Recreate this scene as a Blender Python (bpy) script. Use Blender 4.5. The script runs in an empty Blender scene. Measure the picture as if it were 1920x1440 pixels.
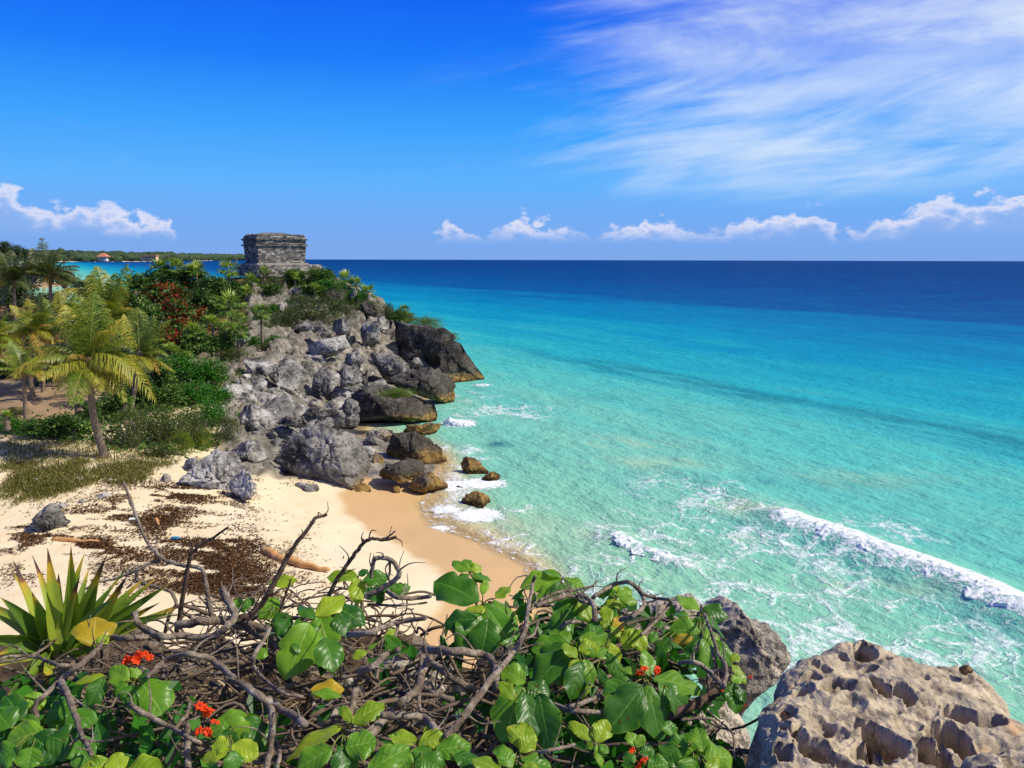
import bpy, bmesh, math, random
import numpy as np
from mathutils import Vector, Matrix

S = bpy.context.scene
COL = S.collection
R = math.radians
random.seed(7)
RNG = np.random.default_rng(7)

# ------------------------------------------------------------------ camera
FPX = 1500.0
EYE = np.array([0.0, 0.0, 12.0])
PITCH = math.atan((720 - 487) / FPX)
ROLL = 0.0025
_f = np.array([0, math.cos(PITCH), -math.sin(PITCH)])
_u0 = np.array([0, math.sin(PITCH), math.cos(PITCH)])
_r0 = np.array([1.0, 0, 0])
_r = _r0 * math.cos(ROLL) + _u0 * math.sin(ROLL)
_u = _u0 * math.cos(ROLL) - _r0 * math.sin(ROLL)
cam = bpy.data.cameras.new('camera')
cam.sensor_width = 36.0
cam.lens = FPX / 1920 * 36.0
cam.clip_start = 0.05
cam.clip_end = 90000
camo = bpy.data.objects.new('camera', cam)
COL.objects.link(camo)
camo.matrix_world = Matrix(((_r[0], _u[0], -_f[0], EYE[0]), (_r[1], _u[1], -_f[1], EYE[1]), (_r[2], _u[2], -_f[2], EYE[2]), (0, 0, 0, 1)))
S.camera = camo

# ------------------------------------------------------------------ sun, sky, exposure
SUN_AZ, SUN_EL = R(-8), R(46)           # azimuth from +X towards +Y
SUN_DIR = Vector((math.cos(SUN_AZ) * math.cos(SUN_EL), math.sin(SUN_AZ) * math.cos(SUN_EL), math.sin(SUN_EL)))
sl = bpy.data.lights.new('sun', 'SUN')
sl.energy = 4.6
sl.angle = R(0.5)
sl.color = (1.0, 0.93, 0.80)
slo = bpy.data.objects.new('sun', sl)
slo.rotation_euler = SUN_DIR.to_track_quat('Z', 'Y').to_euler()
slo.location = (30, -10, 60)
COL.objects.link(slo)
S.view_settings.view_transform = 'Standard'
S.view_settings.look = 'None'
S.view_settings.exposure = 0.0
S.view_settings.gamma = 1.0
S.render.engine = 'CYCLES'
S.cycles.use_denoising = True
S.cycles.max_bounces = 6
S.cycles.diffuse_bounces = 3
S.cycles.glossy_bounces = 2
S.cycles.transmission_bounces = 3
S.cycles.transparent_max_bounces = 6
S.cycles.caustics_reflective = False
S.cycles.caustics_refractive = False


def lin(c):
    c = c / 255.0
    return c / 12.92 if c <= 0.04045 else ((c + 0.055) / 1.055) ** 2.4


def rgb(r, g, b, k=1.0):
    return (lin(r) * k, lin(g) * k, lin(b) * k, 1.0)


class NT:
    """small helper to write shader graphs"""
    def __init__(self, tree):
        self.t = tree
        self.n = tree.nodes
        self.l = tree.links

    def node(self, typ, **kw):
        nd = self.n.new(typ)
        for k, v in kw.items():
            setattr(nd, k, v)
        return nd

    def put(self, sock, v):
        if isinstance(v, bpy.types.NodeSocket):
            self.l.new(v, sock)
        elif v is not None:
            sock.default_value = v

    def m(self, op, a, b=None, c=None, clamp=False):
        nd = self.n.new('ShaderNodeMath')
        nd.operation = op
        nd.use_clamp = clamp
        self.put(nd.inputs[0], a)
        if b is not None:
            self.put(nd.inputs[1], b)
        if c is not None:
            self.put(nd.inputs[2], c)
        return nd.outputs[0]

    def vm(self, op, a, b=None, out=0):
        nd = self.n.new('ShaderNodeVectorMath')
        nd.operation = op
        self.put(nd.inputs[0], a)
        if b is not None:
            if op == 'SCALE':
                self.put(nd.inputs['Scale'], b)
            else:
                self.put(nd.inputs[1], b)
        return nd.outputs['Value'] if op in ('DOT_PRODUCT', 'LENGTH', 'DISTANCE') else nd.outputs[0]

    def sep(self, v):
        nd = self.n.new('ShaderNodeSeparateXYZ')
        self.put(nd.inputs[0], v)
        return nd.outputs

    def comb(self, x, y, z):
        nd = self.n.new('ShaderNodeCombineXYZ')
        for i, v in enumerate((x, y, z)):
            self.put(nd.inputs[i], v)
        return nd.outputs[0]

    def smooth(self, v, a, b, lo=0.0, hi=1.0):
        nd = self.n.new('ShaderNodeMapRange')
        nd.interpolation_type = 'SMOOTHSTEP'
        self.put(nd.inputs['Value'], v)
        nd.inputs['From Min'].default_value = a
        nd.inputs['From Max'].default_value = b
        self.put(nd.inputs['To Min'], lo)
        self.put(nd.inputs['To Max'], hi)
        return nd.outputs[0]

    def noise(self, vec, scale, detail=4, rough=0.55, dist=0.0, color=False):
        nd = self.n.new('ShaderNodeTexNoise')
        if vec is not None:
            self.put(nd.inputs['Vector'], vec)
        nd.inputs['Scale'].default_value = scale
        nd.inputs['Detail'].default_value = detail
        nd.inputs['Roughness'].default_value = rough
        nd.inputs['Distortion'].default_value = dist
        return nd.outputs['Color' if color else 'Fac']

    def voro(self, vec, scale, feature='F1', out='Distance', rand=1.0):
        nd = self.n.new('ShaderNodeTexVoronoi')
        nd.feature = feature
        if vec is not None:
            self.put(nd.inputs['Vector'], vec)
        nd.inputs['Scale'].default_value = scale
        nd.inputs['Randomness'].default_value = rand
        return nd.outputs[out]

    def ramp(self, fac, stops, interp='LINEAR'):
        nd = self.n.new('ShaderNodeValToRGB')
        nd.color_ramp.interpolation = interp
        el = nd.color_ramp.elements
        while len(el) < len(stops):
            el.new(0.5)
        for e, (p, c) in zip(el, stops):
            e.position = p
            e.color = c if len(c) == 4 else (c[0], c[1], c[2], 1)
        self.put(nd.inputs[0], fac)
        return nd.outputs[0]

    def mix(self, fac, a, b, typ='MIX'):
        nd = self.n.new('ShaderNodeMix')
        nd.data_type = 'RGBA'
        nd.blend_type = typ
        self.put(nd.inputs[0], fac)
        self.put(nd.inputs[6], a)
        self.put(nd.inputs[7], b)
        return nd.outputs[2]

    def attr(self, name, out='Fac'):
        nd = self.n.new('ShaderNodeAttribute')
        nd.attribute_name = name
        return nd.outputs[out]

    def bump(self, h, strength=0.5, dist=0.1, normal=None):
        nd = self.n.new('ShaderNodeBump')
        self.put(nd.inputs['Height'], h)
        nd.inputs['Strength'].default_value = strength
        nd.inputs['Distance'].default_value = dist
        if normal is not None:
            self.l.new(normal, nd.inputs['Normal'])
        return nd.outputs[0]


# ---- world: Nishita sky (graded) plus clouds by direction
W = bpy.data.worlds.new('World')
S.world = W
W.use_nodes = True
w = NT(W.node_tree)
w.n.clear()
sky = w.node('ShaderNodeTexSky')
sky.sky_type = 'NISHITA'
sky.sun_disc = False
sky.sun_elevation = SUN_EL
sky.sun_rotation = math.pi / 2 - SUN_AZ
sky.air_density = 1.0
sky.dust_density = 0.3
sky.ozone_density = 2.0
geo = w.node('ShaderNodeTexCoord')
D = geo.outputs['Generated']
dx, dy, dz = w.sep(D)
az = w.m('ARCTAN2', dx, dy)                 # 0 = straight out to sea, + to the right
el = w.m('ARCSINE', dz)
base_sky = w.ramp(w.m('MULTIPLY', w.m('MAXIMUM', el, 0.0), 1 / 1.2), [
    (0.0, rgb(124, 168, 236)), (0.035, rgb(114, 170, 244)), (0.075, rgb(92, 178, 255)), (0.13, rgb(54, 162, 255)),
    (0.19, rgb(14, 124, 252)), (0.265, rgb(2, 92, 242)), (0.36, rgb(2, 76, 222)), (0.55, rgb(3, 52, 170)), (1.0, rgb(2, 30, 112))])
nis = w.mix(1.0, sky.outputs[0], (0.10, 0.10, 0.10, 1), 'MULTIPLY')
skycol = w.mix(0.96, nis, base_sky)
# high thin cloud: streaks on a plane overhead
pz = w.m('ADD', w.m('MAXIMUM', dz, 0.0), 0.12)
px_ = w.m('DIVIDE', dx, pz)
py_ = w.m('DIVIDE', dy, pz)
ca, sa = math.cos(R(148)), math.sin(R(148))
ua = w.m('ADD', w.m('MULTIPLY', px_, ca), w.m('MULTIPLY', py_, sa))
ub = w.m('SUBTRACT', w.m('MULTIPLY', py_, ca), w.m('MULTIPLY', px_, sa))
sv = w.comb(w.m('MULTIPLY', ua, 0.42), w.m('MULTIPLY', ub, 1.15), 0.3)
n1 = w.noise(sv, 1.1, 7, 0.6, 0.9)
n2 = w.noise(w.comb(w.m('MULTIPLY', ua, 0.7), w.m('MULTIPLY', ub, 2.6), 1.7), 2.0, 6, 0.62, 0.5)
n3 = w.noise(w.comb(ua, w.m('MULTIPLY', ub, 1.4), 4.0), 0.45, 2, 0.5)
cir = w.m('ADD', w.m('MULTIPLY', n1, 0.72), w.m('MULTIPLY', n2, 0.28))
rightm = w.smooth(az, -0.12, 0.56)
lowcut = w.smooth(el, 0.045, 0.14)
thr = w.m('ADD', w.m('MULTIPLY', rightm, 0.32), w.m('MULTIPLY', w.m('SUBTRACT', n3, 0.5), 0.55))
wisps = w.m('MULTIPLY', w.smooth(el, 0.17, 0.27), w.m('MULTIPLY', w.smooth(n3, 0.50, 0.68), 0.16))
thr = w.m('ADD', thr, wisps)
cirm = w.smooth(w.m('ADD', cir, thr), 0.58, 1.04)
cirm = w.m('MULTIPLY', w.m('MULTIPLY', cirm, lowcut), w.smooth(w.noise(w.comb(w.m('MULTIPLY', az, 3.0), w.m('MULTIPLY', el, 7.0), 9.0), 1.6, 5, 0.6, 0.4), 0.36, 0.60, 0.35, 0.96))
skycol = w.mix(cirm, skycol, rgb(228, 240, 250))
# lower bands of thin cloud over the sea
lb = w.comb(w.m('MULTIPLY', az, 2.6), w.m('ADD', w.m('MULTIPLY', el, 13.0), w.m('MULTIPLY', az, -2.6)), 7.0)
ln_ = w.m('ADD', w.m('MULTIPLY', w.noise(lb, 1.25, 7, 0.58, 0.7), 0.8), w.m('MULTIPLY', w.noise(lb, 5.0, 5, 0.6), 0.2))
lmask = w.m('MULTIPLY', w.smooth(el, 0.055, 0.11), w.smooth(el, 0.27, 0.17))
lmask = w.m('MULTIPLY', lmask, w.smooth(az, -0.16, 0.22))
lband = w.smooth(w.m('ADD', ln_, w.m('MULTIPLY', w.smooth(az, -0.1, 0.5), 0.17)), 0.50, 0.80)
skycol = w.mix(w.m('MULTIPLY', w.m('MULTIPLY', lband, lmask), 0.72), skycol, rgb(214, 230, 254))
# cumulus banks on the horizon
AZS = 0.62


def azp(x):
    return (math.atan((x - 960) / FPX) + AZS) / (2 * AZS)


env = w.ramp(w.m('DIVIDE', w.m('ADD', az, AZS), 2 * AZS), [(0.0, (.95, .95, .95)), (azp(30), (1, 1, 1)), (azp(90), (.74, .74, .74)), (azp(200), (.78, .78, .78)), (azp(330), (.56, .56, .56)),
    (azp(365), (.1, .1, .1)), (azp(790), (.2, .2, .2)), (azp(845), (.6, .6, .6)), (azp(905), (.42, .42, .42)), (azp(985), (.74, .74, .74)), (azp(1060), (.48, .48, .48)), (azp(1110), (.40, .40, .40)), (azp(1200), (.68, .68, .68)),
    (azp(1300), (.46, .46, .46)), (azp(1345), (.58, .58, .58)), (azp(1520), (.80, .80, .80)), (azp(1572), (.40, .40, .40)), (azp(1620), (.52, .52, .52)), (azp(1730), (.86, .86, .86)), (azp(1860), (.92, .92, .92)), (1.0, (.85, .85, .85))])
cv = w.comb(w.m('MULTIPLY', az, 1.0), w.m('MULTIPLY', el, 1.5), 0.0)
cn = w.noise(cv, 30, 8, 0.66, 0.2)
cn2 = w.noise(cv, 9, 3, 0.5)
bil = w.voro(w.vm('ADD', cv, w.vm('SCALE', w.noise(cv, 40, 3, 0.6, color=True), 0.02)), 62, 'SMOOTH_F1')
top = w.m('MULTIPLY', env, 0.078)
dd = w.m('SUBTRACT', top, el)
dd = w.m('ADD', dd, w.m('MULTIPLY', w.m('SUBTRACT', cn, 0.52), 0.066))
dd = w.m('ADD', dd, w.m('MULTIPLY', w.m('SUBTRACT', 0.42, bil), 0.022))
cum = w.smooth(dd, -0.001, 0.0115)
cum = w.m('MULTIPLY', cum, w.smooth(el, 0.016, 0.040))
cum = w.m('MULTIPLY', cum, w.smooth(w.m('ADD', cn2, w.m('MULTIPLY', env, 0.45)), 0.46, 0.80))
shade = w.smooth(w.m('ADD', dd, w.m('MULTIPLY', w.m('SUBTRACT', cn2, 0.5), 0.03)), 0.004, 0.036)
ccol = w.mix(shade, rgb(244, 240, 250), rgb(160, 186, 238))
skycol = w.mix(w.m('MULTIPLY', cum, w.smooth(shade, 0.0, 1.0, 0.80, 0.36)), skycol, ccol)
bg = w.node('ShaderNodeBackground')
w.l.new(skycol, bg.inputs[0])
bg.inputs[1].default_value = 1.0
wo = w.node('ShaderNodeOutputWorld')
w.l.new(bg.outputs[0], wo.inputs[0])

# ------------------------------------------------------------------ pixel -> world


def ray(x, y):
    x = np.asarray(x, float)
    y = np.asarray(y, float)
    return (((x - 960) / FPX)[..., None] * _r + ((720 - y) / FPX)[..., None] * _u + _f)


def P(x, y, Y):
    """point seen at pixel (x, y) at distance Y along the ground axis"""
    d = ray(x, y)
    return EYE + d * (np.asarray(Y, float) / d[..., 1])[..., None]


def G(x, y, z):
    """point seen at pixel (x, y) on the level plane of height z"""
    d = ray(x, y)
    return EYE + d * ((np.asarray(z, float) - EYE[2]) / d[..., 2])[..., None]


# ------------------------------------------------------------------ noise (numpy)
_pr = np.random.default_rng(11)
_perm = _pr.permutation(512).astype(np.int64)
_perm = np.concatenate([_perm, _perm])
_grad = _pr.normal(size=(512, 3))
_grad /= np.linalg.norm(_grad, axis=1)[:, None]
_feat = _pr.random((512, 3))


def _h(i, j, k):
    return _perm[(_perm[(_perm[i & 511] + j) & 511] + k) & 511]


def perlin(p):
    i = np.floor(p).astype(np.int64)
    f = p - i
    u = f * f * f * (f * (f * 6 - 15) + 10)
    out = 0
    for a in (0, 1):
        for b in (0, 1):
            for c in (0, 1):
                g = _grad[_h(i[:, 0] + a, i[:, 1] + b, i[:, 2] + c)]
                d = f - np.array([a, b, c])
                wgt = (u[:, 0] if a else 1 - u[:, 0]) * (u[:, 1] if b else 1 - u[:, 1]) * (u[:, 2] if c else 1 - u[:, 2])
                out = out + wgt * (g * d).sum(1)
    return out * 1.5


def fbm(p, octv=4, gain=0.5, lac=2.03):
    s, a, q = 0, 1.0, p.copy()
    for _ in range(octv):
        s = s + a * perlin(q)
        q = q * lac + 17.3
        a *= gain
    return s


def ridged(p, octv=4, gain=0.5):
    s, a, q = 0, 1.0, p.copy()
    for _ in range(octv):
        s = s + a * (1 - 2 * np.abs(perlin(q)))
        q = q * 2.07 + 9.1
        a *= gain
    return s


def worley(p):
    i = np.floor(p).astype(np.int64)
    d1 = np.full(len(p), 9.0)
    d2 = np.full(len(p), 9.0)
    idv = np.zeros(len(p), np.int64)
    for a in (-1, 0, 1):
        for b in (-1, 0, 1):
            for c in (-1, 0, 1):
                q = i + np.array([a, b, c])
                hh = _h(q[:, 0], q[:, 1], q[:, 2])
                d = np.linalg.norm(q + _feat[hh] - p, axis=1)
                near = d < d1
                d2 = np.where(near, d1, np.minimum(d2, d))
                idv = np.where(near, hh, idv)
                d1 = np.where(near, d, d1)
    return d1, d2, idv


# ------------------------------------------------------------------ objects
def mesh(name, verts, faces, mat, parent=None, smooth=True, attrs=None, uvs=None, mat_idx=None):
    """faces: int array (n,3) or (n,4), or a list of such arrays"""
    me = bpy.data.meshes.new(name)
    verts = np.ascontiguousarray(verts, dtype=np.float32)
    if isinstance(faces, np.ndarray):
        faces = [faces]
    faces = [np.asarray(f, dtype=np.int32) for f in faces if len(f)]
    me.vertices.add(len(verts))
    me.vertices.foreach_set('co', verts.ravel())
    tot = np.concatenate([np.full(len(f), f.shape[1], np.int32) for f in faces])
    idx = np.concatenate([f.ravel() for f in faces])
    me.loops.add(len(idx))
    me.loops.foreach_set('vertex_index', idx)
    me.polygons.add(len(tot))
    st = np.zeros(len(tot), np.int32)
    st[1:] = np.cumsum(tot)[:-1]
    me.polygons.foreach_set('loop_start', st)
    me.polygons.foreach_set('loop_total', tot)
    me.polygons.foreach_set('use_smooth', np.full(len(tot), bool(smooth)))
    if attrs:
        for k, v in attrs.items():
            at = me.attributes.new(k, 'FLOAT', 'POINT')
            at.data.foreach_set('value', np.ascontiguousarray(v, dtype=np.float32))
    if uvs is not None:
        ul = me.uv_layers.new(name='UVMap')
        ul.data.foreach_set('uv', np.ascontiguousarray(np.asarray(uvs, np.float32)[idx]).ravel())
    for mm in (mat if isinstance(mat, (list, tuple)) else [mat]):
        me.materials.append(mm)
    if mat_idx is not None:
        me.polygons.foreach_set('material_index', np.ascontiguousarray(mat_idx, dtype=np.int32))
    me.update()
    me.validate()
    o = bpy.data.objects.new(name, me)
    COL.objects.link(o)
    if parent is not None:
        o.parent = parent
    return o


def tag(o, label=None, cat=None, group=None, kind=None):
    if label:
        o['label'] = label
    if cat:
        o['category'] = cat
    if group:
        o['group'] = group
    if kind:
        o['kind'] = kind
    return o


def empty(name, loc, label=None, cat=None, group=None):
    o = bpy.data.objects.new(name, None)
    o.empty_display_size = 0.1
    o.location = [float(v) for v in loc]
    COL.objects.link(o)
    return tag(o, label, cat, group)


def local(o, pts):
    return np.asarray(pts, float) - np.array(o.location)


_ico = {}


def ico(sub):
    if sub not in _ico:
        bm = bmesh.new()
        bmesh.ops.create_icosphere(bm, subdivisions=sub, radius=1.0)
        v = np.array([vv.co[:] for vv in bm.verts])
        f = np.array([[x.index for x in ff.verts] for ff in bm.faces], np.int32)
        bm.free()
        _ico[sub] = (v, f)
    v, f = _ico[sub]
    return v.copy(), f


def crom(pts, n=8):
    """Catmull-Rom through pts, n samples per segment"""
    p = np.asarray(pts, float)
    p = np.vstack([2 * p[0] - p[1], p, 2 * p[-1] - p[-2]])
    out = []
    for i in range(1, len(p) - 2):
        t = np.linspace(0, 1, n, endpoint=False)[:, None]
        out.append(0.5 * ((2 * p[i]) + (-p[i - 1] + p[i + 1]) * t + (2 * p[i - 1] - 5 * p[i] + 4 * p[i + 1] - p[i + 2]) * t ** 2
                          + (-p[i - 1] + 3 * p[i] - 3 * p[i + 1] + p[i + 2]) * t ** 3))
    out.append(p[-2][None])
    return np.vstack(out)


def tube(path, rad, sides=8):
    """path (n,3), rad (n,) -> verts, quads (closed ends by shrinking)"""
    path = np.asarray(path, float)
    n = len(path)
    rad = np.broadcast_to(np.asarray(rad, float), (n,))
    tan = np.gradient(path, axis=0)
    tan /= np.linalg.norm(tan, axis=1)[:, None] + 1e-9
    ref = np.array([0, 0, 1.0]) if abs(tan[0, 2]) < 0.9 else np.array([1.0, 0, 0])
    ns = []
    nrm = np.cross(tan[0], ref)
    nrm /= np.linalg.norm(nrm)
    for i in range(n):
        nrm = nrm - tan[i] * np.dot(nrm, tan[i])
        nrm /= np.linalg.norm(nrm) + 1e-9
        ns.append(nrm)
    ns = np.array(ns)
    bs = np.cross(tan, ns)
    a = np.linspace(0, 2 * math.pi, sides, endpoint=False)
    ring = ns[:, None, :] * np.cos(a)[None, :, None] + bs[:, None, :] * np.sin(a)[None, :, None]
    v = path[:, None, :] + ring * rad[:, None, None]
    v = v.reshape(-1, 3)
    f = []
    j = np.arange(sides)
    for i in range(n - 1):
        f.append(np.stack([i * sides + j, i * sides + (j + 1) % sides, (i + 1) * sides + (j + 1) % sides, (i + 1) * sides + j], 1))
    v = np.vstack([v, path[0] - tan[0] * rad[0] * 0.4, path[-1] + tan[-1] * rad[-1] * 0.4])
    c0, c1 = n * sides, n * sides + 1
    tri = np.vstack([np.stack([np.full(sides, c0), (j + 1) % sides, j], 1),
                     np.stack([np.full(sides, c1), (n - 1) * sides + j, (n - 1) * sides + (j + 1) % sides], 1)])
    return v, [np.vstack(f), tri]


class Bag:
    """collects pieces into one mesh"""
    def __init__(self):
        self.v, self.q, self.t, self.n, self.a = [], [], [], 0, []

    def add(self, v, faces, a=None):
        if isinstance(faces, np.ndarray):
            faces = [faces]
        for f in faces:
            f = np.asarray(f)
            (self.q if f.shape[1] == 4 else self.t).append(f + self.n)
        self.v.append(np.asarray(v, float))
        self.n += len(v)
        self.a.append(np.full(len(v), 0.5 if a is None else a) if np.isscalar(a) or a is None else np.asarray(a))

    def build(self, name, mat, parent=None, smooth=True, origin=None, attr=None):
        v = np.vstack(self.v)
        if parent is not None:
            v = v - np.array(parent.location)
        fs = []
        if self.q:
            fs.append(np.vstack(self.q))
        if self.t:
            fs.append(np.vstack(self.t))
        return mesh(name, v, fs, mat, parent, smooth, {attr: np.concatenate(self.a)} if attr else None)


def box(lo, hi):
    x0, y0, z0 = lo
    x1, y1, z1 = hi
    v = np.array([[x0, y0, z0], [x1, y0, z0], [x1, y1, z0], [x0, y1, z0], [x0, y0, z1], [x1, y0, z1], [x1, y1, z1], [x0, y1, z1]])
    f = np.array([[0, 3, 2, 1], [4, 5, 6, 7], [0, 1, 5, 4], [1, 2, 6, 5], [2, 3, 7, 6], [3, 0, 4, 7]])
    return v, f


def in_poly(px, py, poly):
    inside = np.zeros(np.shape(px), bool)
    n = len(poly)
    for i in range(n):
        x0, y0 = poly[i]
        x1, y1 = poly[(i + 1) % n]
        c = ((y0 > py) != (y1 > py)) & (px < (x1 - x0) * (py - y0) / (y1 - y0 + 1e-12) + x0)
        inside ^= c
    return inside


def seg_dist(px, py, poly, closed=False):
    d = np.full(np.shape(px), 1e9)
    n = len(poly)
    for i in range(n if closed else n - 1):
        a = np.array(poly[i], float)
        b = np.array(poly[(i + 1) % n], float)
        ab = b - a
        t = np.clip(((px - a[0]) * ab[0] + (py - a[1]) * ab[1]) / (ab @ ab + 1e-12), 0, 1)
        d = np.minimum(d, np.hypot(px - a[0] - t * ab[0], py - a[1] - t * ab[1]))
    return d


# ------------------------------------------------------------------ materials
def new_mat(name):
    m = bpy.data.materials.new(name)
    m.use_nodes = True
    t = NT(m.node_tree)
    t.n.clear()
    out = t.node('ShaderNodeOutputMaterial')
    return m, t, out


def principled(t, out, color, rough=0.8, normal=None, spec=0.3, **kw):
    b = t.node('ShaderNodeBsdfPrincipled')
    t.put(b.inputs['Base Color'], color)
    t.put(b.inputs['Roughness'], rough)
    b.inputs['Specular IOR Level'].default_value = spec
    if normal is not None:
        t.l.new(normal, b.inputs['Normal'])
    t.l.new(b.outputs[0], out.inputs[0])
    return b


def pos(t):
    return t.node('ShaderNodeNewGeometry').outputs['Position']


def rock_mat(name, light, mid, dark, scale=1.0, band=True, bump=0.6, darkness=0.5, bd=0.12):
    m, t, out = new_mat(name)
    p = pos(t)
    n1 = t.noise(p, 0.7 * scale, 6, 0.62)
    n2 = t.noise(p, 3.2 * scale, 6, 0.7)
    n3 = t.noise(p, 11 * scale, 4, 0.7)
    c = t.ramp(n1, [(0.37, dark), (0.38 + 0.22 * darkness, mid), (0.68, light)])  # random dark lichen patches, widened to stand in for crevice shade
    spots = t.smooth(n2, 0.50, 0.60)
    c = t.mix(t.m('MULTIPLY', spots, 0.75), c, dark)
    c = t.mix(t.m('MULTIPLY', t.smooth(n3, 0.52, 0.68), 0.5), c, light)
    rust = t.smooth(t.noise(p, 1.6 * scale, 5, 0.6, 0.6), 0.60, 0.74)
    c = t.mix(t.m('MULTIPLY', rust, 0.35), c, rgb(196, 160, 120))
    if band:
        z = t.sep(p)[2]
        zz = t.m('ADD', z, t.m('MULTIPLY', t.m('SUBTRACT', n1, 0.5), 1.6))
        blk = t.m('MULTIPLY', t.smooth(zz, 3.0, 1.4), t.smooth(t.sep(p)[0], -9.5, -7.0))
        c = t.mix(t.m('MULTIPLY', blk, 0.6), c, rgb(84, 76, 66))
        och = t.m('MULTIPLY', t.smooth(zz, 1.05, 0.45), t.smooth(t.sep(p)[0], -9.0, -7.5))
        c = t.mix(t.m('MULTIPLY', och, 0.85), c, t.mix(t.smooth(n2, 0.35, 0.65), rgb(172, 138, 78), rgb(98, 78, 44)))
        wet = t.smooth(z, 0.28, 0.08)
        c = t.mix(t.m('MULTIPLY', wet, 0.8), c, rgb(52, 34, 24))
    pit = t.voro(t.vm('ADD', p, t.vm('SCALE', t.noise(p, 2 * scale, 3, 0.5, color=True), 0.5)), 3.4 * scale, 'F1')
    h = t.m('ADD', t.m('MULTIPLY', n2, 1.0), t.m('MULTIPLY', n3, 0.5))
    h = t.m('ADD', h, t.m('MULTIPLY', t.smooth(pit, 0.0, 0.45), 0.5))
    principled(t, out, c, 0.93, t.bump(h, bump, bd), 0.15)
    return m


M = {}
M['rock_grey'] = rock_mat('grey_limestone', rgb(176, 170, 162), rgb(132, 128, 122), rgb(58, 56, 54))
M['rock_white'] = rock_mat('pale_limestone', rgb(206, 200, 192), rgb(166, 161, 155), rgb(76, 74, 73), band=False)
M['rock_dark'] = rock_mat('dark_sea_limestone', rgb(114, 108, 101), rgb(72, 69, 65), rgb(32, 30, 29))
M['rock_tan'] = rock_mat('warm_limestone', rgb(206, 192, 172), rgb(172, 160, 144), rgb(92, 86, 80))
M['rock_ochre'] = rock_mat('ochre_tidal_limestone', rgb(182, 150, 96), rgb(136, 110, 66), rgb(62, 48, 30))
M['rock_wet'] = rock_mat('wet_brown_rock', rgb(92, 66, 48), rgb(64, 44, 32), rgb(30, 22, 18))


def leaf_mat(name, c0, c1, c2, trans=0.35, rough=0.45, spec=0.35, vein=False, tcol=None):
    """per-leaf colour from the vertex attribute 'rnd'"""
    m, t, out = new_mat(name)
    r = t.attr('rnd')
    c = t.ramp(r, [(0.0, c0), (0.5, c1), (1.0, c2)])
    b = t.node('ShaderNodeBsdfPrincipled')
    t.put(b.inputs['Base Color'], c)
    b.inputs['Roughness'].default_value = rough
    b.inputs['Specular IOR Level'].default_value = spec
    tr = t.node('ShaderNodeBsdfTranslucent')
    t.put(tr.inputs[0], t.mix(1.0, c, tcol or (1.3, 1.25, 0.5, 1), 'MULTIPLY'))
    mx = t.node('ShaderNodeMixShader')
    mx.inputs[0].default_value = trans
    t.l.new(b.outputs[0], mx.inputs[1])
    t.l.new(tr.outputs[0], mx.inputs[2])
    t.l.new(mx.outputs[0], out.inputs[0])
    return m


M['leaf_broad'] = leaf_mat('broad_shrub_leaf', rgb(30, 56, 20), rgb(74, 112, 40), rgb(146, 172, 84))
M['leaf_red'] = leaf_mat('red_old_leaf', rgb(84, 34, 24), rgb(152, 50, 34), rgb(210, 84, 54))
M['leaf_fine'] = leaf_mat('fine_shrub_leaf', rgb(34, 52, 20), rgb(74, 94, 38), rgb(122, 138, 58), 0.25)
M['leaf_lime'] = leaf_mat('lime_shrub_leaf', rgb(60, 86, 16), rgb(104, 130, 26), rgb(160, 170, 50), 0.3)
M['leaf_creep'] = leaf_mat('creeper_leaf', rgb(22, 66, 16), rgb(58, 124, 30), rgb(110, 168, 52), 0.35)
M['leaf_fan'] = leaf_mat('fan_palm_blade', rgb(44, 74, 22), rgb(106, 142, 50), rgb(186, 200, 92), 0.25, 0.4, 0.5)
M['leaf_dry'] = leaf_mat('dry_grey_twig_leaf', rgb(84, 78, 66), rgb(120, 112, 96), rgb(150, 142, 122), 0.1)
M['leaf_far'] = leaf_mat('far_tree_leaf', rgb(26, 44, 20), rgb(50, 72, 30), rgb(84, 102, 46), 0.2)
M['grass'] = leaf_mat('beach_grass_blade', rgb(70, 76, 26), rgb(112, 110, 44), rgb(158, 146, 72), 0.3)
M['frond_green'] = leaf_mat('green_frond', rgb(52, 78, 24), rgb(104, 128, 40), rgb(176, 172, 66), 0.3, 0.4, 0.5)
M['frond_gold'] = leaf_mat('gold_frond', rgb(78, 98, 28), rgb(140, 148, 46), rgb(206, 184, 80), 0.3, 0.45, 0.4)
M['frond_dark'] = leaf_mat('dark_frond', rgb(40, 58, 30), rgb(78, 92, 46), rgb(136, 140, 76), 0.22, 0.42, 0.5)
M['frond_dry'] = leaf_mat('dry_frond', rgb(104, 90, 40), rgb(168, 140, 60), rgb(206, 172, 96), 0.25, 0.6, 0.2)


def simple_mat(name, c0, c1, scale=6, rough=0.85, bump=0.3, stretch=None, spec=0.2):
    m, t, out = new_mat(name)
    tc = t.node('ShaderNodeTexCoord').outputs['Object']
    if stretch:
        tc = t.vm('MULTIPLY', tc, stretch)
    n = t.noise(tc, scale, 6, 0.65)
    principled(t, out, t.ramp(n, [(0.3, c0), (0.7, c1)]), rough, t.bump(n, bump, 0.03), spec)
    return m


M['trunk'] = simple_mat('palm_trunk_bark', rgb(92, 78, 62), rgb(158, 140, 116), 9, stretch=(1, 1, 5))
M['drift'] = simple_mat('driftwood', rgb(186, 130, 74), rgb(222, 172, 112), 4)
M['stem'] = simple_mat('shrub_stem', rgb(110, 96, 80), rgb(170, 158, 140), 9)
# ------------------------------------------------------------------ terrain
CTRL = []


def gz(x, y, z):
    CTRL.append(G(x, y, z))


def gy(x, y, Y, dz=0.0):
    q = P(x, y, Y)
    q[2] += dz
    CTRL.append(q)


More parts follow.
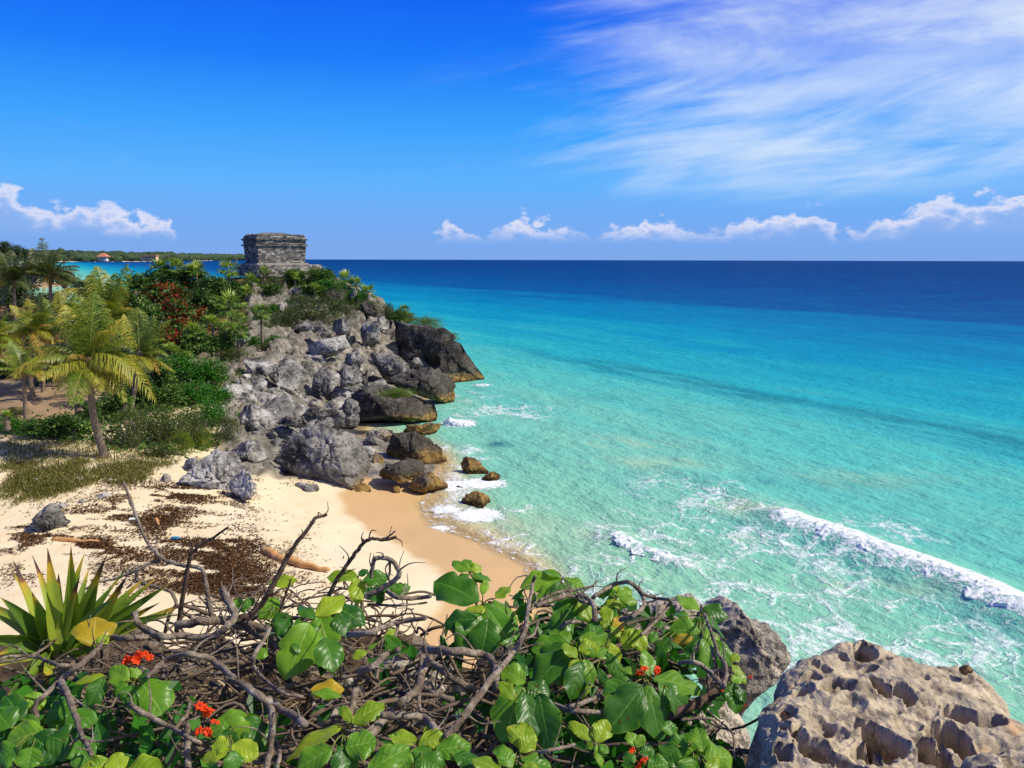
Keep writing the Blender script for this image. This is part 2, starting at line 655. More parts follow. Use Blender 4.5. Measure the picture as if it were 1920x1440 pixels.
for a in [(985, 1062, 0), (940, 1042, 0), (880, 1015, 0), (790, 985, 0), (772, 950, .0), (830, 915, -.1),
          (700, 905, .4), (740, 915, .18), (690, 880, .6), (770, 842, .35), (735, 826, .9), (690, 835, 1.2), (765, 885, .25), (800, 905, .05), (700, 1000, .45), (640, 960, .5), (600, 1000, .9), (500, 1000, 1.2), (400, 1050, 1.35), (300, 1000, 1.5), (100, 1050, 1.6), (0, 1100, 1.6), (0, 980, 1.75),
          (100, 930, 1.9), (300, 920, 1.7), (480, 930, 1.05), (620, 920, .55), (720, 930, .2), (0, 900, 2.1), (200, 880, 2.1), (195, 860, 2.2), (330, 870, 2.1),
          (100, 800, 2.6), (0, 820, 2.6), (30, 740, 3.1), (0, 715, 3.3), (150, 760, 3.0), (860, 1090, .45), (600, 1100, 1.1), (300, 1100, 1.5),
          (840, 850, -.3), (845, 790, -.6), (870, 745, -.9), (930, 725, -1.4),
          (1100, 1050, -.9), (1000, 960, -1.0), (950, 880, -1.2), (1000, 800, -1.8), (1300, 900, -2.2), (1300, 1200, -1.4), (1600, 1000, -2.5), (1800, 800, -4), (1000, 700, -3.5), (1200, 650, -5),
          (1500, 1400, -1.0), (1900, 1300, -2.0), (1040, 1110, -.3), (1130, 1170, -.45), (1250, 1260, -.6), (960, 1120, .25), (1350, 1400, -.7), (1000, 1250, -.2)]:
    gz(*a)
for a in [(430, 770, 50, -.5), (300, 790, 46, -.3), (330, 700, 55, -.8), (450, 690, 61, -.8), (550, 700, 63, -1.2), (520, 640, 71, -1.), (400, 640, 68, -1.2), (300, 640, 66, -1.5),
          (330, 570, 80, -1.2), (420, 550, 84, -.8), (500, 570, 83, -.9), (540, 525, 90, -.2), (600, 520, 92, -.2), (640, 560, 88, -.8), (700, 600, 85, -1), (760, 625, 84, -1.2),
          (810, 640, 84, -1.4), (460, 515, 93, -.2), (300, 540, 92, -1.0), (250, 560, 82, -1.0), (180, 620, 64, -1), (690, 562, 88, -.1), (735, 590, 87, -.2), (790, 612, 85, -.3), (830, 634, 83, -.6), (650, 530, 91, -.1), (600, 800, 50, -1.5), (700, 800, 56, -.5), (560, 760, 54, -1.2),
          (650, 730, 62, -1.6), (740, 720, 68, -.8), (500, 820, 46, -1.0), (800, 700, 80, -1.8), (780, 770, 62, -1.2), (700, 860, 46, -.3), (400, 840, 44.5, -.5), (230, 660, 57, -.8), (100, 640, 62, -.8), (20, 620, 66, -.8)]:
    gy(*a)
CTRL += [np.array(q, float) for q in [(-22, 106, 8), (-34, 104, 8.5), (-12, 104, 1), (-8, 92, -.5), (-3, 86, -2.5), (1, 82, -2.5), (-5, 100, -3), (-30, 118, 1), (-15, 116, -2), (-45, 118, 1.5), (-52, 100, 6), (-60, 80, 5.5),
         (-70, 120, 5), (-55, 130, -1), (-75, 150, -1), (-110, 150, 11), (-100, 118, 9), (-130, 130, 12), (-150, 190, 9), (-180, 220, 5), (-110, 200, -1), (-170, 280, -1.5), (-250, 400, 3), (-240, 420, -1),
         (-360, 640, .6), (-345, 650, -.5), (-450, 600, 4), (-600, 780, 5), (-600, 300, 9), (-300, 200, 9), (-85, 60, 4), (-100, 30, 3), (-60, 40, 3), (-45, 30, 2.0), (-600, 8, 9), (-250, 60, 8),
         (-30, 15, 2.2), (-10, 12, 2.4), (5, 12, -.5), (0, 20, -.2), (10, 20, -.2), (60, 10, -1.5), (80, 60, -5), (60, 130, -7), (0, 130, -5), (0, 250, -8), (-120, 330, -3), (-220, 620, -5), (80, 800, -14), (-100, 800, -12),
         (-30, 200, -6), (-80, 200, -3)]]
CT = np.array(CTRL)
_n = len(CT)
_D = np.hypot(CT[:, None, 0] - CT[None, :, 0], CT[:, None, 1] - CT[None, :, 1])
_A = np.zeros((_n + 3, _n + 3))
_A[:_n, :_n] = _D + np.eye(_n) * -0.9
_A[:_n, _n] = 1
_A[:_n, _n + 1] = CT[:, 0]
_A[:_n, _n + 2] = CT[:, 1]
_A[_n:, :_n] = _A[:_n, _n:].T
_W = np.linalg.solve(_A, np.concatenate([CT[:, 2], np.zeros(3)]))


def terr0(X, Y):
    X = np.asarray(X, float)
    Y = np.asarray(Y, float)
    sh = X.shape
    x, y = X.ravel(), Y.ravel()
    out = np.empty(len(x))
    for i in range(0, len(x), 40000):
        a, b = x[i:i + 40000], y[i:i + 40000]
        out[i:i + 40000] = np.hypot(a[:, None] - CT[None, :, 0], b[:, None] - CT[None, :, 1]) @ _W[:_n] + _W[_n] + _W[_n + 1] * a + _W[_n + 2] * b
    return out.reshape(sh)


def terr(X, Y):
    X = np.asarray(X, float)
    Y = np.asarray(Y, float)
    z = terr0(X, Y)
    q = np.stack([X.ravel() * 0.35, Y.ravel() * 0.35, np.zeros(X.size)], 1)
    nz = fbm(q, 4).reshape(X.shape)
    hill = np.clip((z - 2.3) / 2.5, 0, 1)
    q2 = q * 4.1
    return z + nz * (0.05 + 0.45 * hill) + fbm(q2, 3).reshape(X.shape) * (0.012 + 0.1 * hill)


def on_ground(x, y):
    """world points where the pixels' rays meet the terrain (first hit), nan if none"""
    x = np.atleast_1d(np.asarray(x, float))
    y = np.atleast_1d(np.asarray(y, float))
    d = ray(x, y)
    d = d / d[:, 1:2]
    hit = np.full(len(x), np.nan)
    prev = np.full(len(x), 16.0)
    for Y in np.concatenate([np.arange(17, 70, 0.8), np.arange(70, 130, 1.2)]):
        p = EYE + d * Y
        below = (p[:, 2] < terr0(p[:, 0], p[:, 1])) & np.isnan(hit)
        hit[below] = Y
        if not np.isnan(hit).any():
            break
    a = hit - 1.2
    b = hit.copy()
    for _ in range(8):
        m_ = (a + b) / 2
        p = EYE + d * m_[:, None]
        bl = p[:, 2] < terr0(p[:, 0], p[:, 1])
        b = np.where(bl, m_, b)
        a = np.where(bl, a, m_)
    return EYE + d * b[:, None]


gx = np.concatenate([np.linspace(-620, -82, 70), np.linspace(-80, 22, 420), np.linspace(24, 90, 16)])
gyv = np.concatenate([np.linspace(9, 112, 420), np.linspace(113, 300, 70), np.linspace(310, 810, 40)])
TX, TY = np.meshgrid(gx, gyv)
TZ = terr(TX, TY)
nx, ny = len(gx), len(gyv)
ii = (np.arange(ny - 1)[:, None] * nx + np.arange(nx - 1)[None, :]).ravel()
tq = np.stack([ii, ii + 1, ii + 1 + nx, ii + nx], 1)


def px_poly(pts, z=None):
    """image polygon laid on level ground of height z -> world xy polygon"""
    q = np.array([G(a, b, z) for a, b in pts])
    return q[:, :2]


# what the ground is made of: sand, soil under the bushes, bare rock
rock_zone = [(415, 830), (430, 870), (480, 885), (520, 890), (690, 890), (800, 900), (860, 800), (940, 730), (930, 700), (860, 620), (700, 560), (560, 520), (470, 540), (470, 640), (420, 720)]


def project(pts):
    v = np.asarray(pts, float) - EYE
    zc = v @ _f
    return 960 + FPX * (v @ _r) / zc, 720 - FPX * (v @ _u) / zc


flat = np.stack([TX.ravel(), TY.ravel(), TZ.ravel()], 1)
z0 = TZ.ravel()
X0, Y0 = TX.ravel(), TY.ravel()
soil = np.clip((z0 - 2.25) / 0.7, 0, 1)
rocky = np.clip((z0 - 2.6) / 1.5, 0, 1) * np.clip((X0 + 27.5) / 3.5, 0, 1)
rocky = np.maximum(rocky, np.clip((z0 - 0.9) / .6, 0, 1) * np.clip((X0 + 17.5) / 2, 0, 1) * np.clip((Y0 - 40) / 2, 0, 1))
pjx, pjy = project(flat)
in_r = in_poly(pjx, pjy, rock_zone) & (Y0 < 110)
rocky = np.maximum(rocky, np.clip(1 - seg_dist(pjx, pjy, rock_zone, True) / 10, 0, 1) * (Y0 > 38) * (Y0 < 110))
rocky[in_r] = 1
rocky *= np.clip((z0 + 0.3) / .3, 0, 1)
path_poly = px_poly([(-400, 716), (165, 738), (160, 765), (60, 790), (0, 795), (-400, 790)], 3.0)
pathm = np.clip(1.2 - seg_dist(X0, Y0, path_poly, True) / 0.8, 0, 1)
pathm[in_poly(X0, Y0, path_poly)] = 1
soil = soil * (1 - pathm)
far = np.clip((Y0 - 300) / 150, 0, 1) * (z0 < 0.6)
soil = np.maximum(soil, (Y0 > 120) * np.clip((z0 - .7) / .4, 0, 1))
soil = soil * (1 - far)

m, t, out = new_mat('beach_and_hill_ground')
p = pos(t)
x_, y_, z_ = t.sep(p)
ns = t.noise(p, 0.55, 5, 0.6)
nf = t.noise(p, 14, 4, 0.7)
dry = t.mix(t.smooth(ns, 0.35, 0.75), rgb(238, 220, 182), rgb(230, 206, 162))
dry = t.mix(t.m('MULTIPLY', t.smooth(nf, 0.55, 0.75), 0.25), dry, rgb(196, 160, 116))
wetc = rgb(210, 172, 120)
zw = t.m('ADD', z_, t.m('MULTIPLY', t.m('SUBTRACT', ns, 0.5), 0.10))
wetf = t.smooth(zw, 0.55, 0.44)
sandc = t.mix(wetf, dry, wetc)
sandc = t.mix(t.smooth(z_, 0.10, -0.05), sandc, rgb(206, 172, 118))
soilc = t.mix(t.smooth(ns, 0.35, 0.65), rgb(120, 96, 64), rgb(74, 62, 40))
rockc = t.ramp(t.noise(p, 1.4, 6, 0.7), [(0.3, rgb(66, 62, 56)), (0.5, rgb(122, 116, 104)), (0.7, rgb(176, 166, 150))])
pathc = t.mix(nf, rgb(176, 148, 112), rgb(142, 118, 90))
c = t.mix(t.attr('soil'), sandc, soilc)
c = t.mix(t.attr('path'), c, pathc)
c = t.mix(t.attr('rocky'), c, rockc)
foot = t.voro(t.vm('MULTIPLY', p, (1, 1, 0)), 1.7, 'SMOOTH_F1')
hgt = t.m('ADD', t.m('MULTIPLY', nf, 0.3), t.m('MULTIPLY', t.m('MULTIPLY', foot, 0.8), t.smooth(zw, 0.5, 0.9)))
rough = t.m('SUBTRACT', 0.95, t.m('MULTIPLY', wetf, 0.35))
principled(t, out, c, rough, t.bump(hgt, 0.75, 0.08), 0.25)
M['ground'] = m
cell = (rocky > 0.02) & (Y0 < 110)
qc = flat[cell]
wq_ = qc * np.array([.42, .42, .8]) + .5 * fbm(qc * .5, 3)[:, None]
d1, d2, idc = worley(wq_)
e1_, e2_, ide = worley(qc * np.array([1.1, 1.1, 1.6]) + .4 * fbm(qc * 1.3, 2)[:, None])
flat[cell, 2] += rocky[cell] * ((_feat[idc, 0] - .35) * 1.5 - .5 * np.clip(1 - (d2 - d1) / .14, 0, 1) + (_feat[ide, 1] - .5) * .5 - .22 * np.clip(1 - (e2_ - e1_) / .16, 0, 1) + .12 * ridged(qc * 1.6, 3)) * np.clip((z0[cell] - .3) / 1.5, 0, 1)
ground = mesh('ground', flat, tq, M['ground'], attrs={'soil': soil, 'rocky': rocky, 'path': pathm})
tag(ground, kind='structure')

# ------------------------------------------------------------------ water
ang = np.concatenate([np.linspace(-80, -38, 20), np.linspace(-37, 38, 520), np.linspace(39, 80, 20)]) * math.pi / 180
dist = np.concatenate([np.geomspace(13, 120, 520), np.geomspace(121, 60000, 170)])
AA, DD = np.meshgrid(ang, dist)
WX, WY = DD * np.sin(AA), DD * np.cos(AA)
sx, sy = 0.857, 0.515
SS = sx * WX + sy * WY                    # distance out from the shore line
LL = -sy * WX + sx * WY                   # along the shore
tz = terr0(WX, WY)
tz[DD > 400] = -10
tz[(DD > 150) & (tz > -1) & (WX > -30)] = -6
lowm = np.clip(1 - DD / 160, 0, 1)
q = np.stack([SS.ravel() * 0.16, LL.ravel() * 0.045, np.zeros(SS.size)], 1)
swell = fbm(q, 2).reshape(SS.shape) * 0.16
chop = fbm(np.stack([WX.ravel() * 0.8, WY.ravel() * 0.8, np.ones(SS.size)], 1), 3).reshape(SS.shape) * 0.045
damp = np.clip(-tz / 1.2, 0, 1)
WZ = (swell + chop) * lowm * damp


def wpt(x, y):
    return G(x, y, 0.0)[:2]


# breaking waves: crest lines traced on the sea plane
crest_a = np.array([wpt(*a) for a in [(1478, 985), (1530, 1000), (1590, 1020), (1650, 1045), (1720, 1068), (1800, 1098), (1880, 1135), (1960, 1178)]])
crest_b = np.array([wpt(*a) for a in [(1155, 1008), (1185, 1026), (1230, 1044), (1290, 1062), (1360, 1082), (1430, 1104), (1500, 1128)]])
crest_c = np.array([wpt(*a) for a in [(1260, 885), (1330, 900), (1400, 935), (1470, 965)]])
solid = np.zeros(SS.shape)
lace = np.zeros(SS.shape)


def bump_line(line, hgt, wid, solid_k, back=1.0):
    """raise the water along a crest and whiten it"""
    global WZ, solid
    d = seg_dist(WX, WY, line)
    # seaward side slope longer than landward side
    WZ = WZ + hgt * np.exp(-(d / wid) ** 2)
    solid = np.maximum(solid, solid_k * np.exp(-(d / (wid * 1.1)) ** 2))


bump_line(crest_a, 0.60, 1.4, 0.72)
solid = np.maximum(solid, .50 * np.exp(-(seg_dist(WX, WY, crest_a) / 2.6) ** 2))
bump_line(crest_b[:4], 0.22, 0.7, 0.66)
bump_line(crest_b, 0.1, 0.9, 0.40)
bump_line(crest_c, 0.22, 1.2, 0.12)


def blob(x, y, rx, ry, k, arr, p_=1.0):
    c_ = wpt(x, y)
    ex = np.linalg.norm(wpt(x + rx, y) - c_)
    ey = np.linalg.norm(wpt(x, y - ry) - c_)
    rr = ((WX - c_[0]) / ex) ** 2 + ((WY - c_[1]) / ey) ** 2
    return np.maximum(arr, k * np.exp(-rr ** p_))


for b in [(860, 793, 42, 9, 1.0), (895, 965, 62, 17, 1.0), (905, 905, 60, 14, .95), (850, 910, 45, 18, .85), (835, 955, 40, 12, .9), (845, 742, 25, 8, .6), (875, 752, 45, 9, .5),
          (905, 722, 30, 5, .7), (945, 703, 28, 3, .5), (835, 838, 22, 10, .6), (825, 990, 40, 14, .75), (960, 1035, 30, 10, .5), (1340, 897, 28, 4, .5), (860, 940, 60, 14, .6)]:
    solid = blob(*b, solid)
for b in [(940, 772, 110, 16, .85), (880, 850, 60, 30, .45), (920, 1000, 110, 34, .75), (1000, 955, 70, 12, .6), (1300, 930, 130, 45, .62), (1420, 1000, 170, 60, .85), (1240, 1040, 170, 60, .8),
          (1500, 1160, 300, 75, 1.0), (1650, 1240, 260, 70, .9), (1100, 1090, 170, 50, .7), (1850, 1240, 160, 90, .75), (1640, 990, 130, 22, .8), (1700, 1005, 120, 16, .7), (1330, 1130, 180, 60, .9),
          (1590, 1060, 160, 40, .8), (1180, 990, 120, 45, .5), (900, 740, 60, 10, .5)]:
    lace = blob(*b, lace)
shal = np.clip(np.exp(tz / 0.42), 0, 1)
shal[(WX < -30)] *= 0.0
# swash at the sand's edge
edge = np.exp(-((tz + 0.06) / 0.05) ** 2) * (WY < 46) * (WX > -9)
solid = np.maximum(solid, 0.52 * edge)
lace = np.maximum(lace, 0.8 * np.exp(-((tz + 0.25) / 0.18) ** 2) * (WY < 46))
grass_bed = np.zeros(SS.shape)
for b in [(932, 833, 28, 5, .8), (1390, 770, 60, 8, .35), (1130, 745, 70, 7, .3), (1250, 770, 40, 6, .25), (1420, 905, 60, 10, .3), (1650, 905, 160, 10, .25)]:
    grass_bed = blob(*b, grass_bed)
milky = np.zeros(SS.shape)
for b in [(1170, 830, 120, 14, .5), (1240, 870, 120, 16, .55), (1400, 955, 60, 16, .8), (1450, 970, 40, 14, .8), (960, 985, 90, 25, .8), (1600, 1095, 60, 12, .5), (1380, 1010, 40, 8, .7), (1620, 895, 120, 14, .45), (1110, 1000, 60, 22, .5), (1700, 1110, 120, 14, .4)]:
    milky = blob(*b, milky)

nxw, nyw = len(ang), len(dist)
ii = (np.arange(nyw - 1)[:, None] * nxw + np.arange(nxw - 1)[None, :]).ravel()
wq = np.stack([ii, ii + 1, ii + 1 + nxw, ii + nxw], 1)

m, t, out = new_mat('sea_water')
p = pos(t)
s = t.vm('DOT_PRODUCT', p, (sx, sy, 0))
l = t.vm('DOT_PRODUCT', p, (-sy, sx, 0))
sl_ = t.comb(t.m('MULTIPLY', s, 0.05), t.m('MULTIPLY', l, 0.011), 0)
wob = t.noise(sl_, 1.0, 5, 0.6)
wob2 = t.noise(sl_, 5.0, 4, 0.6)
bays = t.m('MULTIPLY', t.smooth(t.sep(p)[0], -60, -140), 110)
s2 = t.m('ADD', s, t.m('ADD', t.m('MULTIPLY', t.m('SUBTRACT', wob, 0.5), t.smooth(s, 20, 110, 30, 95)), t.m('MULTIPLY', t.m('SUBTRACT', wob2, 0.5), t.smooth(s, 20, 110, 14, 46))))
s2 = t.m('ADD', s2, t.m('MULTIPLY', bays, 0.0))
K = 0.80
lg = t.m('DIVIDE', t.m('LOGARITHM', t.m('MAXIMUM', s2, 10.0), 10.0), 3.0)     # 10 m -> .333, 1000 m -> 1


def sp(v):
    return math.log10(v) / 3


wc = t.ramp(lg, [(sp(11), rgb(168, 216, 174, K)), (sp(22), rgb(146, 216, 184, K)), (sp(32), rgb(126, 212, 190, K)), (sp(45), rgb(94, 206, 196, K)), (sp(60), rgb(50, 188, 198, K)), (sp(88), rgb(12, 160, 194, K)),
                 (sp(112), rgb(6, 142, 188, K)), (sp(140), rgb(4, 124, 180, K)), (sp(168), rgb(6, 92, 160, K)), (sp(300), rgb(6, 72, 146, K)), (sp(800), rgb(4, 60, 134, K))])
reef = t.m('MULTIPLY', t.smooth(t.m('ABSOLUTE', t.m('SUBTRACT', t.m('ADD', s, t.m('MULTIPLY', t.m('SUBTRACT', wob2, 0.5), 9)), 56)), 4.5, 0.8), t.smooth(t.noise(sl_, 9, 4, 0.6), 0.30, 0.58))
reef = t.m('MULTIPLY', reef, t.smooth(t.sep(p)[0], -8, 12))
wc = t.mix(t.m('MULTIPLY', reef, 0.62), wc, rgb(22, 108, 128))
wc = t.mix(t.m('MULTIPLY', t.attr('bed'), t.smooth(wob2, 0.2, 0.7)), wc, rgb(28, 104, 116))
rip = t.m('ADD', t.m('MULTIPLY', t.noise(t.comb(t.m('MULTIPLY', s, 0.42), t.m('MULTIPLY', l, 0.30), 0), 1.0, 5, 0.7), .5), t.m('MULTIPLY', t.noise(t.comb(t.m('MULTIPLY', s, 0.07), t.m('MULTIPLY', l, 0.045), 3), 1.0, 5, 0.7), .5))
wc = t.mix(t.m('MULTIPLY', t.smooth(rip, 0.46, 0.62), t.smooth(s, 30, 110, 0.12, 0.50)), wc, t.mix(0.5, wc, rgb(14, 130, 160)))  # ripple streaks painted into the colour, standing in for reflections on the slopes
wc = t.mix(t.m('MULTIPLY', t.attr('milky'), t.smooth(t.noise(sl_, 14, 5, 0.6), 0.34, 0.6)), wc, rgb(190, 212, 172, .85))
shalf = t.attr('shallow')
wc = t.mix(t.smooth(shalf, 0.18, 0.75), wc, rgb(222, 196, 142, .85))
# foam: solid white water and lace
warp = t.vm('SCALE', t.vm('SUBTRACT', t.noise(p, 0.5, 4, 0.6, color=True), (0.5, 0.5, 0.5)), 2.4)
pw = t.vm('MULTIPLY', t.vm('ADD', p, warp), (1, 1, 0))
slw = t.vm('MULTIPLY', pw, (1.0, 0.82, 0))
e1 = t.voro(slw, 0.62, 'DISTANCE_TO_EDGE')
e2 = t.voro(t.vm('ADD', slw, (3.3, 1.7, 0)), 1.5, 'DISTANCE_TO_EDGE')
lm = t.attr('lace')
lmn = t.m('MULTIPLY', lm, t.smooth(t.noise(p, 0.33, 4, 0.6), 0.36, 0.62, 0.05, 1.25))
f1 = t.smooth(t.m('SUBTRACT', t.m('MULTIPLY', lmn, 0.17), e1), -0.025, 0.09)
f2 = t.smooth(t.m('SUBTRACT', t.m('MULTIPLY', lmn, 0.15), e2), -0.02, 0.10)
br = t.noise(p, 3.2, 5, 0.7)
fl = t.m('MULTIPLY', t.m('MAXIMUM', f1, t.m('MULTIPLY', f2, 0.75)), t.smooth(br, 0.33, 0.62, 0.15, 1.0))
fl = t.m('MULTIPLY', fl, t.smooth(lm, 0.10, 0.45))
sf = t.attr('solid')
fs = t.smooth(t.m('ADD', sf, t.m('MULTIPLY', t.m('SUBTRACT', br, 0.5), 1.3)), 0.42, 0.72)
fs = t.m('MULTIPLY', fs, t.smooth(sf, 0.05, 0.25))
foam = t.m('MAXIMUM', t.m('MULTIPLY', fl, 0.82), fs)
# small whitecaps far out
cap = t.m('MULTIPLY', t.smooth(t.noise(t.comb(t.m('MULTIPLY', s, 0.35), t.m('MULTIPLY', l, 0.06), 2.0), 1.0, 3, 0.6), 0.80, 0.86), t.smooth(s, 60, 90))
foam = t.m('MAXIMUM', foam, t.m('MULTIPLY', cap, 0.7))
wc = t.mix(foam, wc, rgb(246, 250, 250))
b1 = t.noise(t.comb(t.m('MULTIPLY', s, 1.3), t.m('MULTIPLY', l, 0.95), 0), 1.0, 5, 0.62)
b2 = t.noise(t.comb(t.m('MULTIPLY', s, 0.22), t.m('MULTIPLY', l, 0.12), 5), 1.0, 5, 0.65)
b3 = t.noise(p, 5.5, 3, 0.6)
hh = t.m('ADD', t.m('ADD', t.m('MULTIPLY', b1, 0.5), t.m('MULTIPLY', b2, 2.2)), t.m('MULTIPLY', b3, 0.12))
hh = t.m('ADD', hh, t.m('MULTIPLY', foam, 0.22))
nrm = t.bump(hh, 0.55, 0.8)
bs = t.node('ShaderNodeBsdfPrincipled')
t.put(bs.inputs['Base Color'], wc)
t.put(bs.inputs['Roughness'], t.m('ADD', 0.24, t.m('MULTIPLY', foam, 0.6)))
bs.inputs['Specular IOR Level'].default_value = 0.0
bs.inputs['IOR'].default_value = 1.33
t.l.new(nrm, bs.inputs['Normal'])
tp = t.node('ShaderNodeBsdfTransparent')
ms = t.node('ShaderNodeMixShader')
clear = t.m('MULTIPLY', t.smooth(shalf, 0.55, 0.98), t.m('SUBTRACT', 1.0, foam))
t.put(ms.inputs[0], t.m('MULTIPLY', clear, 0.9))
gl = t.node('ShaderNodeBsdfGlossy')
gl.inputs['Roughness'].default_value = 0.12
t.l.new(nrm, gl.inputs['Normal'])
mg = t.node('ShaderNodeMixShader')
t.put(mg.inputs[0], t.m('MULTIPLY', 0.055, t.m('SUBTRACT', 1.0, foam)))
t.l.new(bs.outputs[0], mg.inputs[1])
t.l.new(gl.outputs[0], mg.inputs[2])
t.l.new(mg.outputs[0], ms.inputs[1])
t.l.new(tp.outputs[0], ms.inputs[2])
t.l.new(ms.outputs[0], out.inputs[0])
M['water'] = m
sea = mesh('sea', np.stack([WX.ravel(), WY.ravel(), WZ.ravel()], 1), wq, M['water'],
           attrs={'solid': solid.ravel(), 'lace': lace.ravel(), 'shallow': shal.ravel(), 'bed': grass_bed.ravel(), 'milky': milky.ravel()})
tag(sea, kind='structure')

# white water tumbling off each crest: billowing rolls of foam with real thickness
m, t, out = new_mat('white_water')
p = pos(t)
nn = t.noise(p, 5, 5, 0.7)
b = principled(t, out, t.ramp(nn, [(0.3, rgb(214, 230, 232)), (0.6, rgb(250, 252, 252))]), 0.8, t.bump(t.noise(p, 9, 5, 0.7), 0.7, 0.12), 0.1)
t.put(b.inputs['Alpha'], t.smooth(t.m('ADD', t.attr('body'), t.m('MULTIPLY', t.m('SUBTRACT', t.noise(p, 2.2, 7, 0.78), 0.5), 1.9)), 0.22, 0.62))
M['foam'] = m


def foam_roll(line, rad, hgt, seed, taper=0.25, skirt=1.6):
    pth = crom(np.c_[line, np.zeros(len(line))], 40)
    n, k = len(pth), 34
    tan = np.gradient(pth, axis=0)
    tan /= np.linalg.norm(tan, axis=1)[:, None]
    side = np.stack([tan[:, 1], -tan[:, 0], np.zeros(n)], 1)
    u = np.linspace(0, 1, n)
    env_ = np.clip(np.minimum(u / taper, (1 - u) / 0.05), 0, 1) ** 0.6
    env_ *= 0.88 + 0.22 * perlin(np.stack([u * len(line) * 1.3, np.full(n, seed), np.zeros(n)], 1))
    a = np.linspace(-1, 1, k)
    V = np.zeros((n, k, 3))
    prof = np.sqrt(np.clip(1 - a ** 2, 0, 1))
    V[:] = pth[:, None, :] + side[:, None, :] * (a[None, :, None] * rad * env_[:, None, None] * np.where(a < 0, 1.0, skirt)[None, :, None])
    V[:, :, 2] += prof[None] * hgt * env_[:, None] - 0.12 + 0.25 * env_[:, None]
    pts_ = V.reshape(-1, 3)
    w1, _, _ = worley(pts_ * 2.6 + seed)
    w2, _, _ = worley(pts_ * 6.5 + seed)
    w3, _, _ = worley(pts_ * 15 + seed)
    dsp = (0.5 - w1) * 0.20 + (0.5 - w2) * 0.16 + (0.5 - w3) * 0.07 + fbm(pts_ * 0.8 + seed, 3) * 0.14
    pr = np.repeat(prof[None], n, 0).ravel()
    ev = np.repeat(env_[:, None], k, 1).ravel()
    pts_[:, 2] += dsp * (0.25 + 0.75 * pr) * ev
    pts_ += np.repeat(side, k, 0) * (fbm(pts_ * 1.7 + seed + 5, 3) * 0.28 * ev)[:, None]
    i_ = (np.arange(n - 1)[:, None] * k + np.arange(k - 1)[None, :]).ravel()
    return pts_, np.stack([i_, i_ + 1, i_ + 1 + k, i_ + k], 1), np.clip(pr * ev * 1.25, 0, 1)


bg_ = Bag()
bg_.add(*foam_roll(crest_a, 0.86, 0.50, 3.0, 0.07))
bg_.add(*foam_roll(crest_b[:4], 0.46, 0.12, 8.0, 0.12))
for cx_, cy_, rr_, hh_ in [(844, 796, .5, .5), (853, 797, .6, .34), (866, 798, .6, .22), (880, 798, .5, .14)]:
    v, f = ico(5)
    q3 = G(cx_, cy_, 0.0)
    v = v * np.array([rr_, rr_ * .7, hh_])
    w1, _, _ = worley((v + q3) * 4.0)
    w2, _, _ = worley((v + q3) * 11.0)
    v = v * (1 + .45 * (.5 - w1) + .3 * (.5 - w2))[:, None]
    bg_.add(v + q3, f, np.clip(1.1 - w2 * .9, 0, 1))
surf = bg_.build('sea_foam', M['foam'], attr='body')
tag(surf, kind='stuff')

# ------------------------------------------------------------------ far coast
FY = 4200.0


def far_pt(x, Y, z=0.0):
    return np.array([(x - 960) / FPX * Y * 1.012, Y, z])


line = []
for x, Y in [(-260, 2300), (-100, 2600), (40, 2900), (150, 3100), (230, 3300), (300, 3500), (345, 4300), (380, 5200), (420, 6500), (462, 8500)]:
    line.append((x, Y))
fx = np.interp(np.linspace(0, 1, 160), np.linspace(0, 1, len(line)), [a for a, b in line])
fyy = np.interp(np.linspace(0, 1, 160), np.linspace(0, 1, len(line)), [b for a, b in line])
rows = []
for k, (off, z) in enumerate([(0, -0.5), (25, 2.0), (70, 4.0), (140, 5), (900, 8), (1500, 0)]):
    rows.append(np.stack([(fx - 960) / FPX * (fyy) * 1.012 - off * 0.25, fyy + off, np.full(160, z)], 1))
V = np.vstack(rows)
i_ = (np.arange(5)[:, None] * 160 + np.arange(159)[None, :]).ravel()
m, t, out = new_mat('far_white_sand')
principled(t, out, t.mix(t.noise(pos(t), 0.02, 3), rgb(236, 226, 204), rgb(214, 200, 172)), 0.9)
M['far_sand'] = m
tag(mesh('far_beach', V, np.stack([i_, i_ + 1, i_ + 161, i_ + 160], 1), M['far_sand']), kind='structure')
# far forest: many leafy tufts on the land behind the sand, one far-off mass
bg_ = Bag()
iv, jf = ico(2)
for k in range(1500):
    u = RNG.random() ** 0.8
    j = u * 159
    x = np.interp(j, np.arange(160), fx)
    Y = np.interp(j, np.arange(160), fyy)
    back = 45 + 380 * RNG.random() ** 1.4
    s_ = RNG.uniform(11, 24) * (1 + 0.15 * Y / 4000)
    hmax = np.interp(x, [-200, 60, 160, 230, 300, 340, 380, 462], [46, 40, 33, 30, 30, 24, 22, 22]) * (Y / 3200)
    zc = RNG.uniform(0.25, 0.78) * hmax * (0.6 + 0.4 * min(1, back / 150))
    v = iv * np.array([s_ * 1.5, s_, s_ * 0.8])
    v = v + fbm(v * 0.09 + k, 2)[:, None] * iv * s_ * 0.5
    bg_.add(v + np.array([(x - 960) / FPX * Y * 1.012 - back * 0.25, Y + back, zc]), jf, RNG.random())
m, t, out = new_mat('far_forest_green')
p = pos(t)
principled(t, out, t.ramp(t.noise(p, 0.09, 5, 0.7), [(0.35, rgb(44, 66, 50)), (0.65, rgb(92, 108, 74))]), 0.9, t.bump(t.noise(p, 0.12, 4, 0.7), 0.9, 12), 0.1)
M['far_forest'] = m
tag(bg_.build('far_forest', M['far_forest']), kind='stuff')

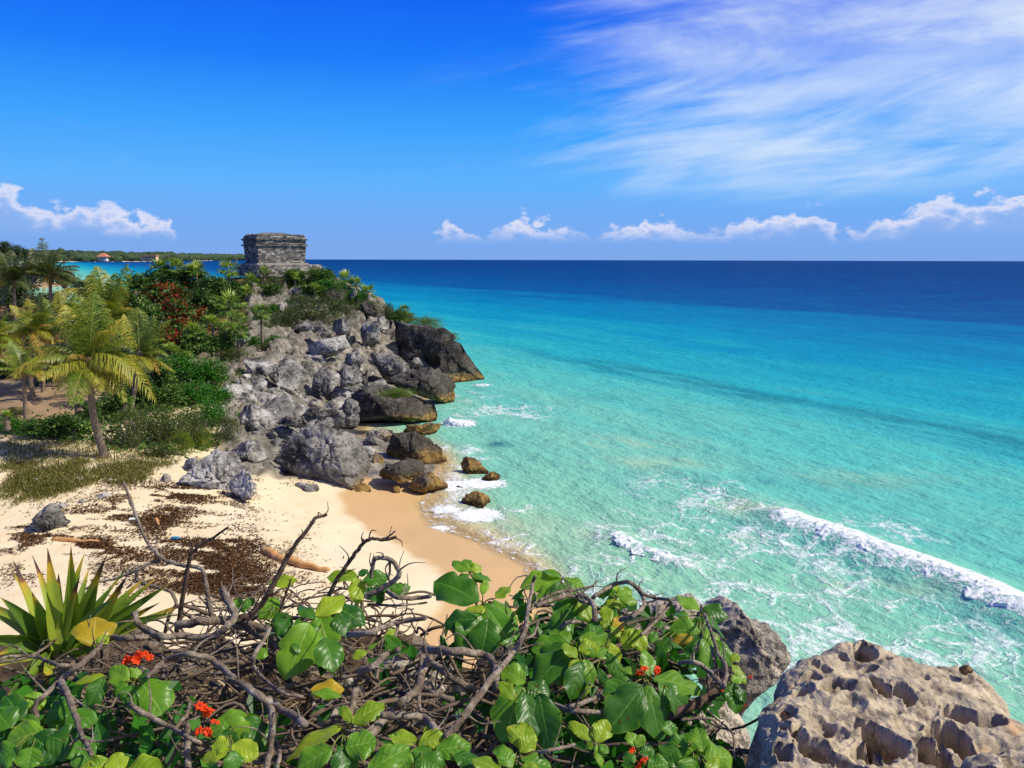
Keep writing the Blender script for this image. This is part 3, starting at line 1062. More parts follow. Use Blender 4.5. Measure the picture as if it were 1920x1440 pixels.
M['terracotta'] = simple_mat('terracotta_thatch', rgb(196, 112, 84), rgb(222, 142, 108), 0.5)
M['plaster'] = simple_mat('white_plaster', rgb(226, 224, 218), rgb(240, 238, 232), 0.3)
M['cream'] = simple_mat('cream_plaster', rgb(222, 190, 130), rgb(238, 210, 156), 0.3)
M['shade_open'] = simple_mat('dark_opening', rgb(60, 62, 66), rgb(84, 86, 88), 0.5)


def pyramid(lo, hi, z0_, z1_, k=0.15):
    cx, cy = (lo[0] + hi[0]) / 2, (lo[1] + hi[1]) / 2
    v = [[lo[0], lo[1], z0_], [hi[0], lo[1], z0_], [hi[0], hi[1], z0_], [lo[0], hi[1], z0_]]
    v += [[cx + (a - cx) * k, cy + (b - cy) * k, z1_] for a, b, _ in v]
    f = np.array([[0, 3, 2, 1], [4, 5, 6, 7], [0, 1, 5, 4], [1, 2, 6, 5], [2, 3, 7, 6], [3, 0, 4, 7]])
    return np.array(v), f


def at_far(x, Y):
    return np.array([(x - 960) / FPX * Y * 1.012, Y, 0.0])


# pavilion with a terracotta roof
Y = 3150.0
c = at_far(212, Y)
mpp = Y / FPX
pv = empty('pavilion', c, 'white two storey pavilion with a coral pyramid roof on the far beach', 'pavilion')
def bx(parent, name, lo, hi, mat, smooth=False):
    v, f = box(lo, hi)
    return mesh(name, v, f, mat, parent, smooth)
bx(pv, 'wall', (-12, -8, 3), (12, 12, 16), M['plaster'])
for k in range(5):
    bx(pv, 'column', (-17 + k * 8, -13, 2), (-15.4 + k * 8, -11.4, 20), M['plaster'])
for k in range(3):
    bx(pv, 'window', (-9 + k * 7, -8.6, 8), (-5 + k * 7, -8.0, 14), M['shade_open'])
bx(pv, 'base', (-24, -16, -1), (26, 14, 3), M['shade_open'])
v, f = pyramid((-21, -17), (21, 17), 20, 33)
mesh('roof', v, f, M['terracotta'], pv, False)
# cream villa
Y = 3330.0
c = at_far(299, Y)
vl = empty('beach_villa', c, 'cream beach villa with a flat terracotta roof on the far shore', 'house')
bx(vl, 'wall', (-24, -10, 2), (24, 12, 22), M['cream'])
bx(vl, 'roof', (-26, -12, 22.1), (26, 14, 26), M['terracotta'])
bx(vl, 'roof', (-40, -8, 18), (-24.2, 10, 21), M['terracotta'])
bx(vl, 'wall', (-39, -6, 2), (-24.2, 9, 17.9), M['cream'])
for k in range(5):
    for r_ in range(2):
        bx(vl, 'window', (-21 + k * 9, -10.7, 5 + r_ * 9), (-16 + k * 9, -10.05, 11 + r_ * 9), M['shade_open'])
# white hotels further along
for x, Y, wd, h_, lab in [(343, 4450, 34, 30, 'broad white hotel block beyond the cream villa'), (358, 4800, 20, 22, 'narrow white hotel block beside the broad one'), (390, 5600, 26, 24, 'small white building towards the far point'), (432, 7300, 30, 26, 'tiny pale building nearest the end of the point')]:
    hb = empty('hotel', at_far(x, Y), lab, 'hotel', 'pale buildings along the far coast')
    bx(hb, 'wall', (-wd, 0, 2), (wd * 0.3, 26, h_), M['plaster'])
    bx(hb, 'wall', (wd * 0.3 + .1, 2, 2), (wd, 24, h_ * 0.75), M['plaster'])
    for k in range(4):
        bx(hb, 'window', (-wd * 0.9 + k * wd * 0.3, -0.8, h_ * 0.45), (-wd * 0.75 + k * wd * 0.3, -0.1, h_ * 0.7), M['shade_open'])
    bx(hb, 'roof', (-wd - 1, -1, h_ + .05), (wd * 0.3 + 1, 27, h_ + 2), M['plaster'])

# ------------------------------------------------------------------ temple
m, t, out = new_mat('temple_stone')
p = pos(t)
n1 = t.noise(p, 0.9, 6, 0.65)
n2 = t.noise(p, 4.5, 5, 0.7)
c = t.ramp(t.attr('rnd'), [(0.0, rgb(72, 70, 69)), (0.45, rgb(124, 119, 113)), (1.0, rgb(186, 178, 164))])
c = t.mix(t.smooth(n1, 0.52, 0.7), c, rgb(84, 82, 82))
c = t.mix(t.m('MULTIPLY', t.smooth(n2, 0.55, 0.7), 0.5), c, rgb(60, 58, 58))
principled(t, out, c, 0.95, t.bump(n2, 0.6, 0.06), 0.1)
M['temple'] = m
C0 = P(485.5, 494, 92.0)
U = np.array([0.82, 0.572, 0])
Wd = np.array([-0.572, 0.82, 0])
Lf, Dp = 5.45, 5.0
temple = empty('stone_temple', C0, 'ancient grey stone temple with two cornice bands standing on the cliff top', 'temple')


def tl(u, w_, z):
    return U * u + Wd * w_ + np.array([0, 0, z])


def course(bag, z0_, z1_, g0, g1, ch, rnd=0.05, wmin=.25, wmax=.62, pal=(0.0, 1.0)):
    """stones laid round the rectangle grown by g0 (bottom) to g1 (top)"""
    z = z0_
    while z < z1_ - 0.02:
        h = min(ch * RNG.uniform(0.75, 1.3), z1_ - z)
        if z1_ - z - h < 0.06:
            h = z1_ - z
        k = (z - z0_) / (z1_ - z0_)
        g = g0 + (g1 - g0) * k
        for side_ in range(4):
            a0, a1 = [(-g, Lf + g), (-g, Dp + g)][side_ % 2]
            u = a0
            while u < a1 - 0.05:
                wd = min(RNG.uniform(wmin, wmax), a1 - u)
                o = RNG.uniform(0, rnd)
                gp = 0.012
                lo_, hi_ = u + gp, u + wd - gp
                if side_ == 0:
                    c8 = [(lo_, -g - o), (hi_, -g - o), (hi_, -g + .35), (lo_, -g + .35)]
                elif side_ == 2:
                    c8 = [(lo_, Dp + g - .35), (hi_, Dp + g - .35), (hi_, Dp + g + o), (lo_, Dp + g + o)]
                elif side_ == 1:
                    c8 = [(Lf + g - .35, lo_), (Lf + g + o, lo_), (Lf + g + o, hi_), (Lf + g - .35, hi_)]
                else:
                    c8 = [(-g - o, lo_), (-g + .35, lo_), (-g + .35, hi_), (-g - o, hi_)]
                j = RNG.uniform(-.02, .02, 8)
                vv = np.array([tl(a, b, z + gp + j[q_]) for q_, (a, b) in enumerate(c8)] + [tl(a, b, z + h - gp + j[4 + q_]) for q_, (a, b) in enumerate(c8)])
                bag.add(vv, box((0, 0, 0), (1, 1, 1))[1], RNG.uniform(*pal))
                u += wd
        z += h


def core(bag, z0_, z1_, g0, g1, top_bulge=0.0):
    n = 9
    uu = np.linspace(0, 1, n)
    for z, g, nxt in ((z0_, g0, 1),):
        pass
    ring0 = [tl(-g0, -g0, z0_), tl(Lf + g0, -g0, z0_), tl(Lf + g0, Dp + g0, z0_), tl(-g0, Dp + g0, z0_)]
    ring1 = [tl(-g1, -g1, z1_), tl(Lf + g1, -g1, z1_), tl(Lf + g1, Dp + g1, z1_), tl(-g1, Dp + g1, z1_)]
    bag.add(np.array(ring0 + ring1), box((0, 0, 0), (1, 1, 1))[1], 0.1)


def tpart(name, fn):
    b_ = Bag()
    fn(b_)
    v = np.vstack(b_.v)
    o = mesh(name, v, [np.vstack(b_.q)] + ([np.vstack(b_.t)] if b_.t else []), M['temple'], temple, False, {'rnd': np.concatenate(b_.a)})
    return o


tpart('wall', lambda b_: (core(b_, 0, 1.98, -.06, .07), course(b_, 0, 1.98, -.02, .12, .17)))
tpart('lower_cornice', lambda b_: (core(b_, 1.985, 2.2, .1, .1), course(b_, 1.985, 2.2, .30, .34, .11, .07, .4, .9, (.1, .7))))
tpart('frieze', lambda b_: (core(b_, 2.205, 2.66, .08, .08), course(b_, 2.205, 2.66, .12, .14, .16, .06)))
tpart('upper_cornice', lambda b_: (core(b_, 2.665, 2.84, .1, .1), course(b_, 2.665, 2.84, .31, .33, .1, .07, .4, .9, (.1, .7))))
tpart('parapet', lambda b_: (core(b_, 2.845, 3.25, .08, -.02), course(b_, 2.845, 3.25, .13, -.12, .15, .06)))


def roof_fn(b_):
    n = 22
    a = np.linspace(-0.05, Lf + .05, n)
    c_ = np.linspace(-0.05, Dp + .05, n)
    A, C_ = np.meshgrid(a, c_)
    bul = 0.34 * np.clip(np.sin(math.pi * np.clip(A / Lf, 0, 1)), 0, 1) ** 0.7 * np.clip(np.sin(math.pi * np.clip(C_ / Dp, 0, 1)), 0, 1) ** 0.5
    Z = 3.2 + bul + fbm(np.stack([A.ravel() * 1.6, C_.ravel() * 1.6, np.zeros(n * n)], 1), 4).reshape(n, n) * 0.12
    Z[0] = Z[-1] = 3.0
    Z[:, 0] = Z[:, -1] = 3.0
    V_ = np.array([tl(x, y, z) for x, y, z in zip(A.ravel(), C_.ravel(), Z.ravel())])
    q_ = (np.arange(n - 1)[:, None] * n + np.arange(n - 1)[None, :]).ravel()
    b_.add(V_, np.stack([q_, q_ + 1, q_ + 1 + n, q_ + n], 1), RNG.uniform(0.1, .6, n * n))
    for k in range(26):      # loose stones along the roof edge
        e = RNG.uniform(0, Lf)
        pos_ = [(e, -.02), (-.02, RNG.uniform(0, Dp)), (Lf, RNG.uniform(0, Dp))][k % 3]
        s_ = RNG.uniform(.06, .16)
        iv_, if_ = ico(1)
        b_.add(iv_ * s_ * RNG.uniform(.7, 1.3, 3) + tl(*pos_, 3.27), if_, RNG.uniform(.2, .9))


tpart('roof', roof_fn)


def plat_fn(b_):
    # low platform with rounded corners, wider towards the sea
    n = 72
    pts_ = []
    for k in range(n):
        a = 2 * math.pi * k / n
        cu, cw = math.cos(a), math.sin(a)
        e = 4.5
        r_ = (abs(cu) ** e + abs(cw) ** e) ** (-1 / e)
        pts_.append((Lf / 2 + 0.55 + cu * r_ * (Lf / 2 + 1.62), Dp / 2 + 0.15 + cw * r_ * (Dp / 2 + 1.45)))
    pts_ = np.array(pts_)
    ctr = pts_.mean(0)
    lo_ = [tl(*q_, -1.5) for q_ in (pts_ - ctr) * .97 + ctr]
    hi_ = [tl(*q_, -0.14) for q_ in (pts_ - ctr) * .97 + ctr]
    j = np.arange(n)
    V_ = np.array(lo_ + hi_ + [tl(*ctr, -0.11)])
    b_.add(V_, [np.stack([j, (j + 1) % n, (j + 1) % n + n, j + n], 1), np.stack([j + n, (j + 1) % n + n, np.full(n, 2 * n)], 1)], .8)
    z = -1.5
    while z < -0.15:
        h = RNG.uniform(.14, .24)
        k = 0.0
        while k < n - .3:
            wd = RNG.uniform(.7, 1.6)
            k1 = min(k + wd, n)
            def at_(kk, s_):
                a0 = pts_[int(kk) % n]
                a1 = pts_[(int(kk) + 1) % n]
                q_ = a0 + (a1 - a0) * (kk - int(kk))
                return ctr + (q_ - ctr) * s_
            o = 1 + RNG.uniform(0, .014)
            zt = min(z + h - .015, -0.08)
            c8 = [at_(k + .04, o), at_(k1 - .04, o), at_(k1 - .04, .94), at_(k + .04, .94)]
            vv = np.array([tl(*q_, z) for q_ in c8] + [tl(*q_, zt + RNG.uniform(-.02, .02)) for q_ in c8])
            b_.add(vv, box((0, 0, 0), (1, 1, 1))[1], RNG.uniform(.15, 1.0))
            k = k1
        z += h
    # worn bottom step of the wall
    for s_, z_ in ((.30, .05),):
        ring0 = [tl(-s_, -s_, -0.13), tl(Lf + s_, -s_, -.13), tl(Lf + s_, Dp + s_, -.13), tl(-s_, Dp + s_, -.13)]
        ring1 = [tl(-s_, -s_, z_), tl(Lf + s_, -s_, z_), tl(Lf + s_, Dp + s_, z_), tl(-s_, Dp + s_, z_)]
        b_.add(np.array(ring0 + ring1), box((0, 0, 0), (1, 1, 1))[1], .75)


tpart('platform', plat_fn)
# ------------------------------------------------------------------ rocks
def rock(name, label, cat, outline, Y, mat, seed, thick=0.8, sub=5, planes=13, amp=0.12, pit=0.05, bury=0.12, lean=0.0, group=None, crack=0.10, tilt=None):
    """a boulder whose outline as seen from the view point is the given image polygon (star shaped), with real
    depth (thick x mean radius), broken into facets and roughened"""
    r0 = np.random.default_rng(seed)
    if not Y:                     # rests on the sand: distance found from where its foot meets the ground
        low_ = max(outline, key=lambda a: a[1])
        wpx = max(a for a, b in outline) - min(a for a, b in outline)
        Y = on_ground(low_[0], low_[1] - 2)[0][1]
        Y += .22 * wpx * Y / FPX
    pts = P([a for a, b in outline], [b for a, b in outline], Y)
    c = pts.mean(0)
    q = pts - c
    q = q * np.array([1.07, 1, 1.07])
    low = q[:, 2] < 0
    q[low, 2] *= 1 + bury
    ang = np.arctan2(q[:, 2], q[:, 0])
    o_ = np.argsort(ang)
    q, ang = q[o_], ang[o_]
    rm = np.hypot(q[:, 0], q[:, 2]).mean()
    v, f = ico(sub)
    th = np.arctan2(v[:, 2], v[:, 0])
    k1 = np.searchsorted(ang, th) % len(ang)
    k0 = (k1 - 1) % len(ang)
    a, b = q[k0][:, [0, 2]], q[k1][:, [0, 2]]
    dirv = np.stack([np.cos(th), np.sin(th)], 1)
    e = b - a
    den = dirv[:, 0] * e[:, 1] - dirv[:, 1] * e[:, 0]
    rad = np.abs((a[:, 0] * e[:, 1] - a[:, 1] * e[:, 0]) / np.where(np.abs(den) < 1e-6, 1e-6, den))
    rad = np.clip(rad, 0.2 * rm, 2.6 * rm)
    rho = np.hypot(v[:, 0], v[:, 2])
    pr = rho ** 0.42
    yy = np.sign(v[:, 1]) * np.abs(v[:, 1]) ** 0.75
    p = np.stack([dirv[:, 0] * rad * pr, yy * rm * thick, dirv[:, 1] * rad * pr], 1)
    # facets on the sides that do not make the outline
    for _ in range(planes):
        n = r0.normal(size=3)
        n[1] = -abs(n[1]) * 1.1 - 0.25
        n[2] += 0.25
        n /= np.linalg.norm(n)
        d = p @ n
        lim = np.quantile(d, r0.uniform(0.56, 0.88))
        ov = np.clip(d - lim, 0, None)
        p = p - n * (ov * 0.95)[:, None]
    p[:, 1] += lean * p[:, 2]
    nrm = v / np.linalg.norm(v, axis=1)[:, None]
    sc = 1.0 / max(rm, 0.15)
    w = p + c
    pv = w * (0.9 * sc) + seed * 3.7
    n_big = fbm(pv, 3)
    wrp = fbm(pv * 1.6, 3)[:, None]
    c1, c2, ci = worley(pv * 1.55 + wrp * .22)
    crk = np.clip(1 - (c2 - c1) / 0.10, 0, 1)
    n_f = fbm(w * 3.3 + seed, 4, .6)
    k1_, k2_, ki = worley(w * np.array([1.15, 1.15, 1.7]) + n_f[:, None] * .22)
    crk2 = np.clip(1 - (k2_ - k1_) / 0.12, 0, 1)
    strat = np.abs(((w[:, 2] * 1.05 + .35 * n_big + w[:, 0] * .12) % 1.0) - .5) * 2
    r_f = ridged(w * 2.6 + seed, 4, .55)
    w1, _, _ = worley(w * 3.2 + n_f[:, None] * 0.35)
    mr = min(1, rm)
    disp = rm * (amp * 0.9 * n_big + 0.20 * (_feat[ci, 0] - .5)) - crk * crack * rm + mr * (.17 * (_feat[ki, 1] - .5) - .13 * crk2) \
        + .06 * mr * (strat - .5) + .055 * mr * (r_f - .5) - pit * mr * np.clip(0.55 - w1, 0, 1) * 2.2
    # keep the outline: less push where the surface turns edge-on
    p = p + nrm * (disp * (0.65 + 0.35 * np.abs(nrm[:, 1]) ** 0.5))[:, None]
    base = c.copy()
    o = mesh(name, p, f, mat)
    o.location = base
    if group:
        o['group'] = group
    return tag(o, label, cat)


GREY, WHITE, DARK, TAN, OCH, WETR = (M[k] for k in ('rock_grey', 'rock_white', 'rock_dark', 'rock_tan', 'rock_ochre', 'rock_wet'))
GC = 'limestone rocks piled down the cliff'
ROCKS = [
    # headland, far end
    ('cliff_rock', 'long dark grey cliff face running out to the ochre tip of the headland', [(704, 650), (706, 590), (744, 585), (772, 596), (807, 612), (836, 627), (850, 636), (850, 668), (846, 700), (840, 716), (810, 712), (787, 690), (750, 680)], 80, DARK, 1, .7, 6, 10, .10, .06),
    ('cliff_rock', 'jagged dark end of the headland with a yellow ochre foot in the surf', [(838, 628), (855, 627), (869, 634), (872, 655), (887, 672), (899, 696), (922, 712), (916, 722), (890, 727), (860, 726), (832, 706), (822, 670)], 78, DARK, 2, .9, 6, 6, .13, .08),
    ('cliff_rock', 'dark striped buttress with an ochre foot in the sea, behind the moss-topped overhang', [(735, 712), (758, 688), (790, 684), (828, 702), (856, 727), (855, 750), (846, 772), (828, 768), (800, 745), (760, 738)], 66, DARK, 3, .8, 6, 9, .09, .06),
    ('cliff_rock', 'tall pale grey cliff buttress with vertical streaks under the headland bushes', [(657, 650), (660, 596), (675, 583), (700, 586), (710, 618), (706, 656), (687, 664)], 79, GREY, 4, .7, 5, 10, .09, .05),
    ('cliff_rock', 'blocky grey cliff face beside the tall pale buttress, on its left', [(612, 634), (617, 602), (640, 596), (659, 606), (662, 645), (646, 656), (625, 650)], 78, GREY, 5, .7, 5, 9, .1, .05),
    ('cliff_rock', 'low shaded grey cliff block at the left foot of the bush-topped face', [(582, 640), (595, 612), (617, 607), (622, 634), (606, 648)], 77, GREY, 6, .8, 5),
    ('cliff_rock', 'shaded rock wall under the big dark fine-leaved bush', [(524, 626), (535, 606), (560, 596), (598, 598), (600, 622), (575, 640), (540, 640)], 78, GREY, 7, .7, 5),
    ('rock', 'long pale tilted slab pointing right, across the middle of the headland', [(518, 660), (549, 643), (600, 638), (643, 630), (648, 652), (629, 666), (600, 678), (556, 680)], 70, WHITE, 8, .9, 5, 8, .08),
    ('rock', 'big grey slanting slab with a sharp pale edge under the long cliff face', [(672, 675), (690, 664), (715, 662), (744, 670), (763, 709), (735, 722), (704, 716), (681, 702)], 69, GREY, 9, .9, 5, 12, .07),
    ('rock', 'grey rubble block left of the big slanting slab', [(640, 680), (648, 662), (670, 660), (680, 684), (676, 706), (655, 704)], 68, GREY, 10, .9, 5),
    ('rock', 'knobbly pale ledge below the thin-trunked fan palm', [(476, 668), (490, 656), (515, 650), (542, 662), (540, 680), (515, 688), (490, 684)], 67, WHITE, 11, .9, 5),
    ('rock', 'low pale ledge above the green creeper, upper of the two there', [(427, 690), (452, 677), (480, 682), (517, 678), (517, 700), (486, 710), (440, 706)], 61, WHITE, 12, .9, 5),
    ('rock', 'pale flat rock in front of the green creeper, lower of the two along its edge', [(404, 734), (440, 711), (474, 708), (476, 728), (457, 746), (423, 750)], 55, WHITE, 13, .9, 5),
    ('rock', 'broad crumbling grey outcrop in the middle of the slope', [(472, 750), (492, 714), (526, 692), (583, 679), (592, 704), (570, 727), (546, 744), (509, 758)], 59.5, GREY, 14, .9, 6, 12, .13, .08, .2),
    ('rock', 'rough grey block just right of the crumbling outcrop', [(580, 712), (600, 685), (620, 696), (632, 724), (608, 738), (586, 728)], 61, GREY, 15, .9, 5, 9, .12),
    ('rock', 'rough grey block below the slanting slab, topped by loose stones', [(620, 708), (642, 680), (666, 688), (678, 714), (660, 733), (634, 728)], 62.5, GREY, 16, .9, 5, 9, .12),
    ('rock', 'grey cracked boulder low on the slope above the tall white rock', [(484, 768), (519, 744), (552, 740), (566, 760), (540, 775), (504, 784)], 55, GREY, 17, .9, 5, 10, .1),
    ('rock', 'moss-topped dark grey overhang jutting towards the sea', [(648, 790), (656, 742), (700, 719), (740, 718), (790, 733), (830, 752), (841, 782), (836, 799), (800, 800), (737, 808), (680, 806)], 57, DARK, 18, .85, 6, 8, .07, .08),
    ('rock', 'pale grey hump forming the left end of the moss-topped overhang', [(603, 784), (628, 748), (648, 740), (668, 756), (672, 800), (640, 806)], 55, GREY, 19, .9, 5, 9, .1),
    ('rock', 'dark grooved rock standing in the surf under the overhang', [(740, 822), (760, 804), (810, 798), (834, 804), (818, 826), (808, 842), (775, 840)], 54, DARK, 20, .9, 5, 8, .12, .08),
    ('rock', 'brown shaded rock between the overhang and the dark rugged boulder', [(672, 836), (686, 811), (735, 806), (748, 830), (720, 846), (690, 850)], 51, TAN, 21, .9, 5),
    # foot of the slope
    ('boulder', 'huge pitted grey boulder resting on the sand at the top of the beach', [(505, 866), (515, 833), (548, 811), (592, 806), (628, 815), (665, 822), (683, 850), (688, 879), (665, 900), (614, 914), (570, 907), (533, 893)], 0, GREY, 22, .8, 6, 5, .09, .15),
    ('boulder', 'rugged blackened boulder at the edge of the surf, right of the huge pitted one', [(703, 880), (716, 851), (737, 820), (774, 824), (810, 831), (836, 848), (838, 872), (829, 898), (792, 892), (750, 892)], 45.5, DARK, 23, .85, 6, 6, .15, .14),
    ('boulder', 'brown shaded boulder wedged behind the huge pitted boulder', [(655, 832), (688, 820), (719, 842), (722, 866), (690, 880), (665, 868)], 47, TAN, 24, .9, 5),
    ('boulder', 'dark boulder with an ochre foot under the rugged blackened one, on wet sand', [(702, 916), (712, 884), (756, 868), (800, 880), (804, 920), (763, 928)], 0, DARK, 25, .9, 5, 8, .1),
    ('boulder', 'low dark rock with an ochre foot lapped by foam at the beach corner', [(764, 926), (778, 900), (808, 882), (838, 894), (858, 912), (866, 936), (815, 948), (772, 942)], 40, DARK, 26, .8, 5, 9, .1),
    ('rock', 'small squat ochre rock on the wet sand in front of the rugged blackened boulder', [(724, 922), (740, 907), (755, 912), (752, 928), (735, 929)], 0, OCH, 27, .9, 4),
    ('rock', 'thin flat ochre slab half sunk in the sand before the huge pitted boulder', [(612, 920), (638, 906), (680, 910), (697, 917), (668, 926), (635, 925)], 0, OCH, 28, .9, 4, 5, .08, .03),
    ('rock', 'thin grey slab half sunk in the sand, left of the flat ochre slab', [(537, 920), (553, 909), (590, 911), (602, 920), (575, 926)], 0, GREY, 29, .9, 4, 5, .1, .03),
    ('rock', 'narrow ochre fin between the huge pitted boulder and the rugged one', [(678, 880), (690, 864), (704, 880), (702, 896), (684, 896)], 44, OCH, 30, .9, 4),
    ('rock', 'tall white rock rising at the edge of the dark bush', [(428, 792), (438, 762), (464, 752), (484, 747), (496, 764), (501, 789), (495, 814), (475, 830), (444, 824)], 49.5, WHITE, 31, .8, 5, 8, .12, .08),
    ('boulder', 'rounded white boulder with a dark hollow on its left side', [(415, 848), (424, 832), (457, 828), (486, 836), (500, 855), (494, 875), (471, 884), (438, 874)], 0, WHITE, 32, .9, 5, 7, .08, .06),
    ('boulder', 'small upright pale stone beside the lime green bush', [(385, 828), (391, 808), (406, 807), (417, 833), (410, 854), (394, 848)], 46.5, WHITE, 33, .9, 5),
    ('boulder', 'white crusty boulder sloping down to the seaweed at the left end of the rocks', [(338, 905), (373, 873), (402, 853), (440, 866), (467, 884), (457, 907), (415, 922), (373, 920)], 0, WHITE, 34, .8, 6, 6, .12, .1),
    ('boulder', 'dark-holed pale boulder standing on the sand before the white crusty one', [(412, 926), (420, 900), (440, 884), (462, 889), (472, 914), (473, 936), (455, 945), (420, 942)], 0, WHITE, 35, .85, 5, 6, .12, .1),
    ('boulder', 'small pale boulder beside the grass, left of the white crusty one', [(324, 872), (340, 858), (366, 861), (372, 878), (355, 890), (333, 886)], 0, WHITE, 36, .9, 5),
    ('rock', 'grey block leaning on the huge pitted boulder from behind', [(508, 806), (533, 786), (570, 784), (596, 800), (590, 818), (540, 822)], 48, GREY, 37, .9, 5),
    ('rock', 'pale pointed stone behind the huge pitted boulder', [(619, 812), (635, 794), (656, 818), (646, 832), (626, 830)], 46.5, WHITE, 38, .9, 4),
    ('rock', 'grey slab wedged under the overhang, above the huge pitted boulder', [(566, 806), (580, 782), (604, 778), (630, 796), (622, 818), (590, 815)], 49.5, GREY, 39, .9, 5),
    ('rock', 'grey split rock halfway between the tall white rock and the overhang', [(548, 778), (580, 752), (604, 762), (606, 786), (575, 796), (552, 792)], 53, GREY, 40, .9, 5),
    # below the temple
    ('rock', 'square grey boulder among fan palms below the temple platform', [(462, 568), (469, 554), (492, 551), (500, 572), (480, 580)], 84, GREY, 41, .9, 4),
    ('rock', 'upright dark grey rock beside the square boulder below the temple', [(496, 562), (500, 546), (510, 546), (515, 566), (508, 578)], 85, GREY, 42, .9, 4),
    ('rock', 'hooded grey rock with a shaded hollow below the temple', [(528, 552), (543, 537), (565, 538), (561, 554), (538, 560)], 86, GREY, 43, .9, 4),
    ('rock', 'pale broken rock below the temple, left of the dark bush', [(508, 575), (520, 562), (540, 562), (545, 576), (530, 592), (514, 590)], 83, WHITE, 44, .9, 4),
    ('rock', 'steep pale rock on the skyline to the right of the dry grey bush', [(640, 548), (646, 536), (659, 533), (667, 549), (676, 566), (672, 578), (650, 574)], 87, WHITE, 45, .9, 5),
    ('rock', 'black hollow rock under the spiky plant on the seaward skyline', [(668, 580), (682, 570), (700, 568), (712, 584), (700, 596), (676, 594)], 85, DARK, 46, .9, 4),
    ('rock', 'grey crag between the pale buttress and the long dark cliff face', [(702, 622), (704, 596), (718, 590), (728, 606), (724, 640), (710, 650)], 80, GREY, 47, .9, 4),
    # in the sea
    ('sea_rock', 'ochre wedge-shaped rock standing in the surf off the beach', [(855, 897), (858, 858), (872, 857), (888, 863), (903, 876), (918, 888), (906, 902), (880, 902)], 44, OCH, 48, .9, 5, 7, .08, .04),
    ('sea_rock', 'wet black rock touching the seaward end of the ochre wedge', [(902, 900), (914, 880), (928, 880), (943, 888), (948, 899), (934, 912), (915, 914)], 42.6, WETR, 49, .9, 5),
    ('sea_rock', 'brown and ochre rock washed by foam at the water line of the beach', [(858, 962), (870, 938), (884, 931), (897, 929), (918, 935), (934, 953), (928, 968), (893, 971)], 38.2, OCH, 50, .9, 5, 7, .12, .05),
    ('sea_rock', 'small flat wet rock between the foam patches', [(848, 918), (860, 912), (876, 918), (864, 924)], 41.2, WETR, 51, .9, 4),
    ('rock', 'tiny brown stone at the edge of the swash', [(784, 954), (790, 949), (797, 954), (790, 958)], 37.7, OCH, 52, .9, 3),
    # loose on the beach
    ('boulder', 'lone leaning grey boulder lying on the dry sand', [(62, 972), (70, 955), (80, 948), (94, 953), (117, 975), (128, 988), (111, 1003), (83, 998)], 0, GREY, 53, .85, 5, 6, .06, .03),
    ('rock', 'low white stone at the edge of the grass, above the lone boulder', [(95, 958), (100, 947), (118, 943), (136, 948), (132, 958), (112, 961)], 0, WHITE, 54, .9, 4),
    ('rock', 'long white stone at the edge of the grass, nearest the seaweed', [(160, 940), (166, 930), (185, 926), (210, 926), (219, 934), (212, 941), (185, 944)], 0, WHITE, 55, .9, 4),
    ('rock', 'small dark-sided stone between the two white stones at the grass edge', [(140, 946), (144, 938), (154, 937), (162, 944), (152, 949)], 0, GREY, 56, .9, 3),
    ('rock', 'pale pointed stone sitting in the beach grass', [(54, 908), (60, 898), (66, 894), (72, 904), (64, 909)], 0, WHITE, 57, .9, 3),
    ('rock', 'flat pale stone in the middle of the beach grass', [(82, 920), (90, 911), (104, 913), (106, 921), (94, 924)], 0, WHITE, 58, .9, 3),
    ('rock', 'broad pale stone sunk in the right part of the beach grass', [(136, 905), (142, 898), (152, 898), (156, 905), (146, 908)], 0, WHITE, 59, .9, 3),
    ('rock', 'pale stone at the top right corner of the beach grass', [(190, 903), (198, 896), (208, 898), (210, 905), (198, 907)], 0, WHITE, 60, .9, 3),
    ('rock', 'pinkish stone by the seaweed below the small pale boulder', [(296, 900), (304, 888), (316, 892), (318, 904), (305, 908)], 0, TAN, 61, .9, 3),
]
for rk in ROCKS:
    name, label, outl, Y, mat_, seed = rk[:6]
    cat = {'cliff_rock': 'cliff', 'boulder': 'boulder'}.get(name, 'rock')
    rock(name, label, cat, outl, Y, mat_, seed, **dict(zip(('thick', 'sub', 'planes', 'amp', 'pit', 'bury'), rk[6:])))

# loose rubble filling the gaps of the slope: a few shapes, copied
protos = []
for k in range(6):
    v, f = ico(4)
    r0 = np.random.default_rng(100 + k)
    p = v * r0.uniform(.7, 1.2, 3)
    for _ in range(12):
        n = r0.normal(size=3)
        n /= np.linalg.norm(n)
        d = p @ n
        ov = np.clip(d - np.quantile(d, r0.uniform(.75, .9)), 0, None)
        p = p - n * ov[:, None] * .9
    nn_ = ridged(v * 2 + k * 5, 4)
    p = p + v * (0.10 * (nn_ - .4) + 0.10 * fbm(v * 3 + k, 3))[:, None]
    me = mesh('rubble_stone', p, f, GREY if k % 3 else WHITE).data
    protos.append(me)
    bpy.data.objects.remove(bpy.data.objects['rubble_stone'])
rub_zone = [(480, 830), (470, 770), (420, 745), (480, 690), (540, 655), (640, 650), (720, 660), (790, 690), (800, 735), (740, 745), (660, 740), (640, 800), (700, 815), (720, 880), (660, 830), (560, 820), (510, 850)]
n_r = 0
xs = RNG.uniform(400, 860, 1500)
ys = RNG.uniform(640, 900, 1500)
kk = in_poly(xs, ys, rub_zone)
gp = on_ground(xs[kk][:290], ys[kk][:290])
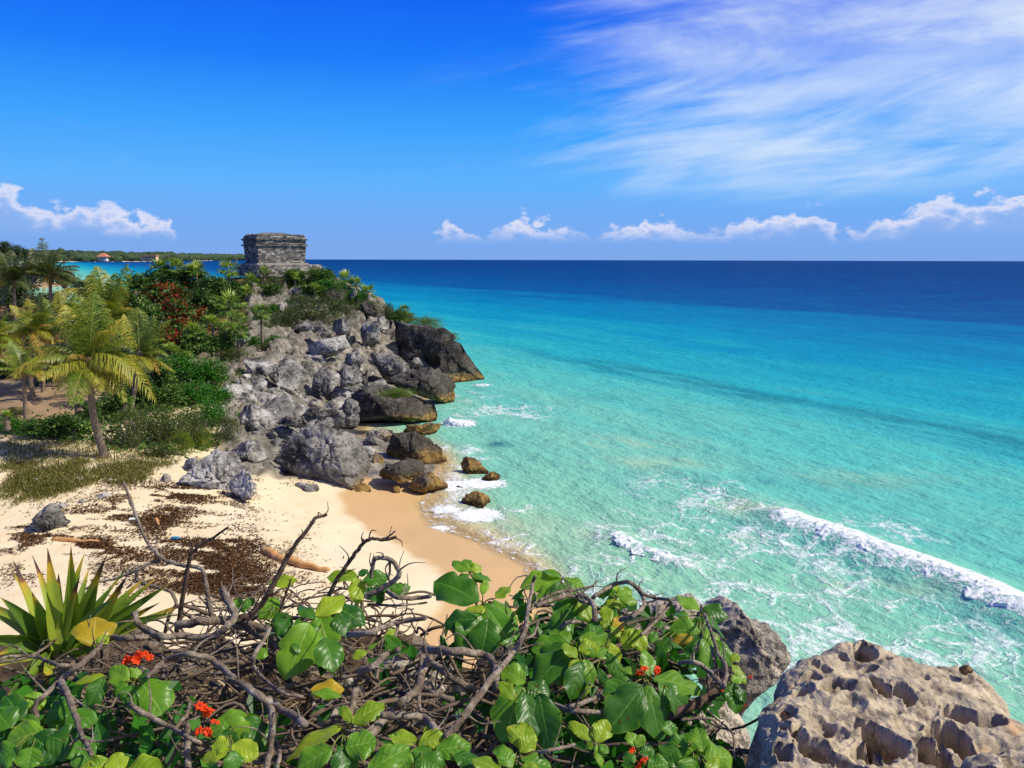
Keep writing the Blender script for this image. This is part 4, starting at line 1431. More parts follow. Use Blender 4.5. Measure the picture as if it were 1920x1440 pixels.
for g_ in gp:
    if np.isnan(g_[0]) or g_[2] < 0.4:
        continue
    s_ = float(np.clip(RNG.lognormal(-0.55, 0.5), .25, 1.5))
    o = bpy.data.objects.new('rubble_stone', protos[int(RNG.integers(6))])
    COL.objects.link(o)
    o.location = (g_[0], g_[1], g_[2] + s_ * .15)
    o.scale = (s_ * RNG.uniform(.8, 1.4), s_, s_ * RNG.uniform(.6, 1.0))
    o.rotation_euler = (RNG.uniform(-.6, .6), RNG.uniform(-.6, .6), RNG.uniform(0, 6.3))
    tag(o, 'loose grey limestone chunk in the rubble between the big rocks of the headland slope', 'rock', 'loose rubble on the headland slope')
    n_r += 1
# ------------------------------------------------------------------ vegetation
def unit(v):
    return v / (np.linalg.norm(v, axis=-1, keepdims=True) + 1e-9)


def cards(c, d, n, ln, wd, bend=0.0):
    """leaf quads: centre-base c, direction d, normal n, length, width"""
    d = unit(d)
    s = unit(np.cross(d, n))
    n = np.cross(s, d)
    ln = np.broadcast_to(ln, len(c))[:, None]
    wd = np.broadcast_to(wd, len(c))[:, None]
    v = np.stack([c, c + d * ln * .5 + s * wd * .5 + n * wd * .12, c + d * ln - n * ln * bend, c + d * ln * .5 - s * wd * .5 + n * wd * .12], 1).reshape(-1, 3)
    f = np.arange(len(c) * 4).reshape(-1, 4)
    return v, f


def foliage(name, mats, n=1800, clumps=46, leaf=(.09, .06), spread=.20, seed=0, up=.4, red=0.0, stems=True, flat=.0):
    """a bushy crown of unit radius made of leaf clumps with gaps between them"""
    r0 = np.random.default_rng(seed)
    cc = r0.normal(size=(clumps, 3))
    cc = unit(cc) * (r0.random((clumps, 1)) ** .42) * .86
    cc[:, 2] = np.where(cc[:, 2] < -.45, -cc[:, 2], cc[:, 2])
    cr = r0.uniform(.6, 1.35, clumps)
    k = r0.integers(0, clumps, n)
    off = r0.normal(size=(n, 3)) * spread * cr[k][:, None] * np.array([1, 1, .75])
    c = cc[k] + off
    outw = unit(c + np.array([0, 0, .25]))
    nn = unit(outw * .7 + r0.normal(size=(n, 3)) * .55 + np.array([0, 0, up]))
    d = unit(r0.normal(size=(n, 3)) + outw * .6)
    v, f = cards(c, d, nn, r0.uniform(.7, 1.3, n) * leaf[0], r0.uniform(.7, 1.3, n) * leaf[1], .1)
    tone = r0.normal(0, .16, clumps)
    rnd = np.clip(.45 + tone[k] + r0.normal(0, .18, n), 0, 1)
    mi = np.zeros(n, int)
    if red > 0:
        redc = r0.random(clumps) < red
        mi = np.where(redc[k] & (r0.random(n) < .75), 1, 0)
    bag_v, bag_f, at = [v], [f], [np.repeat(rnd, 4)]
    mi_all = [mi]
    base = len(v)
    if stems:
        for q_ in range(0, clumps, 2):
            pth = crom([np.array([0, 0, -.85]) + r0.normal(size=3) * .06, cc[q_] * .5 + np.array([0, 0, -.25]) + r0.normal(size=3) * .08, cc[q_]], 3)
            tv, tf = tube(pth, np.linspace(.028, .008, len(pth)), 4)
            bag_v.append(tv)
            bag_f.append(tf[0] + base)
            base += len(tv)
            at.append(np.full(len(tv), .3))
            mi_all.append(np.full(len(tf[0]), len(mats) - 1))
    o = mesh(name, np.vstack(bag_v), np.vstack(bag_f), mats, None, False, {'rnd': np.concatenate(at)}, mat_idx=np.concatenate(mi_all))
    me = o.data
    bpy.data.objects.remove(o)
    return me


def fan_crown(seed, fans=26, blades=15):
    r0 = np.random.default_rng(seed)
    V, F, A = [], [], []
    nb = 0
    for k in range(fans):
        azm = k * 2.4 + r0.normal() * .2
        elv = r0.uniform(-.55, 1.45)
        d = np.array([math.cos(azm) * math.cos(elv), math.sin(azm) * math.cos(elv), math.sin(elv)])
        hub = d * r0.uniform(.30, .52)
        tv, tf = tube(np.array([d * .02, hub * .6, hub]), .012, 3)
        V.append(tv); F.append(tf[0] + nb); A.append(np.full(len(tv), .6)); nb += len(tv)
        side = unit(np.cross(d, [0, 0, 1]) + 1e-6)
        upv = np.cross(side, d)
        fa = np.linspace(-1.75, 1.75, blades) + r0.normal(size=blades) * .06
        dirs = d[None] * np.cos(fa)[:, None] + (side * .92 + upv * .25 * r0.normal())[None] * np.sin(fa)[:, None] + np.array([0, 0, -.18]) * r0.random((blades, 1))
        ln = r0.uniform(.42, .60) * (1 - .25 * np.abs(fa) / 1.75) * r0.uniform(.85, 1.1, blades)
        nn = np.repeat((upv + r0.normal(size=3) * .25)[None], blades, 0)
        v, f = cards(np.repeat(hub[None], blades, 0), dirs, nn, ln, .060, .12)
        V.append(v); F.append(f + nb); nb += len(v)
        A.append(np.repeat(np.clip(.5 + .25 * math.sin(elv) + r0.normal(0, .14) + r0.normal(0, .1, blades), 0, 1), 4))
    o = mesh('fan', np.vstack(V), np.vstack(F), M['leaf_fan'], None, False, {'rnd': np.concatenate(A)})
    me = o.data
    bpy.data.objects.remove(o)
    return me


ST = M['stem']
PRO = {
    'b': [foliage('broad_foliage', [M['leaf_broad'], ST], 2300, 60, (.15, .12), .17, 10 + k) for k in range(3)],
    'r': [foliage('red_foliage', [M['leaf_broad'], M['leaf_red'], ST], 2300, 60, (.15, .12), .17, 20 + k, red=.36) for k in range(3)],
    'f': [foliage('fine_foliage', [M['leaf_fine'], ST], 4200, 80, (.085, .03), .15, 30 + k) for k in range(3)],
    'l': [foliage('lime_foliage', [M['leaf_lime'], ST], 3200, 60, (.13, .035), .17, 40 + k, up=.2) for k in range(2)],
    'c': [foliage('creeper_foliage', [M['leaf_creep'], ST], 2600, 80, (.11, .085), .16, 50 + k) for k in range(2)],
    'd': [foliage('dry_twiggy_foliage', [M['leaf_dry'], ST], 3000, 70, (.12, .014), .16, 60 + k) for k in range(1)],
    't': [foliage('tree_foliage', [M['leaf_far'], ST], 3000, 70, (.10, .07), .15, 70 + k) for k in range(3)],
}
FANS = [fan_crown(80 + k) for k in range(4)]
_cnt = [0]


def shrub(x, y, rx, ry, kind, label, group=None, name=None, Y=None):
    if Y is None:
        g_ = on_ground(x, min(y + ry * .75, 1000))[0]
        Yv = g_[1] if not np.isnan(g_[1]) else 90.0
    else:
        Yv = Y
    c = P(x, y, Yv)
    k = Yv / FPX
    _cnt[0] += 1
    me = PRO[kind][_cnt[0] % len(PRO[kind])]
    nm = name or {'b': 'broadleaf_shrub', 'r': 'red_leaved_shrub', 'f': 'fine_leaved_bush', 'l': 'lime_green_bush', 'c': 'green_creeper', 'd': 'dry_bush', 't': 'tree'}[kind]
    o = bpy.data.objects.new(nm, me)
    COL.objects.link(o)
    o.location = c
    o.scale = (rx * k * 1.08, (rx + ry) / 2 * k, ry * k * 1.12)
    o.rotation_euler = (0, 0, _cnt[0] * 1.9)
    if rx > ry * 1.25:
        o.rotation_euler = (0, 0, (_cnt[0] % 2) * math.pi)
    cat = {'b': 'shrub', 'r': 'shrub', 'f': 'bush', 'l': 'bush', 'c': 'creeper', 'd': 'bush', 't': 'tree'}[kind]
    return tag(o, label, cat, group)


TH = 'leafy thicket between the palms and the headland'
SHRUBS = [
    (262, 538, 30, 24, 'b', 'glossy green shrub at the left end of the thicket skyline, beside the gold palm'),
    (300, 526, 34, 22, 'b', 'round leaved shrub on the thicket skyline, under the leftmost fan palm tuft'),
    (352, 528, 36, 22, 'b', 'round leaved shrub on the thicket skyline, under the two rounder fan palm tufts'),
    (398, 542, 32, 24, 'b', 'green shrub where the thicket skyline drops to the bright sea'),
    (248, 576, 26, 30, 'b', 'dark shrub behind the gold fronds at the left edge of the thicket'),
    (292, 556, 32, 24, 'r', 'shrub with dark red leaves near the top left of the thicket'),
    (338, 560, 30, 24, 'r', 'shrub with a spray of dull red leaves just under the thicket skyline'),
    (388, 574, 34, 28, 'b', 'pale green shrub at the right of the thicket, above the bright fan palm'),
    (282, 604, 32, 30, 'b', 'dense dark green shrub left of the brightest red leaves'),
    (330, 586, 34, 24, 'r', 'shrub full of rust red leaves in the middle of the thicket'),
    (372, 604, 30, 24, 'r', 'shrub with red tips between the rust red shrub and the bright fan palm'),
    (334, 618, 30, 20, 'r', 'shrub with the brightest scarlet leaves, in the heart of the thicket'),
    (318, 646, 32, 24, 'r', 'low shrub with crimson leaves beside the shaded fan palm'),
    (366, 648, 34, 28, 'b', 'shaded shrub under the row of fan palms in the thicket'),
    (272, 648, 28, 26, 'b', 'shaded shrub behind the drooping fronds of the small palm'),
    (414, 650, 30, 22, 'b', 'shaded shrub at the foot of the fan palms, above the pale ledges'),
    (440, 548, 22, 18, 'b', 'small green shrub between the two tall fan palms left of the temple'),
    (462, 545, 18, 16, 'f', 'small dull bush just left of the temple platform'),
    (340, 694, 42, 28, 'c', 'leafy green creeper spreading below the shaded fan palm'),
    (392, 702, 38, 26, 'c', 'leafy green creeper reaching the lower pale ledge'),
    (300, 704, 32, 28, 'b', 'shrub beside the hanging gold frond, above the dark bush'),
    (436, 664, 28, 14, 'f', 'brownish low bush between the thicket and the knobbly ledge'),
    (400, 742, 34, 20, 'c', 'bright green creeper spilling towards the tall white rock'),
    (358, 742, 38, 24, 'c', 'bright green creeper in the middle, above the dark bush'),
    (310, 748, 36, 24, 'b', 'shrub with bare twigs right of the gold frond tips'),
    (262, 738, 28, 30, 'b', 'dark leafy shrub behind the main palm, right of its trunk'),
    (246, 806, 48, 42, 'f', 'dark olive bush just right of the main palm trunk'),
    (306, 802, 52, 44, 'f', 'largest dark olive bush, in the middle before the thicket'),
    (368, 806, 38, 38, 'f', 'dark olive bush next to the small upright pale stone'),
    (342, 834, 22, 26, 'l', 'feathery lime green bush at the foot of the dark olive bushes'),
    (382, 826, 16, 24, 'l', 'narrow lime green bush against the small upright pale stone'),
    (222, 764, 26, 28, 'b', 'small shrub tucked behind the main palm trunk'),
    (26, 800, 34, 16, 'c', 'low green plants on the sand at the far left of the palm shade'),
    (78, 806, 42, 20, 'b', 'low shaded shrub left of the main palm trunk, nearest the sand'),
    (132, 804, 40, 24, 'b', 'low shaded shrub touching the main palm trunk on its left'),
    (176, 776, 20, 22, 'b', 'shaded shrub directly behind the main palm trunk'),
    (28, 690, 44, 20, 'b', 'shaded shrub behind the leftmost trunks, beyond the brown path'),
    (104, 694, 44, 22, 'b', 'shaded shrub beyond the brown path behind the gold palms'),
    (226, 706, 24, 30, 'b', 'shaded shrub between the main palm and the small palm'),
    (28, 772, 32, 10, 'f', 'low strip of scrub along the near side of the brown path'),
    # headland top
    (520, 532, 26, 13, 'f', 'low grey green scrub in front of the temple platform'),
    (556, 522, 26, 15, 'b', 'green shrub against the middle of the temple platform'),
    (602, 520, 28, 17, 'b', 'dark round leaved shrub under the right end of the temple platform'),
    (618, 540, 34, 16, 'c', 'bright leafy creeper below the right end of the platform'),
    (592, 586, 62, 30, 'f', 'biggest dark olive bush on the headland, above the cliff faces'),
    (545, 596, 30, 22, 'f', 'dark olive bush on the left of the biggest headland bush'),
    (645, 582, 36, 20, 'f', 'olive bush on the right of the biggest headland bush, under the pale skyline rock'),
    (628, 555, 26, 16, 'd', 'dry grey leafless bush on the headland below the platform'),
    (726, 582, 18, 15, 'f', 'small dark bush on the seaward skyline, beside the spiky plant'),
    (744, 594, 18, 12, 'b', 'small rounded shrub on the seaward skyline, further down the slope'),
    (796, 612, 34, 18, 'l', 'grassy lime clump on the edge of the long cliff face'),
    (764, 598, 20, 12, 'l', 'small grassy clump above the long cliff face'),
    (836, 634, 24, 12, 'l', 'grassy tuft on the end of the cliff above the sea'),
    (602, 656, 20, 8, 'c', 'small creeper hanging on the long pale tilted slab'),
    (516, 640, 24, 11, 'c', 'yellow green creeper above the long pale tilted slab'),
    (495, 650, 18, 9, 'f', 'small scrub at the foot of the thin trunked fan palm'),
    (482, 690, 14, 7, 'c', 'small creeper between the two upper pale ledges'),
    (458, 732, 14, 8, 'c', 'small creeper above the tall white rock'),
    (575, 776, 11, 7, 'l', 'small lime plant among the rocks above the huge pitted boulder'),
    (615, 757, 10, 6, 'l', 'tiny lime plant left of the pale hump of the overhang'),
    (690, 574, 24, 14, 'f', 'dull scrub round the spiky plant on the seaward skyline'),
    (666, 556, 22, 14, 'c', 'leafy creeper beside the steep pale skyline rock'),
    (580, 548, 30, 14, 'b', 'mid green shrub between the platform scrub and the biggest headland bush'),
    (500, 614, 20, 12, 'f', 'low scrub beside the thin trunked fan palm'),
    (530, 640, 12, 7, 'b', 'tiny dark shrub in the shade of the rock wall'),
    (426, 812, 26, 34, 'f', 'dark bush squeezed between the olive bushes and the tall white rock'),
    (398, 776, 30, 26, 'c', 'leafy creeper above the small upright pale stone'),
    (300, 846, 40, 14, 'f', 'low twiggy skirt of scrub under the dark olive bushes'),
    (508, 546, 20, 12, 'b', 'leafy shrub just under the left half of the temple platform'),
    (478, 584, 14, 12, 'f', 'small scrub under the square grey boulder'),
    (524, 606, 26, 14, 'f', 'olive scrub between the thin trunked fan palm and the rock wall'),
    (512, 578, 12, 9, 'c', 'small creeper over the pale broken rock below the temple'),
    (560, 562, 24, 12, 'f', 'dull scrub beside the hooded grey rock'),
    (476, 640, 16, 10, 'c', 'creeper at the right foot of the fan palm row'),
    (448, 700, 18, 10, 'f', 'twiggy scrub between the upper pale ledge and the creeper'),
    (586, 740, 9, 6, 'l', 'tiny lime tuft on the crumbling outcrop'),
]
for s_ in SHRUBS:
    shrub(*s_[:6], group=TH if s_[1] < 780 and s_[0] < 445 else None)

shrub(742, 738, 38, 10, 'l', 'cushion of green moss and grass on top of the dark overhang', Y=54.6)

# trees on the low hill at the left, behind the palms
for x, y, rx, ry, Y, lab in [(6, 470, 20, 16, 150, 'dark tree at the top of the low hill at the far left'), (34, 474, 18, 13, 148, 'dark tree on the hill skyline, second from the left edge'), (60, 478, 16, 11, 152, 'small dark tree where the hill skyline falls to the coast'),
                             (10, 500, 34, 20, 118, 'broad green tree on the near face of the low hill'), (62, 506, 34, 20, 112, 'broad green tree behind the dark coconut palm'), (120, 525, 30, 16, 108, 'low green tree just right of the dark coconut palm'),
                             (160, 545, 34, 18, 96, 'low green tree behind the arching gold fronds'), (205, 560, 34, 20, 88, 'green tree between the gold palms and the thicket'), (24, 560, 46, 30, 86, 'big shaded tree behind the palms at the left edge'), (100, 580, 46, 30, 80, 'big shaded tree behind the dark coconut palm trunk'),
                             (20, 620, 44, 30, 72, 'shaded tree low behind the leftmost gold palm'), (90, 640, 44, 30, 70, 'shaded tree low behind the middle gold palm'), (190, 620, 40, 34, 70, 'shaded tree behind the crown of the main palm'), (170, 670, 36, 28, 66, 'shaded tree low behind the main palm')]:
    shrub(x, y, rx, ry, 't', lab, 'trees behind the palms', Y=Y)

for k in range(70):
    u_ = k / 70
    Yv = 140 + 520 * u_ ** 1.5
    xx = -95 - (Yv - 140) * .55 - RNG.uniform(0, 60)
    zz_ = max(terr0(np.array([xx]), np.array([Yv]))[0], .5)
    s_ = RNG.uniform(4, 7)
    px1, py1 = project(np.array([[xx, Yv, zz_]]))
    if px1[0] < -40:
        continue
    o = bpy.data.objects.new('tree', PRO['t'][k % 3])
    COL.objects.link(o)
    o.location = (xx, Yv, zz_ + s_ * .5)
    o.scale = (s_ * 1.4, s_ * 1.2, s_ * .8)
    o.rotation_euler = (0, 0, k * 1.3)
    tag(o, 'low green tree in the belt of trees along the near side of the bay', 'tree', 'belt of trees along the bay')

# fan palms
FP = [
    (300, 505, 18, 0, 'dark fan palm tuft on the skyline, leftmost of the three above the thicket'), (333, 506, 20, 0, 'fan palm tuft on the skyline, middle of the three above the thicket'), (368, 512, 20, 0, 'rounded fan palm tuft on the skyline, right of the three above the thicket'),
    (429, 508, 20, 18, 'tall fan palm on the skyline touching the left end of the temple platform'), (470, 530, 17, 6, 'fan palm below the left end of the temple platform'), (496, 510, 11, 8, 'small fan palm in front of the temple platform wall'),
    (462, 548, 12, 4, 'yellowish fan palm above the square grey boulder'), (432, 576, 28, 10, 'large bright fan palm at the right edge of the thicket'), (489, 588, 19, 48, 'fan palm on a thin dark trunk before the pale rocks'),
    (452, 600, 13, 6, 'small bright fan palm under the large bright one'), (398, 610, 18, 14, 'fan palm at the left of the row under the thicket'), (424, 618, 18, 18, 'fan palm in the middle of the row under the thicket'), (447, 622, 18, 20, 'fan palm at the right of the row under the thicket'),
    (366, 624, 20, 18, 'shaded blue green fan palm beside the crimson leaves'), (322, 662, 18, 10, 'bright fan palm in front of the thicket, near the drooping palm'), (552, 520, 11, 4, 'small pale fan palm before the middle of the platform'),
    (590, 542, 11, 3, 'small yellow green fan palm on the headland under the round leaved shrub'), (648, 524, 16, 2, 'dark fan palm on the skyline right of the temple platform'), (668, 534, 13, 2, 'dark fan palm on the seaward skyline, next down from the platform'),
    (690, 550, 16, 4, 'spiky fan palm on the seaward skyline above the black hollow rock'), (758, 582, 11, 2, 'small fan palm lower down the seaward skyline'), (236, 560, 16, 6, 'fan palm half hidden behind the gold palm'),
    (12, 782, 12, 4, 'small spiky fan palm on the sand at the left edge'), (145, 752, 11, 2, 'small bright fan palm behind the leaning trunk'), (232, 748, 13, 4, 'small bright fan palm under the small palm'), (350, 672, 14, 6, 'small shaded fan palm low in the thicket'),
]
for k, (x, y, r_, tr, lab) in enumerate(FP):
    g_ = on_ground(x, y + r_ * .5 + tr)[0]
    Yv = g_[1] if not np.isnan(g_[1]) else 92.0
    Yv = Yv - (3.2 if x < 480 and y > 560 else 1.6)
    c = P(x, y, Yv)
    kk_ = Yv / FPX
    root = empty('fan_palm', (c[0], c[1], c[2] - (r_ * .6 + tr) * kk_), lab, 'fan palm', 'fan palms on the slope')
    cr = bpy.data.objects.new('crown', FANS[k % 4])
    COL.objects.link(cr)
    cr.parent = root
    cr.location = (0, 0, (r_ * .6 + tr) * kk_)
    cr.scale = (r_ * kk_ * 1.48,) * 3
    cr.rotation_euler = (RNG.uniform(-.15, .15), RNG.uniform(-.15, .15), RNG.uniform(0, 6))
    h = (r_ * .6 + tr) * kk_
    pth = crom([(0, 0, -.4), (RNG.uniform(-.1, .1), 0, h * .5), (0, 0, h)], 5)
    v, f = tube(pth, np.linspace(.16, .11, len(pth)) * (1 + .15 * np.sin(np.arange(len(pth)) * 2.1)), 7)
    mesh('trunk', v, f, M['trunk'], root)


# coconut palms
def frond(bag_, c, e, arch, r0, ll=.34, droop=.75, nl=66, tone=.45, rw=.03, ragged=.15):
    """one feather frond from c to e, arching; leaflets hang from the midrib"""
    L = np.linalg.norm(e - c)
    ctrl = c + (e - c) * .42 + np.array([0, 0, arch * L])
    tt = np.linspace(0, 1, nl + 6)[:, None]
    pth = (1 - tt) ** 2 * c + 2 * tt * (1 - tt) * ctrl + tt ** 2 * e
    tv, tf = tube(pth, np.linspace(rw, rw * .25, len(pth)), 4)
    bag_.add(tv, tf[0], np.full(len(tv), .85))
    tan = unit(np.gradient(pth, axis=0))
    Lc = np.linalg.norm(np.diff(pth, axis=0), axis=1).sum()
    ts = np.linspace(.10, .995, nl)
    idx = ts * (len(pth) - 1)
    i0 = np.floor(idx).astype(int).clip(0, len(pth) - 2)
    fr = (idx - i0)[:, None]
    base = pth[i0] * (1 - fr) + pth[i0 + 1] * fr
    tg = tan[i0]
    side = unit(np.cross(tg, np.array([0, 0, 1.0])) + r0.normal(size=(nl, 3)) * .05)
    for sg in (1, -1):
        keep = r0.random(nl) > ragged
        lnn = Lc * ll * np.clip(np.sin(math.pi * (.16 + .80 * ts)), .12, 1) * r0.uniform(.8, 1.15, nl)
        d0 = unit(side * sg * .85 + tg * .55 + np.array([0, 0, .10]))
        d1_ = unit(d0 + np.array([0, 0, -droop * 1.0]) + r0.normal(size=(nl, 3)) * .10)
        d2_ = unit(d1_ + np.array([0, 0, -droop * 1.3]))
        wv = .027 * (Lc / 3.2) * np.ones(nl)
        ax = unit(np.cross(d0, np.array([0, 0, 1.0]))) * wv[:, None]
        p0 = base
        p1 = base + d0 * (lnn * .4)[:, None]
        p2 = p1 + d1_ * (lnn * .35)[:, None]
        p3 = p2 + d2_ * (lnn * .30)[:, None]
        ax2 = unit(np.cross(tg, d1_) * .2 + tg) * wv[:, None]
        v = np.stack([p0 - ax2 * .5, p0 + ax2 * .5, p1 - ax2, p1 + ax2, p2 - ax2 * .8, p2 + ax2 * .8, p3 - ax2 * .15, p3 + ax2 * .15], 1)[keep]
        n_ = len(v)
        if n_ == 0:
            continue
        b8 = np.arange(n_)[:, None] * 8
        f = np.concatenate([b8 + np.array([0, 1, 3, 2]), b8 + np.array([2, 3, 5, 4]), b8 + np.array([4, 5, 7, 6])])
        a = np.clip(tone + r0.normal(0, .10, (n_, 1)) + np.array([0, 0, .04, .04, .14, .14, .34, .34])[None] + .22 * (ts[keep][:, None] - .5), 0, 1)
        bag_.add(v.reshape(-1, 3), f, a.ravel())


def coco_palm(label, Y, crown, base, tips, trunk_r=(.20, .13), lean=None, seed=0, mats=('frond_green', 'frond_gold', 'frond_dry'), extra=8, flen=3.0, yb=None):
    """tips: (x, y, arch, material index, dY)"""
    r0 = np.random.default_rng(seed)
    yb = yb or Y
    b = P(base[0], base[1], yb)
    c = P(crown[0], crown[1], Y)
    root = empty('coconut_palm', b, label, 'palm tree', 'coconut palms behind the beach')
    mid = (b + c) / 2 + np.array(lean if lean else (0, 0, 0))
    pth = crom([b - np.array([0, 0, .5]), b + (mid - b) * .15, mid, c], 14)
    n = len(pth)
    u = np.linspace(0, 1, n)
    rr = np.interp(u, [0, .12, .25, 1], [trunk_r[0] * 1.5, trunk_r[0] * 1.15, trunk_r[0], trunk_r[1]]) * (1 + .05 * np.sin(u * n * 1.7)) 
    v, f = tube(pth, rr, 12)
    mesh('trunk', local(root, v), f, M['trunk'], root)
    cr = empty('crown', c - b)
    cr.parent = root
    # fibrous heart and old leaf bases
    hv, hf = ico(3)
    hv = hv * np.array([.24, .24, .42]) * (1 + .25 * perlin(hv * 4 + seed))[:, None]
    mesh('crown_heart', hv, hf, M['trunk'], cr)
    lst = list(tips)
    for k in range(extra):
        a = k * 2.4 + seed
        ev = r0.uniform(-.5, 1.1)
        L = flen * r0.uniform(.75, 1.05)
        d = np.array([math.cos(a) * math.cos(ev), math.sin(a) * math.cos(ev), math.sin(ev) * .9 - .15]) * L
        lst.append((d, .22 + .1 * r0.random(), 0 if ev > .2 else int(r0.integers(0, 2)), None))
    for tpx in lst:
        if len(tpx) == 5:
            e = P(tpx[0], tpx[1], Y + tpx[4])
            arch, mi = tpx[2], tpx[3]
        else:
            e = c + tpx[0]
            arch, mi = tpx[1], tpx[2]
        b_ = Bag()
        frond(b_, np.zeros(3), e - c, arch, r0, tone=[.42, .5, .45][mi], droop=.5 + .35 * (mi > 0), ragged=[.08, .15, .3][mi])
        vv = np.vstack(b_.v)
        mesh('frond', vv, [np.vstack(b_.q)], M[mats[mi]], cr, False, {'rnd': np.concatenate(b_.a)})
    return root


gb = on_ground(195, 858)[0]
coco_palm('main coconut palm with a leaning grey trunk and gold fronds, nearest the beach', gb[1], (168, 682), (196, 858),
          [(66, 652, .30, 1, .4), (22, 702, .40, 1, -.6), (100, 745, .55, 1, -1.0), (128, 672, .40, 2, -1.4), (222, 700, .34, 1, -1.2), (262, 700, .36, 1, -.4), (236, 752, .55, 1, -.8), (291, 752, .62, 1, -.4), (214, 742, .5, 2, -.6), (186, 742, .5, 2, -.9), (142, 738, .6, 2, -.4),
           (150, 556, .10, 0, .2), (122, 572, .25, 1, .8), (190, 560, .10, 0, .8), (226, 598, .35, 1, .4), (250, 640, .34, 0, .8), (205, 620, .45, 1, -.8), (132, 612, .34, 0, .2), (175, 548, .05, 0, -.3)],
          (.21, .14), (-.22, 0, 0), 3, extra=13, flen=2.7)
coco_palm('gold green coconut palm with a plume reaching up to the bay, behind the main palm', 56, (206, 600), (204, 742), [(238, 496, .10, 0, 0), (168, 516, .40, 1, .5), (152, 560, .45, 1, 0), (120, 545, .45, 1, 1), (252, 580, .45, 2, 0), (230, 540, .25, 1, -1), (182, 500, .2, 0, .5), (252, 618, .5, 1, -.5), (196, 512, .12, 1, .8), (215, 515, .15, 0, -.5)],
          (.18, .13), None, 5, extra=9, flen=3.0)
coco_palm('small coconut palm with drooping dark fronds on a pale stump of a trunk', 48, (262, 668), (246, 768), [(318, 600, .30, 0, .2), (316, 668, .5, 0, 0), (300, 702, .5, 2, -.5), (232, 590, .14, 1, .2), (256, 578, .05, 0, .5), (286, 590, .2, 0, .8), (225, 690, .4, 1, -.5), (308, 636, .4, 0, -.5), (232, 640, .3, 0, .3), (270, 700, .5, 0, -1)],
          (.15, .12), None, 6, extra=7, flen=2.1)
coco_palm('gold coconut palm at the left with two close trunks below it', 50, (64, 624), (66, 768), [(20, 572, .35, 1, 0), (36, 600, .45, 1, -.6), (52, 560, .22, 1, 0), (88, 566, .25, 0, .3), (96, 610, .4, 2, 0), (20, 650, .5, 1, -.5), (100, 640, .4, 1, -.5), (30, 690, .55, 2, -.6), (76, 552, .1, 0, .6), (86, 680, .5, 2, -1)],
          (.16, .12), (-.3, 0, 0), 7, extra=10, flen=2.7)
coco_palm('dark coconut palm standing tallest against the far coast', 62, (94, 524), (98, 690), [(78, 446, .06, 0, 0), (60, 466, .22, 0, .4), (112, 464, .10, 0, .2), (148, 500, .36, 0, 0), (50, 490, .35, 0, 0), (140, 478, .25, 0, .8), (68, 540, .5, 2, -.6), (82, 548, .7, 2, -1.0), (130, 540, .55, 2, -.4), (40, 520, .4, 0, -.5), (98, 470, .08, 0, -.5), (138, 520, .45, 0, -.6)],
          (.17, .12), None, 8, ('frond_dark', 'frond_dark', 'frond_dry'), 10, 3.0)
coco_palm('dark coconut palm at the left edge, beside the tallest dark one', 64, (26, 532), (30, 700), [(2, 474, .2, 0, 0), (40, 468, .12, 0, .4), (62, 500, .35, 0, 0), (-30, 520, .35, 0, 0), (60, 548, .5, 0, -.6), (-20, 560, .5, 2, -.5), (20, 470, .06, 0, .5), (56, 480, .2, 0, .6), (4, 575, .6, 0, -1)],
          (.17, .12), None, 9, ('frond_dark', 'frond_gold', 'frond_dry'), 10, 3.0)
coco_palm('gold fronded coconut palm cut by the left edge of the view', 46, (-16, 640), (-10, 790), [(24, 610, .35, 1, 0), (30, 660, .45, 1, -.4), (18, 690, .55, 2, -.5), (10, 590, .15, 0, .3), (-40, 600, .3, 0, 0), (8, 625, .3, 1, -.8), (24, 640, .4, 0, -.4)],
          (.16, .12), None, 10, extra=9, flen=2.8)
coco_palm('thin coconut palm with a short trunk leaning right behind the main palm', 50, (124, 690), (146, 772), [(98, 640, .2, 2, 0), (130, 620, .1, 0, .2), (160, 650, .3, 0, 0), (90, 700, .45, 1, -.4), (108, 735, .6, 2, -.6), (150, 610, .1, 0, .4)],
          (.12, .09), None, 11, extra=3, flen=1.8)
coco_palm('full gold green coconut palm standing behind the left of the main palm', 53, (120, 604), (112, 752), [(60, 590, .35, 1, 0), (84, 560, .2, 0, .4), (140, 548, .1, 0, .2), (172, 590, .35, 1, 0), (70, 630, .5, 1, -.5), (150, 650, .5, 0, -.6), (110, 545, .08, 1, .4), (100, 650, .5, 2, -.8)],
          (.15, .12), None, 21, extra=12, flen=2.6)
coco_palm('low young coconut palm with wide gold fronds left of the main trunk', 45, (44, 700), (48, 775), [(6, 660, .3, 1, 0), (20, 640, .2, 0, .3), (60, 640, .15, 0, .2), (90, 670, .35, 1, 0), (10, 710, .45, 1, -.4), (84, 715, .45, 2, -.4)],
          (.12, .09), None, 22, extra=9, flen=1.9)
coco_palm('slim dark trunked coconut palm close beside the left gold palm', 52, (86, 650), (78, 766), [(60, 600, .2, 0, .4), (110, 600, .25, 1, .2), (120, 640, .4, 2, 0), (50, 660, .5, 2, -.4), (84, 590, .05, 0, .4), (112, 668, .5, 0, -.6)],
          (.12, .09), None, 12, extra=3, flen=2.0)

# ------------------------------------------------------------------ ground cover, grass, seaweed
def scatter_px(poly, n, rr=RNG):
    xs_ = rr.uniform(min(a for a, b in poly), max(a for a, b in poly), n * 4)
    ys_ = rr.uniform(min(b for a, b in poly), max(b for a, b in poly), n * 4)
    k = in_poly(xs_, ys_, poly)
    g = on_ground(xs_[k][:n], ys_[k][:n])
    return g[~np.isnan(g[:, 0])]


